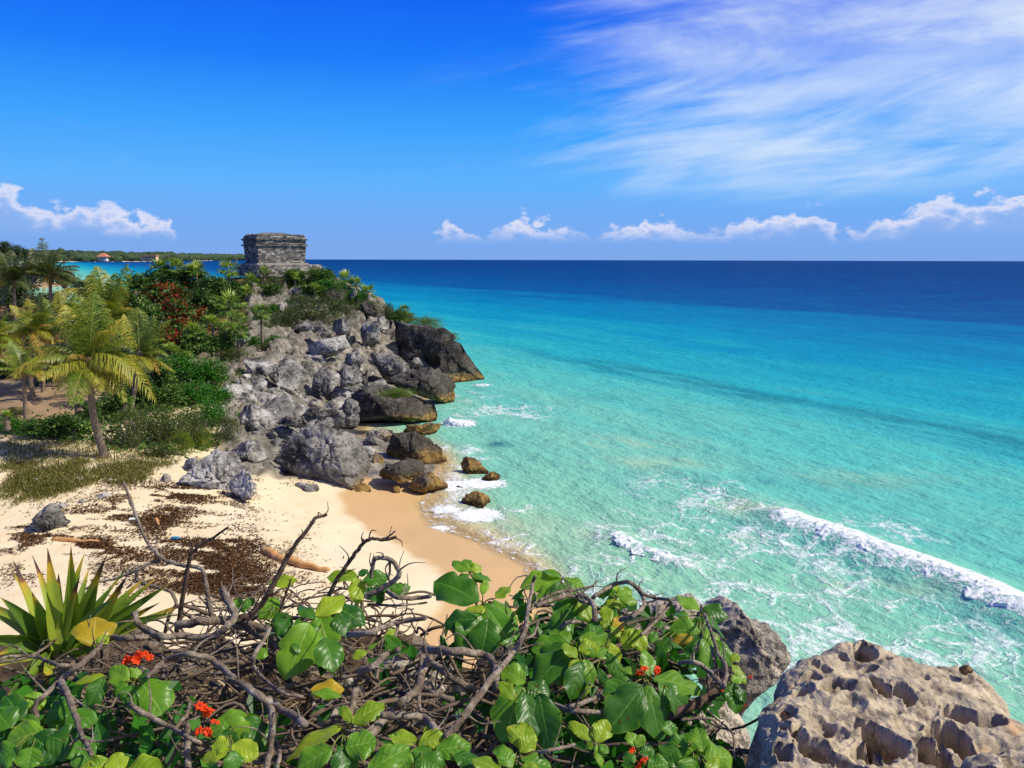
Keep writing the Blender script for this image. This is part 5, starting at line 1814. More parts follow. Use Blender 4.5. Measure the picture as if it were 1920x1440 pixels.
b_ = Bag()
for poly, n, s_, h_ in [([(235, 545), (420, 540), (470, 560), (480, 640), (440, 740), (420, 840), (330, 860), (220, 850), (150, 800), (200, 620)], 5200, .30, .5), ([(470, 525), (640, 520), (720, 580), (660, 595), (560, 610), (500, 640), (470, 600)], 2400, .26, .3), ([(0, 600), (240, 560), (240, 700), (180, 730), (0, 700)], 1800, .4, .5), ([(20, 790), (190, 770), (190, 830), (40, 815)], 900, .22, .15)]:
    g = scatter_px(poly, n)
    n = len(g)
    g = g + RNG.normal(size=g.shape) * np.array([.5, .8, 0]) 
    g[:, 2] = terr0(g[:, 0], g[:, 1]) + RNG.random(n) * h_
    nn_ = unit(RNG.normal(size=(n, 3)) * .6 + np.array([0, -.2, 1]))
    v, f = cards(g, RNG.normal(size=(n, 3)) + np.array([0, 0, .3]), nn_, RNG.uniform(.7, 1.3, n) * s_, RNG.uniform(.6, 1.1, n) * s_ * .7, .1)
    b_.add(v, f, np.repeat(np.clip(.4 + RNG.normal(0, .22, n), 0, 1), 4))
o = b_.build('undergrowth', M['leaf_broad'], None, False, attr='rnd')
tag(o, kind='stuff')

b_ = Bag()
gpoly = [(0, 872), (120, 866), (330, 868), (300, 886), (262, 905), (235, 914), (205, 926), (150, 934), (95, 952), (40, 948), (0, 938)]
g = scatter_px(gpoly, 9000)
keep = perlin(g * np.array([.55, .28, 0]) + 3.3) + .35 * perlin(g * np.array([1.6, .8, 0])) > -.10
g = g[keep]
g2 = scatter_px([(0, 830), (200, 822), (330, 858), (330, 870), (0, 875)], 2400)
g = np.vstack([g, g2])
for _ in range(2):
    n = len(g)
    gg = g + RNG.normal(size=g.shape) * np.array([.16, .3, 0])
    gg[:, 2] = terr0(gg[:, 0], gg[:, 1]) - .02
    d = unit(RNG.normal(size=(n, 3)) * .45 + np.array([0, 0, 1.0]))
    v, f = cards(gg, d, RNG.normal(size=(n, 3)), RNG.uniform(.10, .30, n), .035, .25)
    b_.add(v, f, np.repeat(np.clip(.45 + RNG.normal(0, .2, n), 0, 1), 4))
o = b_.build('grass', M['grass'], None, False, attr='rnd')
tag(o, kind='stuff')

# sargassum: heaps of small brown scraps lying on the sand
m, t, out = new_mat('dry_seaweed')
principled(t, out, t.ramp(t.attr('rnd'), [(0, rgb(56, 38, 24)), (.6, rgb(100, 70, 44)), (1, rgb(150, 114, 76))]), .9, spec=.15)
M['seaweed'] = m
b_ = Bag()
sw = []
for cx, cy, rx, ry, n, th in [(290, 935, 90, 24, 5200, .05), (250, 965, 120, 26, 7000, .05), (300, 980, 36, 22, 2600, -.3), (120, 985, 130, 22, 4200, .05), (60, 1010, 90, 16, 3000, -.05), (180, 1025, 70, 16, 3600, -.1), (110, 1040, 130, 22, 3000, .1), (400, 1020, 100, 26, 7600, -.2), (400, 1062, 110, 30, 9500, -.35), (450, 1100, 90, 26, 6500, -.2),
                              (230, 1050, 110, 30, 2600, .15), (60, 1065, 110, 30, 1800, .2), (400, 960, 80, 30, 1500, .3), (350, 925, 70, 16, 4200, -.05), (520, 905, 60, 10, 700, .1), (450, 945, 30, 26, 900, .15), (330, 1095, 80, 24, 2600, 0), (520, 985, 90, 22, 400, .3), (230, 905, 60, 8, 700, .2)]:
    a = RNG.normal(size=(n, 2)) * .62
    g = on_ground(cx + a[:, 0] * rx, cy + a[:, 1] * ry)
    g = g[~np.isnan(g[:, 0])]
    mk = fbm(g * np.array([.45, .85, 0]) + 7.7, 4, .6) + RNG.normal(0, .07, len(g))
    sw.append(g[mk > th])
g = np.vstack(sw)
n = len(g)
g[:, 2] = terr(g[:, 0], g[:, 1]) + RNG.random(n) * .05
nn_ = unit(RNG.normal(size=(n, 3)) * .45 + np.array([0, 0, 1]))
v, f = cards(g, RNG.normal(size=(n, 3)) * np.array([1, 1, .3]), nn_, RNG.uniform(.05, .17, n), RNG.uniform(.02, .07, n), .1)
b_.add(v, f, np.repeat(np.clip(.4 + RNG.normal(0, .25, n), 0, 1), 4))
o = b_.build('seaweed', M['seaweed'], None, False, attr='rnd')
tag(o, kind='stuff')


# driftwood and litter on the sand
def log(label, px, rad, mat_, name='driftwood_log', seed=0):
    g = on_ground([a for a, b in px], [b for a, b in px])
    g[:, 2] += rad * .55
    pth = crom(g, 10)
    n = len(pth)
    u = np.linspace(0, 1, n)
    pth = pth + fbm(pth * 1.3 + seed, 3)[:, None] * rad * .5
    v, f = tube(pth, rad * np.interp(u, [0, .06, .5, 1], [.75, 1, .85, .4]) * (1 + .12 * perlin(np.stack([u * 9, u * 0 + seed, u * 0], 1))), 10)
    o = mesh(name, v, f, mat_)
    return tag(o, label, 'driftwood')


log('thick orange driftwood log lying on the sand behind the branches', [(494, 1034), (530, 1050), (575, 1064), (616, 1074)], .17, M['drift'], seed=1)
log('thin bleached stick beside the orange driftwood log', [(520, 1040), (545, 1030), (555, 1026)], .05, M['stem'], 'driftwood_stick', 2)
log('long flat tan driftwood plank on the left of the sand', [(100, 1012), (140, 1016), (185, 1017)], .09, M['drift'], 'driftwood_plank', 3)
log('short yellow stick standing out of the seaweed', [(294, 975), (297, 981), (297, 986)], .10, M['drift'], 'driftwood_stick', 4)
log('white bone-like stick on the seaweed', [(242, 976), (250, 976), (256, 977)], .07, M['plaster'], 'driftwood_stick', 5)
log('bleached branch on the ground right of the main palm', [(244, 861), (258, 862), (270, 861)], .06, M['stem'], 'driftwood_stick', 6)
log('bleached crooked root at the foot of the dark olive bush', [(272, 830), (277, 850), (290, 862), (306, 862)], .05, M['stem'], 'driftwood_stick', 7)
log('pale fallen branch slanting up from the main palm foot', [(216, 848), (240, 830), (262, 818)], .05, M['stem'], 'driftwood_stick', 8)
log('curved tan stick at the end of the white crusty boulder', [(368, 857), (374, 862), (380, 866)], .06, M['drift'], 'driftwood_stick', 9)
m, t, out = new_mat('blue_plastic')
principled(t, out, rgb(40, 130, 170), .4)
M['blue'] = m
g = on_ground(329, 1012)[0]
v, f = tube(np.array([[-.16, 0, .05], [-.10, .01, .06], [.10, .02, .06], [.15, .03, .05], [.2, .03, .05]]), np.array([.05, .065, .065, .03, .03]), 10)
o = mesh('plastic_bottle', v, f, M['blue'])
o.location = g
tag(o, 'crushed blue plastic bottle lying in the seaweed', 'bottle')
# ------------------------------------------------------------------ the ledge at the viewer's feet
def ledge_z(X, Y):
    X = np.asarray(X, float)
    Y = np.asarray(Y, float)
    edge = 4.0 + .15 * np.clip((X + .2) / 1.0, 0, 1) + .12 * np.sin(X * 5.1) + .08 * np.sin(X * 11.3 + 1)
    q = np.stack([X.ravel() * 2.2, Y.ravel() * 2.2, np.zeros(X.size)], 1)
    z = 10.10 + .10 * fbm(q, 4).reshape(X.shape) + .03 * fbm(q * 6, 3).reshape(X.shape) - .05 * np.clip(Y - 2.4, 0, 3)
    drop = np.clip(Y - edge, 0, 9)
    z = z - .75 * np.clip((X - .55) / .5, 0, 1) * np.clip((Y - 1.7) / .6, 0, 1)
    return z - 3.2 * drop ** .8 * (drop > 0)


gx_ = np.linspace(-5, 5, 300)
gy_ = np.concatenate([np.linspace(-2.5, 3.0, 110), np.linspace(3.02, 6.0, 130)])
LX, LY = np.meshgrid(gx_, gy_)
LZ = ledge_z(LX, LY)
nx_, ny_ = len(gx_), len(gy_)
i_ = (np.arange(ny_ - 1)[:, None] * nx_ + np.arange(nx_ - 1)[None, :]).ravel()
m, t, out = new_mat('ledge_soil_and_rock')
p = pos(t)
n1 = t.noise(p, 3.5, 6, .65)
n2 = t.noise(p, 22, 5, .7)
c = t.ramp(n1, [(.35, rgb(52, 42, 32)), (.52, rgb(96, 80, 62)), (.68, rgb(158, 146, 130))])
c = t.mix(t.smooth(n2, .5, .7), c, rgb(40, 32, 25))
principled(t, out, c, .95, t.bump(t.m('ADD', n1, t.m('MULTIPLY', n2, .5)), .8, .05), .1)
M['ledge'] = m
o = mesh('cliff_ledge', np.stack([LX.ravel(), LY.ravel(), LZ.ravel()], 1), np.stack([i_, i_ + 1, i_ + 1 + nx_, i_ + nx_], 1), M['ledge'])
tag(o, kind='structure')

# ---- materials for the foreground
def big_leaf_mat(name, c0, c1, vein, trans=.32, rough=.28, edge=None):
    m, t, out = new_mat(name)
    uv = t.node('ShaderNodeUVMap').outputs[0]
    u, v, _ = t.sep(uv)                       # u along the leaf, v across -1..1 (stored 0..1)
    vv = t.m('ABSOLUTE', t.m('SUBTRACT', t.m('MULTIPLY', v, 2.0), 1.0))
    oi = t.node('ShaderNodeObjectInfo').outputs['Random']
    ph = t.m('SUBTRACT', t.m('MULTIPLY', u, 5.6), t.m('ADD', t.m('MULTIPLY', vv, 1.15), t.m('MULTIPLY', t.m('MULTIPLY', vv, vv), .55)))
    tri = t.m('ABSOLUTE', t.m('SUBTRACT', t.m('FRACT', ph), .5))
    lat = t.smooth(tri, .465, .5)
    mid = t.smooth(vv, .055, .02)
    ven = t.m('MAXIMUM', t.m('MULTIPLY', lat, .32), mid)
    tc = t.node('ShaderNodeTexCoord').outputs['Object']
    n = t.noise(tc, 22, 5, .65)
    n3 = t.noise(tc, 60, 3, .6)
    c = t.ramp(t.m('ADD', t.m('MULTIPLY', n, .6), t.m('MULTIPLY', oi, .45)), [(.25, c0), (.75, c1)])
    c = t.mix(t.m('MULTIPLY', ven, .6), c, vein)
    if edge:
        ee = t.smooth(t.m('ADD', vv, t.m('MULTIPLY', t.m('SUBTRACT', n, .5), .3)), .86, 1.0)
        c = t.mix(t.m('MULTIPLY', ee, .7), c, edge)
    spot = t.smooth(t.noise(tc, 38, 2, .5), .70, .74)
    c = t.mix(t.m('MULTIPLY', spot, .7), c, rgb(84, 66, 26))
    bulge = t.m('SUBTRACT', t.m('MULTIPLY', t.m('SINE', t.m('MULTIPLY', ph, 6.2832)), .028), t.m('MULTIPLY', ven, .07))
    nb = t.bump(t.m('ADD', bulge, t.m('MULTIPLY', n3, .06)), .55, .02)
    b = t.node('ShaderNodeBsdfPrincipled')
    t.put(b.inputs['Base Color'], c)
    t.put(b.inputs['Roughness'], t.m('ADD', rough, t.m('MULTIPLY', n, .15)))
    b.inputs['Specular IOR Level'].default_value = .42
    t.l.new(nb, b.inputs['Normal'])
    tr = t.node('ShaderNodeBsdfTranslucent')
    t.put(tr.inputs[0], t.mix(1.0, c, (1.7, 1.6, .45, 1), 'MULTIPLY'))
    mx = t.node('ShaderNodeMixShader')
    mx.inputs[0].default_value = trans
    t.l.new(b.outputs[0], mx.inputs[1])
    t.l.new(tr.outputs[0], mx.inputs[2])
    t.l.new(mx.outputs[0], out.inputs[0])
    return m


LM = {
    'D': big_leaf_mat('deep_green_leaf', rgb(38, 90, 24), rgb(88, 142, 38), rgb(122, 170, 70), .34, edge=rgb(104, 140, 44)),
    'M': big_leaf_mat('fresh_green_leaf', rgb(74, 134, 30), rgb(134, 178, 48), rgb(168, 200, 92), .36, edge=rgb(150, 172, 50)),
    'Y': big_leaf_mat('young_yellow_green_leaf', rgb(122, 160, 30), rgb(172, 196, 50), rgb(206, 216, 104), .4, edge=rgb(210, 200, 60)),
    'O': big_leaf_mat('ageing_yellow_leaf', rgb(176, 156, 34), rgb(222, 176, 44), rgb(230, 206, 96), .35, edge=rgb(150, 160, 50)),
}
m, t, out = new_mat('grey_brown_bark')
p = t.node('ShaderNodeTexCoord').outputs['Object']
n1 = t.noise(p, 16, 6, .65)
n2 = t.noise(p, 75, 5, .7)
c = t.ramp(n1, [(.30, rgb(92, 78, 66)), (.5, rgb(146, 130, 112)), (.70, rgb(196, 182, 164))])
c = t.mix(t.m('MULTIPLY', t.smooth(n2, .52, .7), .6), c, rgb(66, 52, 42))
principled(t, out, c, .9, t.bump(t.m('ADD', n1, t.m('MULTIPLY', n2, .8)), .95, .02), .12)
M['bark'] = m
m, t, out = new_mat('weathered_dark_twig')
n1 = t.noise(t.node('ShaderNodeTexCoord').outputs['Object'], 24, 5, .65)
principled(t, out, t.ramp(n1, [(.3, rgb(50, 40, 34)), (.7, rgb(108, 90, 74))]), .9, t.bump(n1, .6, .01), .15)
M['bark_dark'] = m
M['brush'] = simple_mat('dead_brush_bark', rgb(66, 54, 44), rgb(140, 122, 102), 9)
M['green_stem'] = simple_mat('green_stem', rgb(96, 112, 44), rgb(140, 140, 70), 30, .6, .2)
M['petal'] = leaf_mat('orange_petal', rgb(224, 52, 12), rgb(244, 78, 16), rgb(252, 116, 30), .3, .5, .3, tcol=(1.2, .8, .6, 1))
M['straw'] = leaf_mat('dry_straw', rgb(96, 76, 52), rgb(150, 126, 92), rgb(196, 174, 136), .15, .7, .2)


def zplane(y):
    return 10.66


def fp(x, y, z=10.62):
    return G(x, y, z)


def fpx(x, y, z=10.62):
    """metres per photo pixel there"""
    g = G(x, y, z)
    return np.linalg.norm(g - EYE) / FPX


# ---- leaves
def leaf_mesh(name, base, tip, width, mat, parent, roll=0.0, curl=.12, fold=.18, seed=0, shape=.52, face=None):
    r0 = np.random.default_rng(seed)
    base, tip = np.asarray(base, float), np.asarray(tip, float)
    ax = tip - base
    L = np.linalg.norm(ax)
    d = ax / L
    mid = (base + tip) / 2
    tocam = unit(EYE - mid)
    n = unit(tocam * .75 + np.array([.18, 0, .75]) + r0.normal(size=3) * .22) if face is None else unit(np.asarray(face, float))
    n = unit(n - d * np.dot(n, d))
    s = np.cross(d, n)
    if roll:
        n, s = n * math.cos(roll) + s * math.sin(roll), s * math.cos(roll) - n * math.sin(roll)
    nu, nv = 31, 13
    u = (1 - np.cos(np.linspace(0, math.pi, nu))) / 2
    v = np.linspace(-1, 1, nv)
    U_, V_ = np.meshgrid(u, v, indexing='ij')
    # ovate outline, widest at 'shape'
    prof = np.where(U_ < shape, np.sin(np.pi / 2 * np.clip(U_ / shape, 0, 1)) ** .62, np.cos(np.pi / 2 * np.clip((U_ - shape) / (1 - shape), 0, 1)) ** .72)
    prof = prof * (1 + .05 * np.sin(U_ * 17 + seed) * np.abs(V_))
    for _ in range(int(r0.integers(0, 3))):      # nibbled edges
        ub, sg_ = r0.uniform(.25, .85), (1 if r0.random() < .5 else -1)
        prof = prof * np.where(np.sign(V_) == sg_, 1 - r0.uniform(.10, .34) * np.exp(-((U_ - ub) / r0.uniform(.02, .05)) ** 2), 1)
    hw = width / 2
    wav = .07 * width * np.sin(U_ * 11 + seed * 1.7 + np.sign(V_) * 1.1) * np.abs(V_) ** 2
    zoff = -curl * L * (U_ - .25) ** 2 * 1.6 + fold * hw * np.abs(V_) ** 1.3 * prof - .25 * hw * np.abs(V_) ** 3 * prof + wav
    twist = r0.normal() * .25
    sv = V_ * hw * prof
    P_ = base + d * (U_ * L)[..., None] + s * (sv * math.cos(0) )[..., None] + n * (zoff + sv * np.sin(twist * U_) )[..., None]
    idx = np.arange(nu * nv).reshape(nu, nv)
    f = np.stack([idx[:-1, :-1].ravel(), idx[1:, :-1].ravel(), idx[1:, 1:].ravel(), idx[:-1, 1:].ravel()], 1)
    uvs = np.stack([U_.ravel(), (V_.ravel() + 1) / 2], 1)
    return mesh(name, local(parent, P_.reshape(-1, 3)), f, mat, parent, True, None, uvs)


SHRUB_LABELS = []
_ls = [500]


def add_leaf(root, bx_, by_, tx, ty, w, kind, z=10.66):
    _ls[0] += 1
    sd = _ls[0]
    b = fp(bx_, by_, z)
    # the tip hangs: part of its travel is down, part towards the viewer
    Yt = b[1] + .40 * (G(tx, ty, z)[1] - b[1])
    e = P(tx, ty, max(Yt, 1.2))
    k = np.linalg.norm(b - EYE) / FPX
    leaf_mesh('leaf', b, e, w * k * 1.1, LM[kind], root, seed=sd, curl=.10 + .12 * ((sd * 7) % 10) / 10, fold=.10 + .2 * ((sd * 3) % 10) / 10)


def stem_tube(root, pts, rad, mat_, name='stem', sides=6):
    pth = crom(pts, 6)
    v, f = tube(pth, np.linspace(rad, rad * .6, len(pth)), sides)
    return mesh(name, local(root, v), f, mat_, root)


def flower(root, x, y, r_px, n, seed, z=10.70):
    """a cluster of small trumpet flowers with crinkled lobes"""
    r0 = np.random.default_rng(seed)
    c = fp(x, y, z)
    k = np.linalg.norm(c - EYE) / FPX
    for j in range(n):
        q_ = c + np.array([r0.uniform(-1, 1), r0.uniform(-.4, .4), r0.uniform(-.8, .8)]) * r_px * .75 * k
        dirv = unit(unit(EYE - c) * .7 + r0.normal(size=3) * .6 + np.array([.2, 0, .4]))
        a_ = unit(np.cross(dirv, [0.3, .1, 1]))
        b_ = np.cross(dirv, a_)
        bag_ = Bag()
        nl_ = 6
        rp = r_px * .52 * k * r0.uniform(.8, 1.15)
        tv, tf = tube(np.array([q_ - dirv * rp * 1.2, q_ - dirv * rp * .5, q_]), np.array([.12, .16, .26]) * rp, 6)
        bag_.add(tv, tf[0], .7)
        rings = []
        m_ = 36
        an = np.linspace(0, 2 * math.pi, m_, endpoint=False)
        for rr, dep in ((.22, 0.0), (.55, .16), (.85, .12), (1.0, -.05)):
            lob = 1 + (.22 * (rr > .5)) * np.cos(an * nl_)
            cr_ = dep + .10 * rr * np.sin(an * 11 + j)
            rings.append(q_ + (a_[None] * np.cos(an)[:, None] + b_[None] * np.sin(an)[:, None]) * (rr * lob * rp)[:, None] + dirv[None] * (cr_ * rp)[:, None])
        V_ = np.vstack(rings)
        jj = np.arange(m_)
        F_ = np.vstack([np.stack([i * m_ + jj, i * m_ + (jj + 1) % m_, (i + 1) * m_ + (jj + 1) % m_, (i + 1) * m_ + jj], 1) for i in range(3)])
        bag_.add(V_, F_, np.clip(.45 + r0.normal(0, .2, len(V_)), 0, 1))
        bag_.build('flower', M['petal'], root, True, attr='rnd')


# each clump: label, centre (px), stem foot (px), leaves (base, tip, width px, tone), flowers
CL = []
CL.append(('leaf cluster below the tall bare twig, with one huge hanging dark leaf', (600, 1160), (640, 1260), [
    (593, 1155, 645, 1112, 40, 'Y'), (580, 1167, 538, 1270, 66, 'M'), (597, 1152, 620, 1226, 52, 'M'), (625, 1135, 684, 1166, 44, 'D'), (607, 1195, 628, 1256, 48, 'D'), (560, 1160, 590, 1240, 50, 'D'), (590, 1160, 560, 1130, 26, 'D'), (630, 1150, 650, 1190, 30, 'D')], []))
CL.append(('small leaf pair beside the forked dead twig, above the huge hanging leaf cluster', (672, 1085), (668, 1190), [
    (670, 1080, 611, 1078, 33, 'Y'), (669, 1083, 672, 1130, 30, 'Y'), (672, 1080, 690, 1066, 14, 'D'), (680, 1090, 730, 1080, 30, 'D'), (690, 1100, 716, 1130, 34, 'D'), (720, 1110, 745, 1090, 24, 'D'), (735, 1110, 770, 1098, 22, 'M')], []))
CL.append(('big leaf cluster at the edge of the beach, with a broad ribbed dark leaf', (905, 1128), (950, 1230), [
    (897, 1128, 815, 1082, 64, 'D'), (910, 1140, 864, 1152, 27, 'Y'), (930, 1122, 956, 1096, 24, 'Y'), (908, 1133, 962, 1208, 52, 'M'), (926, 1124, 970, 1196, 42, 'M'), (903, 1152, 868, 1222, 60, 'D'), (915, 1160, 902, 1232, 48, 'D'), (890, 1150, 850, 1190, 44, 'D'), (905, 1115, 912, 1085, 16, 'M'), (895, 1160, 832, 1165, 34, 'D')], []))
CL.append(('leaf tuft topping the bush against the wet sand', (880, 1068), (890, 1130), [
    (880, 1072, 848, 1050, 25, 'M'), (882, 1070, 903, 1062, 26, 'Y'), (880, 1070, 872, 1045, 22, 'M'), (884, 1078, 922, 1086, 20, 'M'), (878, 1076, 860, 1090, 20, 'D'), (888, 1074, 905, 1090, 18, 'D')], []))
CL.append(('leaf cluster arching against the water, where beach and sea meet', (1052, 1085), (1060, 1160), [
    (1052, 1078, 975, 1096, 44, 'M'), (1050, 1088, 1008, 1124, 28, 'M'), (1058, 1084, 1100, 1100, 28, 'M'), (1052, 1092, 1030, 1130, 26, 'D'), (1060, 1090, 1080, 1120, 22, 'D'), (1050, 1082, 1020, 1066, 20, 'M')], []))
CL.append(('dark shaded leaf pair under the grey arched branch', (1085, 1128), (1090, 1190), [
    (1085, 1122, 1050, 1168, 54, 'D'), (1085, 1122, 1106, 1162, 26, 'Y'), (1070, 1140, 1040, 1190, 40, 'D')], []))
CL.append(('small yellow green tuft under the arched branches by the water', (1155, 1120), (1150, 1190), [
    (1152, 1122, 1134, 1142, 18, 'Y'), (1150, 1118, 1140, 1103, 18, 'M'), (1155, 1116, 1186, 1106, 20, 'M'), (1158, 1120, 1196, 1126, 20, 'M'), (1155, 1124, 1162, 1142, 18, 'Y'), (1150, 1112, 1160, 1096, 16, 'Y'), (1165, 1118, 1175, 1138, 16, 'M'), (1140, 1116, 1118, 1112, 16, 'M')], []))
CL.append(('dense leaf cluster at the middle of the bush, with a bright ribbed hanging leaf', (1082, 1215), (1060, 1310), [
    (1088, 1203, 1140, 1184, 46, 'M'), (1070, 1206, 996, 1216, 44, 'M'), (1066, 1222, 1000, 1278, 58, 'D'), (1082, 1234, 1056, 1204, 25, 'Y'), (1085, 1220, 1124, 1208, 32, 'Y'), (1080, 1233, 1093, 1306, 44, 'Y'), (1096, 1235, 1112, 1282, 26, 'M'), (1098, 1200, 1130, 1172, 34, 'D'), (1072, 1200, 1030, 1180, 32, 'M'), (1060, 1210, 1010, 1240, 40, 'D'), (1100, 1222, 1150, 1225, 28, 'M'), (1090, 1240, 1070, 1310, 40, 'D'), (1055, 1195, 1010, 1190, 34, 'D')], []))
CL.append(('yellow green sprig in front of the pale stones, right of the dense cluster', (1150, 1165), (1150, 1240), [
    (1142, 1170, 1134, 1132, 22, 'Y'), (1144, 1168, 1152, 1142, 20, 'M'), (1142, 1172, 1126, 1164, 20, 'Y'), (1146, 1174, 1164, 1192, 24, 'Y'), (1148, 1170, 1172, 1168, 28, 'O'), (1140, 1205, 1161, 1243, 26, 'Y'), (1190, 1177, 1172, 1216, 28, 'Y'), (1186, 1178, 1209, 1222, 30, 'Y'), (1140, 1225, 1166, 1276, 24, 'D'), (1120, 1252, 1142, 1292, 16, 'D')], []))
CL.append(('leaf whorl round orange flowers at the right of the bush', (1214, 1272), (1250, 1350), [
    (1224, 1271, 1319, 1290, 50, 'M'), (1217, 1268, 1212, 1216, 26, 'M'), (1200, 1258, 1165, 1252, 18, 'M'), (1212, 1283, 1240, 1388, 54, 'D'), (1205, 1285, 1140, 1372, 64, 'D'), (1216, 1284, 1206, 1330, 22, 'M'), (1255, 1290, 1270, 1340, 14, 'D'), (1190, 1280, 1130, 1300, 40, 'D'), (1235, 1280, 1290, 1330, 40, 'D')], [(1198, 1256, 13, 3), (1229, 1258, 12, 3)]))
CL.append(('leafy shoot standing up before the far grey rock', (1316, 1148), (1345, 1270), [
    (1311, 1144, 1270, 1112, 32, 'M'), (1318, 1140, 1367, 1156, 32, 'D'), (1318, 1148, 1360, 1194, 24, 'D'), (1312, 1155, 1320, 1188, 22, 'D'), (1312, 1187, 1256, 1178, 44, 'M'), (1248, 1170, 1221, 1172, 14, 'D'), (1318, 1195, 1330, 1256, 20, 'M'), (1342, 1200, 1371, 1247, 26, 'M'), (1310, 1190, 1280, 1215, 24, 'D'), (1322, 1180, 1350, 1215, 26, 'M'), (1300, 1195, 1262, 1200, 18, 'O'), (1255, 1195, 1230, 1230, 26, 'D'), (1235, 1200, 1215, 1190, 22, 'D'), (1290, 1150, 1262, 1152, 22, 'D')], []))
CL.append(('small leafy twig hanging over the gap between the two grey rocks', (1378, 1275), (1358, 1290), [
    (1372, 1245, 1402, 1280, 18, 'Y'), (1375, 1280, 1380, 1337, 30, 'D'), (1380, 1283, 1399, 1316, 20, 'D'), (1370, 1240, 1385, 1225, 16, 'Y'), (1370, 1275, 1392, 1272, 18, 'M'), (1365, 1282, 1362, 1312, 18, 'D')], [(1408, 1266, 6, 2), (1400, 1322, 5, 1), (1358, 1298, 5, 1)]))
CL.append(('huge lobed leaves hanging in the middle of the bush, above the front sprigs', (975, 1290), (1000, 1400), [
    (978, 1285, 944, 1390, 66, 'M'), (985, 1280, 940, 1252, 38, 'M'), (966, 1312, 936, 1276, 22, 'Y'), (1010, 1300, 1030, 1408, 58, 'D'), (990, 1280, 1030, 1310, 40, 'D'), (985, 1300, 1000, 1390, 46, 'D'), (960, 1270, 985, 1240, 34, 'D')], []))
CL.append(('yellow mottled front sprig with flower buds, at the bottom centre', (972, 1405), (975, 1470), [
    (970, 1402, 986, 1352, 48, 'Y'), (975, 1410, 1004, 1374, 28, 'Y'), (940, 1446, 884, 1418, 36, 'Y'), (960, 1440, 940, 1398, 30, 'M'), (978, 1425, 1035, 1435, 34, 'M'), (965, 1420, 925, 1405, 26, 'M'), (985, 1430, 1000, 1460, 30, 'Y')], []))
CL.append(('little sprig of pale round leaves at the bottom, right of the huge lobed leaves', (1112, 1385), (1120, 1440), [
    (1110, 1388, 1068, 1350, 22, 'Y'), (1118, 1392, 1140, 1348, 28, 'Y'), (1116, 1390, 1117, 1352, 14, 'Y'), (1112, 1392, 1096, 1405, 14, 'Y'), (1124, 1396, 1142, 1412, 14, 'M'), (1120, 1394, 1128, 1438, 16, 'M'), (1108, 1384, 1092, 1366, 22, 'M'), (1126, 1380, 1150, 1376, 12, 'M')], []))
CL.append(('broad leaved sprig at the bottom right corner of the bush, beside the pitted rock', (1300, 1405), (1300, 1470), [
    (1318, 1410, 1307, 1362, 28, 'M'), (1320, 1420, 1375, 1416, 54, 'M'), (1278, 1376, 1308, 1424, 48, 'M'), (1262, 1380, 1250, 1350, 26, 'M'), (1322, 1432, 1360, 1455, 40, 'Y'), (1270, 1400, 1240, 1430, 42, 'D'), (1290, 1390, 1255, 1400, 34, 'D'), (1300, 1420, 1290, 1470, 44, 'M')], []))
CL.append(('flowering sprig with orange buds at the bottom, left of the broad leaved sprig', (1195, 1405), (1215, 1460), [
    (1190, 1400, 1180, 1370, 20, 'M'), (1194, 1402, 1206, 1376, 18, 'M'), (1215, 1440, 1255, 1430, 34, 'M'), (1190, 1412, 1170, 1430, 22, 'D'), (1200, 1410, 1228, 1405, 22, 'D')], [(1186, 1411, 8, 2), (1200, 1434, 13, 3)]))
CL.append(('front sprig of very large yellow green leaves, left of the bottom centre', (645, 1370), (640, 1460), [
    (638, 1363, 532, 1418, 44, 'Y'), (661, 1356, 721, 1314, 34, 'Y'), (658, 1355, 642, 1322, 16, 'Y'), (622, 1403, 552, 1442, 48, 'M'), (648, 1402, 706, 1388, 52, 'M'), (690, 1446, 768, 1396, 42, 'M'), (640, 1400, 655, 1450, 44, 'D')], []))
CL.append(('row of glossy front leaves along the bottom edge, right of the very large yellow ones', (790, 1400), (800, 1470), [
    (782, 1392, 728, 1374, 34, 'Y'), (785, 1397, 840, 1384, 38, 'Y'), (818, 1407, 884, 1396, 42, 'M'), (790, 1422, 832, 1446, 44, 'D'), (770, 1410, 740, 1440, 40, 'M'), (800, 1385, 806, 1358, 16, 'Y'), (760, 1385, 735, 1400, 30, 'M'), (850, 1415, 905, 1430, 40, 'D'), (805, 1400, 780, 1440, 38, 'D')], []))
CL.append(('single ageing yellow leaf curling over the branches', (583, 1293), (560, 1320), [(583, 1295, 645, 1290, 34, 'O'), (585, 1298, 640, 1302, 20, 'M')], []))
CL.append(('tiny yellow leaf sprig among the bare branches', (700, 1210), (690, 1250), [(688, 1222, 658, 1230, 17, 'Y'), (722, 1192, 752, 1218, 22, 'M'), (724, 1190, 742, 1180, 12, 'Y'), (690, 1218, 706, 1204, 10, 'M')], []))
CL.append(('yellow leaf with one green half standing before the spiky plant', (175, 1190), (185, 1240), [(173, 1211, 180, 1150, 58, 'O'), (178, 1215, 204, 1190, 18, 'Y')], []))
CL.append(('sprig with one round green leaf, under an orange flower head', (255, 1275), (240, 1350), [
    (263, 1277, 304, 1338, 62, 'M'), (196, 1267, 134, 1276, 17, 'Y'), (194, 1270, 166, 1322, 28, 'D'), (240, 1276, 203, 1254, 30, 'M'), (246, 1270, 262, 1254, 22, 'M'), (238, 1280, 215, 1300, 24, 'M'), (250, 1285, 235, 1320, 28, 'D'), (262, 1270, 285, 1262, 20, 'D')], [(246, 1238, 16, 5), (270, 1232, 11, 3)]))
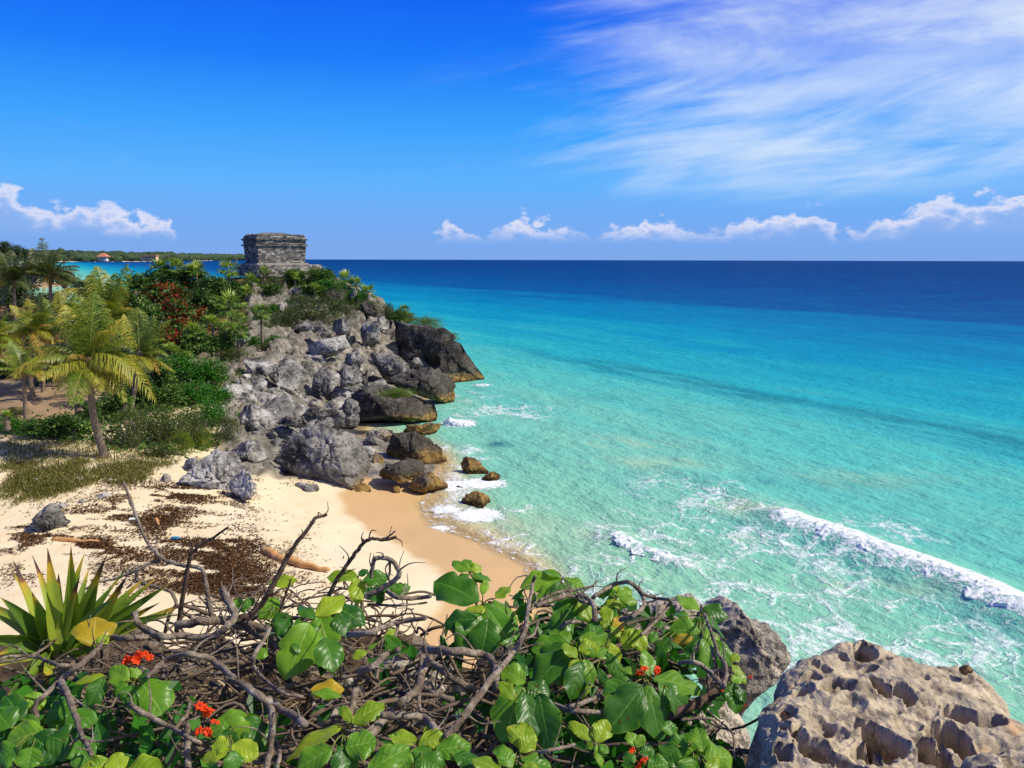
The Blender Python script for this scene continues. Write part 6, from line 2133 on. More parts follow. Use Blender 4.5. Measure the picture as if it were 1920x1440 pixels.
CL.append(('sprig of dark leaves beside the lower orange flowers', (420, 1350), (430, 1420), [
    (405, 1350, 466, 1343, 30, 'M'), (413, 1350, 462, 1398, 48, 'M'), (460, 1345, 502, 1396, 42, 'D'), (430, 1400, 376, 1426, 24, 'Y'), (428, 1400, 397, 1394, 26, 'Y'), (437, 1395, 484, 1416, 32, 'Y'), (435, 1408, 443, 1444, 30, 'D'), (420, 1355, 395, 1380, 26, 'M'), (440, 1370, 420, 1400, 34, 'D')], [(386, 1332, 16, 5), (382, 1376, 14, 4), (403, 1352, 8, 2)]))
CL.append(('low leaves cut by the bottom edge, under the sprig with the round leaf', (200, 1440), (220, 1490), [
    (180, 1446, 202, 1422, 36, 'Y'), (225, 1448, 214, 1410, 30, 'Y'), (230, 1452, 305, 1436, 46, 'Y'), (190, 1450, 150, 1436, 36, 'Y')], []))
CL.append(('dark leafy mass in the bottom left corner', (80, 1360), (80, 1450), [
    (85, 1340, 138, 1345, 34, 'D'), (80, 1370, 8, 1392, 44, 'M'), (60, 1400, 48, 1444, 34, 'M'), (120, 1345, 180, 1345, 32, 'D'), (20, 1365, -14, 1328, 44, 'D'), (40, 1350, 10, 1300, 36, 'D'), (90, 1380, 150, 1400, 46, 'D'), (60, 1380, 110, 1420, 50, 'D'), (30, 1400, -10, 1430, 44, 'D'), (100, 1350, 130, 1310, 34, 'D'), (50, 1330, 80, 1300, 30, 'M'), (130, 1380, 170, 1430, 40, 'D'), (20, 1340, 50, 1315, 22, 'Y'), (70, 1345, 40, 1372, 36, 'D')], []))
CL.append(('small green leaves half hidden behind the bare branches, left of the huge hanging leaf', (510, 1130), (500, 1180), [
    (523, 1123, 484, 1157, 32, 'M'), (557, 1088, 504, 1092, 22, 'Y'), (515, 1150, 545, 1180, 30, 'D'), (440, 1122, 460, 1145, 18, 'M'), (540, 1160, 520, 1190, 26, 'D'), (500, 1215, 480, 1235, 20, 'M'), (455, 1140, 478, 1120, 16, 'D')], []))

for lab, cpx, foot, leaves, flowers in CL:
    c = fp(cpx[0], cpx[1], 10.62)
    ft = fp(foot[0], foot[1], 10.30)
    root = empty('leafy_shrub', ft, lab, 'shrub', 'broad leaved flowering bush on the ledge')
    stem_tube(root, [ft - np.array([0, 0, .12]), (ft * .6 + c * .4) + np.array([.02, 0, .01]), c - np.array([0, 0, .012])], .0075, M['bark'])
    for (a, b, d, e, w_, k_) in leaves:
        add_leaf(root, a, b, d, e, w_, k_)
        q_ = fp(a, b, 10.66)
        stem_tube(root, [c - np.array([0, 0, .012]), (c + q_) / 2 + np.array([0, 0, .004]), q_], .0028, M['green_stem'], 'leaf_stalk', 5)
    for j, (x, y, r_, n_) in enumerate(flowers):
        flower(root, x, y, r_, n_, int(x + y))

# small background leaves filling the shade under the bush
b_ = Bag()
r0 = np.random.default_rng(99)
for poly, n in [([(540, 1180), (980, 1150), (1380, 1200), (1360, 1440), (560, 1440), (500, 1260)], 150), ([(0, 1280), (180, 1270), (520, 1340), (520, 1440), (0, 1440)], 240), ([(940, 1110), (1250, 1130), (1340, 1260), (1000, 1330)], 260), ([(1000, 1330), (1330, 1300), (1350, 1440), (1000, 1440)], 160)]:
    xs_ = r0.uniform(min(a for a, b in poly), max(a for a, b in poly), n * 3)
    ys_ = r0.uniform(min(b for a, b in poly), max(b for a, b in poly), n * 3)
    k = in_poly(xs_, ys_, poly)
    g = G(xs_[k][:n], ys_[k][:n], r0.uniform(10.25, 10.52, k[:].sum())[:n])
    n = len(g)
    dd_ = unit(r0.normal(size=(n, 3)) + np.array([0, -.3, -.4]))
    nn_ = unit(r0.normal(size=(n, 3)) * .5 + np.array([.2, -.6, .8]))
    v, f = cards(g, dd_, nn_, r0.uniform(.05, .12, n), r0.uniform(.035, .07, n), .15)
    b_.add(v, f, np.repeat(np.clip(.35 + r0.normal(0, .2, n), 0, 1), 4))
o = b_.build('undergrowth', M['leaf_creep'], None, False, attr='rnd')
tag(o, kind='stuff')

# ---- bare branches
def branch(label, strands, mat_='bark', z=10.60, group='bare branches lying over the ledge'):
    """strands: list of (points px, radius px start, radius px end, mode) ; mode: height or ('Y', distance)"""
    pts0 = None
    root = None
    for si, (px, ra, rb, mode) in enumerate(strands):
        xs_ = np.array([a for a, b in px], float)
        ys_ = np.array([b for a, b in px], float)
        if isinstance(mode, tuple):
            w_ = P(xs_, ys_, np.linspace(mode[1], mode[2] if len(mode) > 2 else mode[1], len(xs_)))
        else:
            w_ = G(xs_, ys_, np.linspace(mode, mode, len(xs_)) + .03 * np.sin(np.arange(len(xs_)) * 2.3 + xs_[0]))
        k = np.linalg.norm(w_ - EYE, axis=1) / FPX
        pth = crom(w_, 12)
        n = len(pth)
        kk_ = np.interp(np.linspace(0, 1, n), np.linspace(0, 1, len(k)), k)
        rad = np.linspace(ra, rb, n) * kk_ * .5
        sd = xs_[0] * .013 + ys_[0] * .007
        pth = pth + np.stack([perlin(np.stack([np.arange(n) * .22, np.full(n, sd + q_), np.zeros(n)], 1)) for q_ in (0, 7, 13)], 1) * rad[:, None] * .38
        rad = rad * (1 + .10 * perlin(np.stack([np.arange(n) * .21, np.full(n, sd), np.ones(n)], 1))) * .92
        v, f = tube(pth, rad, 9)
        v = v + fbm(v * 60, 3)[:, None] * .0012
        spur = Bag()
        spur.add(v, f)
        r0_ = np.random.default_rng(int(abs(sd) * 1000))
        for q_ in range(int(n / 11)):
            i0_ = int(r0_.integers(3, max(4, n - 2)))
            dr = unit(r0_.normal(size=3) + np.array([0, 0, .5]) + .8 * (pth[min(i0_ + 1, n - 1)] - pth[i0_]) / (np.linalg.norm(pth[min(i0_ + 1, n - 1)] - pth[i0_]) + 1e-9))
            Ls = rad[i0_] * r0_.uniform(4, 16)
            bend_ = unit(dr + r0_.normal(size=3) * .6)
            sp_ = crom([pth[i0_], pth[i0_] + dr * Ls * .5, pth[i0_] + dr * Ls * .5 + bend_ * Ls * .5], 4)
            spur.add(*tube(sp_, np.linspace(min(rad[i0_] * .5, .004), .0012, len(sp_)), 5))
        v = np.vstack(spur.v)
        f = [np.vstack(spur.q), np.vstack(spur.t)]
        if root is None:
            root = mesh('bare_branch', v - pth[0], f, M[mat_])
            root.location = pth[0]
            tag(root, label, 'branch', group)
        else:
            mesh('twig', v - np.array(root.location), f, M[mat_], root)
    return root


branch('thick grey branch curving like a hook behind the yellow leaf', [([(252, 1150), (258, 1166), (270, 1180), (300, 1192), (340, 1193), (400, 1194), (428, 1172), (440, 1155), (432, 1133), (417, 1106)], 10, 15, 10.66)])
branch('pale branch running from the spiky plant down to the left edge of the bush', [([(276, 1195), (240, 1196), (203, 1198), (178, 1222), (150, 1247), (112, 1276), (88, 1300), (66, 1322), (70, 1345)], 11, 8, 10.68), ([(150, 1247), (110, 1247), (73, 1233), (27, 1230), (-10, 1238)], 7, 4, 10.68), ([(55, 1231), (35, 1216), (14, 1208)], 4, 2, 10.70), ([(73, 1232), (72, 1218), (82, 1206)], 3, 2, 10.70)])
branch('thick knotted branch end slanting down in the bottom left', [([(112, 1276), (126, 1302), (143, 1345), (153, 1378), (173, 1414)], 12, 7, 10.70), ([(153, 1378), (140, 1390), (130, 1397)], 5, 3, 10.71), ([(153, 1384), (180, 1390), (210, 1388)], 4, 3, 10.70)])
branch('tall thin twig at the left rising over the seaweed, bent at a right angle', [([(397, 1158), (388, 1105), (381, 1072), (372, 1064), (333, 1058), (303, 1045), (281, 1022), (264, 992), (247, 942), (232, 904)], 9, 5, ('Y', 3.15, 3.3)), ([(303, 1050), (267, 1063), (257, 1087), (290, 1100), (320, 1110), (337, 1140), (370, 1168)], 6, 6, ('Y', 3.25, 3.1)), ([(262, 1066), (217, 1085), (180, 1093), (157, 1107)], 5, 3, ('Y', 3.2))])
branch('upright dark twig forking towards the seaweed, beside the tall thin twig', [([(332, 1184), (343, 1120), (353, 1063), (361, 1030)], 9, 6, ('Y', 3.0)), ([(357, 1040), (375, 1022), (400, 1008), (428, 988)], 7, 4, ('Y', 3.0)), ([(361, 1032), (360, 1018), (356, 1020)], 4, 3, ('Y', 3.0))], 'bark_dark')
branch('longest upright dark twig, reaching from the hook branch to the driftwood', [([(436, 1164), (470, 1152), (490, 1133), (510, 1100), (530, 1063), (553, 1023), (575, 995), (591, 972), (600, 969), (613, 966)], 13, 5, ('Y', 2.9, 3.05)), ([(515, 1175), (532, 1125), (546, 1085)], 6, 3, ('Y', 3.0))], 'bark_dark')
branch('dark twig with a forked bent tip over the pale sand', [([(600, 1160), (622, 1105), (640, 1075), (657, 1050), (672, 1030), (684, 1016), (700, 1010), (722, 1012), (743, 1007)], 9, 6, ('Y', 3.0)), ([(716, 1011), (728, 1006), (741, 996)], 4, 3, ('Y', 3.0)), ([(684, 1016), (677, 1008)], 4, 3, ('Y', 3.0))], 'bark_dark')
branch('short dead branch bent into a square arch over the sand', [([(697, 1082), (701, 1050), (710, 1047), (730, 1048), (745, 1064), (748, 1076), (740, 1088), (720, 1100), (684, 1120)], 8, 11, ('Y', 3.05)), ([(730, 1049), (731, 1070), (728, 1085)], 5, 4, ('Y', 3.05))])
branch('grey branch running level behind the ribbed dark leaf', [([(722, 1106), (747, 1120), (780, 1121), (808, 1118)], 10, 8, 10.66), ([(690, 1133), (750, 1135), (800, 1130)], 5, 4, 10.62)])
branch('pale knotty branch pointing right through the middle of the bush', [([(653, 1190), (697, 1184), (743, 1168), (798, 1158)], 12, 9, 10.66), ([(748, 1166), (742, 1190), (735, 1215)], 8, 6, 10.60)])
branch('longest arched branch, sweeping from the orange flower head to the bottom', [([(278, 1268), (300, 1246), (322, 1233), (360, 1227), (400, 1240), (443, 1277), (483, 1303), (520, 1324), (570, 1356)], 8, 15, 10.68)])
branch('twisted twig crossing under the arched branch', [([(225, 1306), (253, 1327), (293, 1350), (327, 1367), (355, 1384), (390, 1400)], 10, 8, 10.60), ([(327, 1367), (350, 1340), (356, 1318)], 8, 6, 10.58), ([(352, 1360), (351, 1395), (353, 1450)], 11, 11, 10.55)])
branch('wavy branch dropping in a loop left of the ageing yellow leaf', [([(506, 1178), (494, 1202), (477, 1227), (476, 1250), (500, 1277), (533, 1300), (568, 1306)], 9, 6, 10.67)])
branch('thick weathered log end under the hook branch', [([(445, 1166), (482, 1184), (525, 1210)], 20, 19, 10.56), ([(440, 1164), (490, 1176), (540, 1182)], 14, 12, 10.60), ([(333, 1172), (385, 1165), (436, 1163)], 15, 16, 10.60)])
branch('dark upright stub at the bottom, below the wavy branch', [([(502, 1310), (511, 1353), (508, 1400), (498, 1446)], 14, 12, 10.64), ([(513, 1385), (524, 1410), (520, 1440)], 9, 7, 10.62)])
branch('thick grey branch bending down beside the dark hollow, centre of the bush', [([(797, 1217), (847, 1221), (903, 1227), (927, 1243), (929, 1268), (930, 1296)], 16, 14, 10.64)])
branch('forked branch standing over the dark hollow, centre of the bush', [([(806, 1232), (796, 1252), (780, 1293), (757, 1313), (727, 1343), (692, 1382)], 14, 16, 10.64), ([(784, 1288), (786, 1320), (792, 1340)], 9, 6, 10.60), ([(717, 1341), (763, 1342), (797, 1347), (813, 1363), (828, 1378)], 14, 14, 10.66)])
branch('pale broken branch slanting right under the dark hollow', [([(810, 1243), (847, 1270), (895, 1298)], 13, 12, 10.56), ([(790, 1293), (820, 1303), (851, 1313)], 9, 10, 10.54)])
branch('long straight branch slanting up to the water, between the two big leaf clusters', [([(834, 1386), (880, 1330), (923, 1273), (960, 1227), (982, 1190), (990, 1147), (998, 1100), (1004, 1080)], 15, 6, 10.70), ([(975, 1200), (1000, 1190), (1010, 1165)], 6, 4, 10.68), ([(990, 1150), (1005, 1130), (1003, 1110)], 5, 3, 10.70)])
branch('thick short branch rising left of the dark hollow', [([(672, 1262), (707, 1243), (732, 1222), (748, 1218)], 14, 12, 10.62), ([(667, 1293), (660, 1327), (652, 1358)], 13, 12, 10.60), ([(640, 1370), (682, 1373), (709, 1352)], 7, 6, 10.64)])
branch('grey branch arched like a bow before the sea', [([(1006, 1136), (1051, 1120), (1087, 1117), (1111, 1132), (1116, 1166)], 9, 11, 10.70), ([(1012, 1126), (1045, 1111), (1081, 1106)], 6, 6, 10.70), ([(1081, 1106), (1112, 1098), (1118, 1088)], 5, 3, 10.70)])
branch('smooth branch arched against the turquoise water, left of the far rock', [([(1115, 1118), (1148, 1098), (1178, 1092), (1199, 1108), (1208, 1132), (1190, 1153), (1164, 1163)], 8, 9, 10.72), ([(1117, 1117), (1100, 1130), (1085, 1125)], 8, 7, 10.70)])
branch('thin crooked twig crossing in front of the far rock', [([(1203, 1110), (1226, 1121), (1255, 1124), (1254, 1136), (1232, 1163), (1203, 1190)], 7, 6, 10.72), ([(1255, 1124), (1240, 1138), (1228, 1160)], 5, 4, 10.72)])
branch('short thick twig curling behind the dense leaf cluster', [([(1049, 1178), (1069, 1166), (1098, 1168)], 9, 7, 10.68)])
branch('branch forking up to the leafy shoot at the right end of the bush', [([(1275, 1243), (1302, 1242), (1323, 1253), (1344, 1274), (1356, 1288)], 8, 11, 10.66), ([(1358, 1286), (1362, 1253), (1347, 1225), (1332, 1180), (1320, 1150)], 9, 5, 10.72), ([(1326, 1255), (1328, 1280), (1326, 1310)], 6, 5, 10.60)])
branch('thick dark branch at the right, leading down from the leafy shoot', [([(1355, 1288), (1323, 1310), (1278, 1333), (1240, 1360)], 18, 15, 10.58)], 'bark_dark')
branch('thin forked twig in the shade before the pitted rock', [([(1276, 1349), (1329, 1347), (1350, 1362), (1374, 1376), (1377, 1424)], 5, 4, 10.58), ([(1352, 1364), (1335, 1380), (1322, 1390)], 4, 3, 10.56)])
branch('pair of level branches between the whorl and the huge lobed leaves', [([(1036, 1322), (1081, 1333), (1137, 1336)], 10, 9, 10.60), ([(1069, 1326), (1105, 1313), (1132, 1299)], 9, 8, 10.62)])
branch('thin branch near the bottom, under the pale round leaves', [([(985, 1415), (1030, 1407), (1077, 1397)], 8, 6, 10.66)])

# the rest of the tangle is dead brush nobody could count
b_ = Bag()
r0 = np.random.default_rng(5)
zones = [([(270, 1165), (560, 1160), (930, 1170), (950, 1400), (700, 1440), (300, 1440), (180, 1320)], 230, (.0025, .010)), ([(940, 1130), (1200, 1130), (1340, 1250), (1330, 1430), (960, 1440)], 150, (.0025, .008)), ([(60, 1240), (260, 1180), (330, 1400), (100, 1440)], 80, (.002, .007)), ([(420, 1090), (760, 1110), (760, 1180), (420, 1170)], 60, (.002, .007))]
for poly, n, (ra, rb) in zones:
    xs_ = r0.uniform(min(a for a, b in poly), max(a for a, b in poly), n * 3)
    ys_ = r0.uniform(min(b for a, b in poly), max(b for a, b in poly), n * 3)
    k = in_poly(xs_, ys_, poly)
    for x, y in zip(xs_[k][:n], ys_[k][:n]):
        z = r0.uniform(10.22, 10.52)
        c = G(x, y, z)
        L = r0.uniform(.12, .5)
        a = r0.normal(0, .95) + (math.pi if r0.random() < .5 else 0)
        d = np.array([math.cos(a), math.sin(a) * .8, r0.normal() * .22])
        pts_ = [c - d * L * .5, c - d * L * .15 + r0.normal(size=3) * .03 * L * 3, c + d * L * .2 + r0.normal(size=3) * .03 * L * 3, c + d * L * .5]
        for q_ in pts_:
            q_[2] = max(q_[2], 10.12)
        pth = crom(pts_, 4)
        v, f = tube(pth, np.linspace(1, .6, len(pth)) * r0.uniform(ra, rb), 6)
        b_.add(v, f)
o = b_.build('dead_brush', M['brush'])
tag(o, kind='stuff')
b_ = Bag()
for poly, n in [([(180, 1290), (420, 1260), (520, 1330), (520, 1440), (180, 1440)], 900), ([(270, 1200), (700, 1180), (950, 1240), (950, 1440), (520, 1440)], 900), ([(1000, 1200), (1380, 1300), (1380, 1440), (1000, 1440)], 300)]:
    xs_ = r0.uniform(min(a for a, b in poly), max(a for a, b in poly), n * 3)
    ys_ = r0.uniform(min(b for a, b in poly), max(b for a, b in poly), n * 3)
    k = in_poly(xs_, ys_, poly)
    g = G(xs_[k][:n], ys_[k][:n], 10.22)
    n = len(g)
    g[:, 2] = ledge_z(g[:, 0], g[:, 1]) + r0.uniform(.01, .14, n)
    d = unit(r0.normal(size=(n, 3)) * np.array([1, .8, .35]))
    v, f = cards(g, d, unit(r0.normal(size=(n, 3)) * .4 + np.array([0, -.3, 1])), r0.uniform(.06, .26, n), r0.uniform(.003, .010, n), .1)
    b_.add(v, f, np.repeat(r0.random(n), 4))
o = b_.build('dry_straw', M['straw'], None, False, attr='rnd')
tag(o, kind='stuff')

# ---- the spiky plant at the left
m, t, out = new_mat('sword_leaf')
uv = t.node('ShaderNodeUVMap').outputs[0]
u, v, _ = t.sep(uv)
oi = t.node('ShaderNodeObjectInfo').outputs['Random']
tc = t.node('ShaderNodeTexCoord').outputs['Object']
n1 = t.noise(tc, 9, 4, .6)
str_ = t.noise(t.comb(t.m('MULTIPLY', u, 1.0), t.m('MULTIPLY', v, 40), oi), 3, 3, .6)
c = t.ramp(t.m('ADD', t.m('MULTIPLY', oi, .7), t.m('MULTIPLY', str_, .3)), [(.15, rgb(74, 110, 34)), (.5, rgb(128, 156, 46)), (.9, rgb(178, 188, 66))])
uu = t.m('ADD', u, t.m('ADD', t.m('MULTIPLY', t.m('SUBTRACT', n1, .5), .25), t.m('MULTIPLY', t.m('SUBTRACT', oi, .5), .35)))
c = t.mix(t.smooth(uu, .70, .88), c, rgb(206, 170, 50))
c = t.mix(t.smooth(uu, .88, .95), c, rgb(132, 88, 52))
c = t.mix(t.smooth(uu, .95, 1.0), c, rgb(92, 72, 60))
b = t.node('ShaderNodeBsdfPrincipled')
t.put(b.inputs['Base Color'], c)
b.inputs['Roughness'].default_value = .42
b.inputs['Specular IOR Level'].default_value = .4
t.l.new(t.bump(str_, .25, .01), b.inputs['Normal'])
tr = t.node('ShaderNodeBsdfTranslucent')
t.put(tr.inputs[0], t.mix(1.0, c, (1.4, 1.3, .5, 1), 'MULTIPLY'))
mx = t.node('ShaderNodeMixShader')
mx.inputs[0].default_value = .28
t.l.new(b.outputs[0], mx.inputs[1])
t.l.new(tr.outputs[0], mx.inputs[2])
t.l.new(mx.outputs[0], out.inputs[0])
M['sword'] = m


def blade(root, b, e, w_, seed, arch=.04, name='leaf_blade'):
    r0 = np.random.default_rng(seed)
    b, e = np.asarray(b, float), np.asarray(e, float)
    n = 18
    u = np.linspace(0, 1, n)
    L = np.linalg.norm(e - b)
    c = (b + e) / 2 + np.array([0, 0, arch * L]) + r0.normal(size=3) * .015
    pth = ((1 - u) ** 2)[:, None] * b + (2 * u * (1 - u))[:, None] * c + (u ** 2)[:, None] * e
    tan = unit(np.gradient(pth, axis=0))
    nrm = unit(unit(EYE - c) + r0.normal(size=3) * .45)
    nrm = unit(nrm[None] - tan * (tan @ nrm)[:, None])
    sd = np.cross(tan, nrm)
    prof = np.clip(np.where(u < .36, .55 + .45 * np.sin(u / .36 * math.pi / 2), ((1 - u) / .64) ** .95), .015, 1)
    cols = np.linspace(-1, 1, 7)
    V_ = pth[:, None, :] + sd[:, None, :] * (cols[None, :, None] * (prof * w_ / 2)[:, None, None]) + nrm[:, None, :] * ((np.abs(cols) ** 1.4)[None, :, None] * (prof * w_ * .22)[:, None, None])
    idx = np.arange(n * 7).reshape(n, 7)
    f = np.stack([idx[:-1, :-1].ravel(), idx[1:, :-1].ravel(), idx[1:, 1:].ravel(), idx[:-1, 1:].ravel()], 1)
    uvs = np.stack([np.repeat(u, 7), np.tile((cols + 1) / 2, n)], 1)
    return mesh(name, local(root, V_.reshape(-1, 3)), f, M['sword'], root, True, None, uvs)


yc = P(117, 1222, 2.95)
root = empty('spiky_plant', yc - np.array([0, 0, .35]), 'rosette of sword shaped leaves with brown burnt tips at the left of the ledge', 'yucca')
v, f = tube(np.array([yc - np.array([0, 0, .5]), yc - np.array([0, 0, .25]), yc]), [.06, .07, .05], 10)
mesh('stump', local(root, v), f, M['bark'], root)
BL = [(20, 1066, 24, .12), (25, 1050, 40, .05), (89, 1027, 44, -.02), (133, 1023, 40, -.08), (159, 1036, 34, .1), (168, 1063, 30, .2), (199, 1042, 40, .0), (221, 1087, 36, .1), (240, 1077, 40, -.05), (252, 1050, 14, .15), (276, 1080, 36, .1), (298, 1080, 34, .15), (322, 1093, 34, .1), (372, 1123, 34, .05),
      (0, 1120, 44, -.08), (-24, 1150, 50, .0), (-60, 1200, 52, -.1), (-40, 1262, 42, -.15), (10, 1312, 36, -.2), (60, 1040, 28, .15), (110, 1075, 42, .05), (185, 1090, 38, -.1), (60, 1110, 46, -.05), (220, 1120, 38, -.15), (-10, 1230, 46, -.12), (150, 1080, 34, -.05), (300, 1130, 32, .0), (330, 1150, 28, .02), (50, 1290, 40, -.22), (-50, 1120, 44, .1), (90, 1300, 38, -.25), (265, 1140, 34, -.1)]
for k, (x, y, w_, dY) in enumerate(BL):
    a = k * 2.4
    bs_ = yc + np.array([math.cos(a) * .03 + (x - 117) * .00028, math.sin(a) * .03, .0])
    kk_ = 3.0 / FPX
    blade(root, bs_, P(x, y, 2.95 + dY), w_ * kk_ * .74, 900 + k, .05 if y < 1150 else .16)

# ------------------------------------------------------------------ the pitted rocks at the right
def ray_noise(X, Y, s, o=4):
    return fbm(np.stack([X.ravel() * s, Y.ravel() * s, np.full(X.size, 2.2)], 1), o).reshape(X.shape)


m, t, out = new_mat('pitted_tan_limestone')
p = pos(t)
n1 = t.noise(p, 2.6, 7, .68)
n2 = t.noise(p, 14, 6, .7)
n3 = t.noise(p, 70, 4, .7)
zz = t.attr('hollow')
c = t.ramp(n1, [(.28, rgb(142, 130, 114)), (.45, rgb(188, 172, 146)), (.60, rgb(220, 202, 170)), (.74, rgb(236, 218, 182))])
dirt = t.smooth(t.m('ADD', n2, t.m('MULTIPLY', t.m('SUBTRACT', n1, .5), .8)), .47, .62)
c = t.mix(t.m('MULTIPLY', dirt, .72), c, rgb(104, 92, 78))
c = t.mix(t.m('MULTIPLY', t.smooth(n3, .55, .7), .35), c, rgb(90, 78, 66))
c = t.mix(t.m('MULTIPLY', t.smooth(t.noise(p, 6.5, 4, .6, .8), .60, .70), .4), c, rgb(214, 150, 92))
c = t.mix(t.m('MULTIPLY', zz, t.smooth(n2, .4, .6, .35, .8)), c, rgb(88, 76, 62))  # pits painted darker: their inner shade is put into the colour
h = t.m('ADD', t.m('MULTIPLY', n2, .8), t.m('MULTIPLY', n3, .35))
principled(t, out, c, .92, t.bump(h, .75, .025), .15)
M['pitted'] = m


def slab(label, outline, z_top, depth, pits, seed, name='pitted_rock', tiltx=0.0, tilty=0.0, n=330, soft=.07, mat_=None, rough_=1.0, rough_amp=.020):
    """a rock block: its top outline lies on the level z_top, sides fall away steeply, hollows are carved in"""
    poly = np.array([G(a, b, z_top)[:2] for a, b in outline])
    lo, hi = poly.min(0) - .30, poly.max(0) + .30
    gx__ = np.linspace(lo[0], hi[0], n)
    gy__ = np.linspace(lo[1], hi[1], n)
    X, Y = np.meshgrid(gx__, gy__)
    wob = ray_noise(X, Y, 5 / rough_) * .030 + ray_noise(X + 9, Y, 16 / rough_) * .012
    d = seg_dist(X, Y, poly, True)
    d = np.where(in_poly(X, Y, poly), d, -d) + wob
    cx, cy = poly.mean(0)
    top = z_top + tiltx * (X - cx) + tilty * (Y - cy) + ray_noise(X, Y, 2.1 / rough_) * rough_amp * 1.4 + ray_noise(X + 3, Y, 7 / rough_) * rough_amp * .55
    r1 = ridged(np.stack([X.ravel() * 6, Y.ravel() * 6, np.full(X.size, seed)], 1), 4).reshape(X.shape)
    top += (r1 - .4) * rough_amp * .45
    w1, w2, _ = worley(np.stack([X.ravel() * 17, Y.ravel() * 17, np.full(X.size, seed + .5)], 1))
    top -= np.clip(.36 - w1, 0, 1).reshape(X.shape) * .022 * np.clip(ray_noise(X, Y, 3.5) - .05, 0, 1)
    top += ray_noise(X, Y, 45, 3) * .0035 + np.minimum(ray_noise(X + 7, Y, 24, 3), 0) * .008
    q1, q2, _ = worley(np.stack([X.ravel() * 34, Y.ravel() * 34, np.full(X.size, seed + 2.5)], 1))
    top -= np.clip(.40 - q1, 0, 1).reshape(X.shape) * .034 * np.clip(ray_noise(X + 4, Y, 4.5) * 1.4 + .1, 0, 1)
    hollow = np.zeros(X.shape)
    for (x, y, rx, ry, dp) in pits:
        c_ = G(x, y, z_top)[:2]
        ex = np.linalg.norm(G(x + rx, y, z_top)[:2] - c_)
        ey = abs(G(x, y - ry, z_top)[1] - c_[1])
        rr = np.sqrt(((X - c_[0]) / ex) ** 2 + ((Y - c_[1]) / ey) ** 2) * (1 + .6 * ray_noise(X + x, Y, 8) + .2 * ray_noise(X + x, Y + 5, 22))
        prof = np.clip(1 - rr ** 2.6, 0, 1) ** .75
        top = top - dp * (1.5 if dp > .075 else .7) * prof + .004 * np.exp(-((rr - 1.12) / .16) ** 2)
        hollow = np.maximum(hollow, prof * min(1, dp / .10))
    # sides
    fall = np.where(d > soft, 0, np.where(d > -0.02, ((soft - d) / (soft + .02)) ** 2 * .06, .06 + (-d - .02) * 14.0))
    Z = top - np.minimum(fall, depth)
    jx = fbm(np.stack([X.ravel() * 7, Y.ravel() * 7, Z.ravel() * 7], 1), 3).reshape(X.shape)
    side_m = np.clip(fall / .2, 0, 1)
    Xo = X + jx * .05 * side_m
    Yo = Y + jx * .03 * side_m
    keep = Z > z_top - depth + .002
    idx = np.arange(n * n).reshape(n, n)
    q = np.stack([idx[:-1, :-1].ravel(), idx[:-1, 1:].ravel(), idx[1:, 1:].ravel(), idx[1:, :-1].ravel()], 1)
    kq = keep.ravel()[q].any(1)
    V_ = np.stack([Xo.ravel(), Yo.ravel(), Z.ravel()], 1)
    c3 = np.array([cx, cy, z_top])
    used = np.unique(q[kq])
    mp = -np.ones(n * n, int)
    mp[used] = np.arange(len(used))
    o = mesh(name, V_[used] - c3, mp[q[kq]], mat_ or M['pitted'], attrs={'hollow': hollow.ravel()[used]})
    o.location = c3
    return tag(o, label, 'rock')


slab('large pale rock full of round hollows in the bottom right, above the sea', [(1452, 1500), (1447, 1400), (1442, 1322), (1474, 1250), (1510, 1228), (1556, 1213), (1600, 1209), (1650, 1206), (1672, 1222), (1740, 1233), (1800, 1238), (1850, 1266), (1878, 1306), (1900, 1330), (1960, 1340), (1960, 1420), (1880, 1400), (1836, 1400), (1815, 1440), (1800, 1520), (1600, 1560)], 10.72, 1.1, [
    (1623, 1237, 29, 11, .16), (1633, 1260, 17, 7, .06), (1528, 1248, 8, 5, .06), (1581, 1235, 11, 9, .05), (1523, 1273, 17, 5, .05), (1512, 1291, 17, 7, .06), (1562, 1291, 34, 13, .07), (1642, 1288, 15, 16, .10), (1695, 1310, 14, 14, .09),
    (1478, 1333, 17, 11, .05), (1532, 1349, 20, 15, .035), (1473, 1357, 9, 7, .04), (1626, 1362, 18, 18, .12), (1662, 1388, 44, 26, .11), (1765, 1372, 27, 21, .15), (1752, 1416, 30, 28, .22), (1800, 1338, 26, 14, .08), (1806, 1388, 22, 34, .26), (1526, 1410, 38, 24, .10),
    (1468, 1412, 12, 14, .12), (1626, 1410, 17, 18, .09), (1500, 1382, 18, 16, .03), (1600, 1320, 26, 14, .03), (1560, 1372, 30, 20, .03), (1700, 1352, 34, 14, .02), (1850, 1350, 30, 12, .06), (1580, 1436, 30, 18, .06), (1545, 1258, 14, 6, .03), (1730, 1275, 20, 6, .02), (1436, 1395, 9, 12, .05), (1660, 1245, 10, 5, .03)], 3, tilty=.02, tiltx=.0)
slab('smooth tan rock cut by the bottom right corner, in front of the hollowed one', [(1826, 1430), (1832, 1405), (1846, 1390), (1880, 1382), (1930, 1376), (1990, 1380), (1990, 1560), (1800, 1560), (1806, 1480)], 10.80, 1.0, [(1850, 1432, 22, 18, .10), (1870, 1384, 12, 8, .05), (1905, 1420, 20, 12, .02)], 5)


# grey rocks further back on the ledge
def ledge_rock(label, outl, Y, seed, mat_='rock_tan', **kw):
    o = rock('ledge_rock', label, 'rock', outl, Y, M[mat_], seed, **kw)
    return o


M['rock_ledge'] = rock_mat('grey_tan_ledge_limestone', rgb(222, 208, 188), rgb(186, 174, 158), rgb(96, 90, 84), 6.0, False, .8, bd=.02)


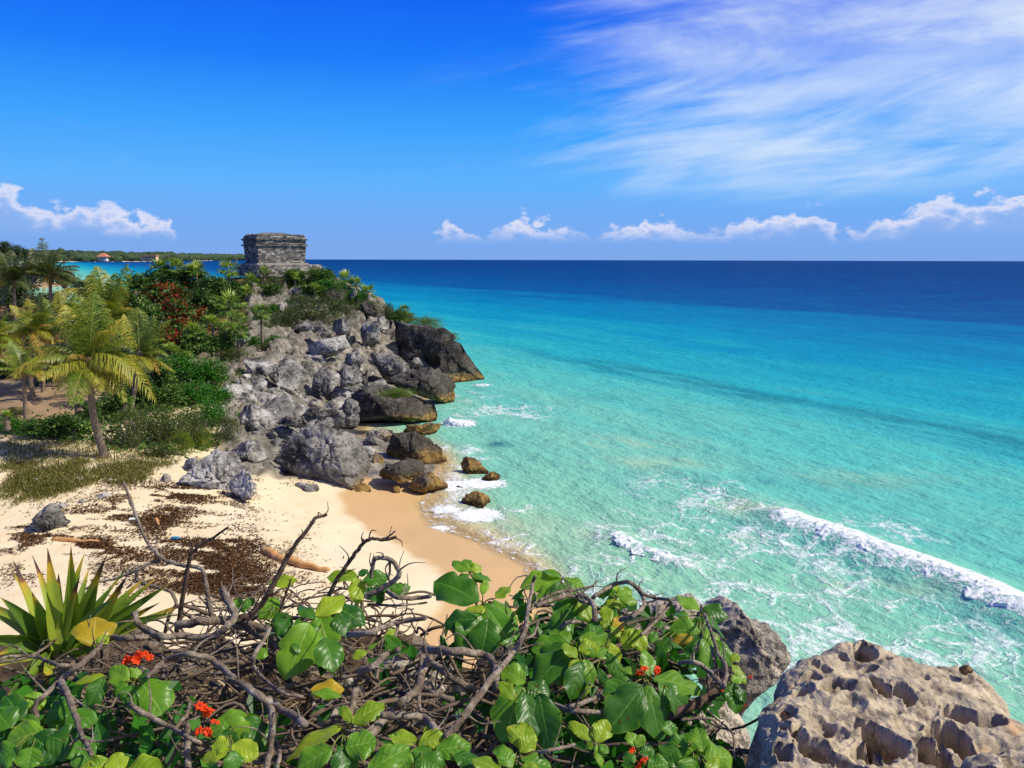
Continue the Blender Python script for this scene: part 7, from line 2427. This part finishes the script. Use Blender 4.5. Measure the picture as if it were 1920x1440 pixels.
def near_rock(label, outl, Y, seed, thick=.8, amp=.12, sub=6):
    pts = P([a for a, b in outl], [b for a, b in outl], Y)
    c = pts.mean(0)
    q = pts - c
    low = q[:, 2] < 0
    q[low, 2] *= 1.3
    ang = np.arctan2(q[:, 2], q[:, 0])
    o_ = np.argsort(ang)
    q, ang = q[o_], ang[o_]
    rm = np.hypot(q[:, 0], q[:, 2]).mean()
    v, f = ico(sub)
    th = np.arctan2(v[:, 2], v[:, 0])
    k1 = np.searchsorted(ang, th) % len(ang)
    k0 = (k1 - 1) % len(ang)
    a, b = q[k0][:, [0, 2]], q[k1][:, [0, 2]]
    dv = np.stack([np.cos(th), np.sin(th)], 1)
    e = b - a
    den = dv[:, 0] * e[:, 1] - dv[:, 1] * e[:, 0]
    rad = np.clip(np.abs((a[:, 0] * e[:, 1] - a[:, 1] * e[:, 0]) / np.where(np.abs(den) < 1e-6, 1e-6, den)), .2 * rm, 2.6 * rm)
    rho = np.hypot(v[:, 0], v[:, 2])
    p_ = np.stack([dv[:, 0] * rad * rho ** .55, np.sign(v[:, 1]) * np.abs(v[:, 1]) ** .75 * rm * thick, dv[:, 1] * rad * rho ** .55], 1)
    p_[:, 1] += .3 * p_[:, 2]
    r0 = np.random.default_rng(seed)
    for _ in range(9):
        n = r0.normal(size=3)
        n[1] = -abs(n[1]) - .2
        n[2] += .3
        n /= np.linalg.norm(n)
        d = p_ @ n
        ov = np.clip(d - np.quantile(d, r0.uniform(.75, .92)), 0, None)
        p_ = p_ - n * (ov * .85)[:, None]
    w_ = p_ / rm
    nb = fbm(w_ * 1.4 + seed, 4)
    w1, _, _ = worley(w_ * 4.2 + seed)
    w2, _, _ = worley(w_ * 9 + seed)
    disp = rm * (amp * nb - .10 * np.clip(.5 - w1, 0, 1) - .06 * np.clip(.5 - w2, 0, 1) + .03 * ridged(w_ * 7 + seed, 3))
    p_ = p_ + v * disp[:, None]
    o = mesh('ledge_rock', p_, f, M['rock_ledge'])
    o.location = c
    return tag(o, label, 'rock')


near_rock('grey pitted rock rising over the water behind the leafy shoot', [(1322, 1150), (1342, 1142), (1370, 1140), (1394, 1152), (1420, 1182), (1452, 1192), (1476, 1236), (1486, 1290), (1476, 1350), (1420, 1420), (1340, 1400), (1312, 1260)], 3.4, 21, .6, .10)
near_rock('low grey rock behind the crooked twig, with small rusty patches', [(1208, 1140), (1250, 1130), (1300, 1132), (1332, 1152), (1326, 1210), (1270, 1225), (1214, 1200)], 3.75, 22, .6)
near_rock('pale stone under the yellow green sprig', [(1150, 1166), (1180, 1150), (1215, 1156), (1218, 1200), (1180, 1222), (1150, 1205)], 3.6, 23, .7, .1, 5)
near_rock('shaded grey block under the broad leaved sprig', [(1270, 1330), (1330, 1318), (1390, 1330), (1405, 1400), (1380, 1460), (1290, 1450)], 2.75, 24, .6, .1, 6)
near_rock('pale flat stone in the shade under the whorl of leaves', [(1180, 1330), (1240, 1310), (1290, 1330), (1280, 1370), (1210, 1375)], 3.05, 25, .6, .1, 5)
near_rock('brown rock in the dark hollow under the forked branch', [(700, 1260), (790, 1235), (880, 1260), (900, 1330), (820, 1370), (720, 1340)], 3.25, 26, .5, .14, 6)
near_rock('brown rock under the bare branches at the centre left', [(560, 1300), (640, 1280), (690, 1320), (670, 1380), (590, 1390)], 3.0, 27, .5, .14, 5)

# snail shell and crumbs on the big rock
m, t, out = new_mat('brown_shell')
principled(t, out, t.ramp(t.noise(t.node('ShaderNodeTexCoord').outputs['Object'], 60, 3), [(.35, rgb(70, 48, 26)), (.65, rgb(140, 104, 58))]), .5)
M['shell'] = m
c = G(1812, 1258, 10.735)
k = np.linalg.norm(c - EYE) / FPX
b_ = Bag()
for j in range(40):
    a = j * .42
    rr = 11 * k * (.25 + .75 * j / 40)
    v, f = ico(2)
    b_.add(v * 5.5 * k * (.35 + .65 * j / 40) + np.array([math.cos(a) * rr * .55, math.sin(a) * rr * .5, 8 * k * (1 - j / 40)]) + c, f)
o = b_.build('snail_shell', M['shell'])
tag(o, 'small brown snail shell near the far right corner of the hollowed rock', 'shell')
b_ = Bag()
r0 = np.random.default_rng(4)
for j in range(16):
    q_ = G(1478 + r0.normal() * 9, 1334 + r0.normal() * 5, 10.70)
    v, f = ico(1)
    b_.add(v * np.array([1.2, .9, .5]) * r0.uniform(3, 6) * k + q_, f)
o = b_.build('dry_leaf_litter', M['shell'])
tag(o, kind='stuff')
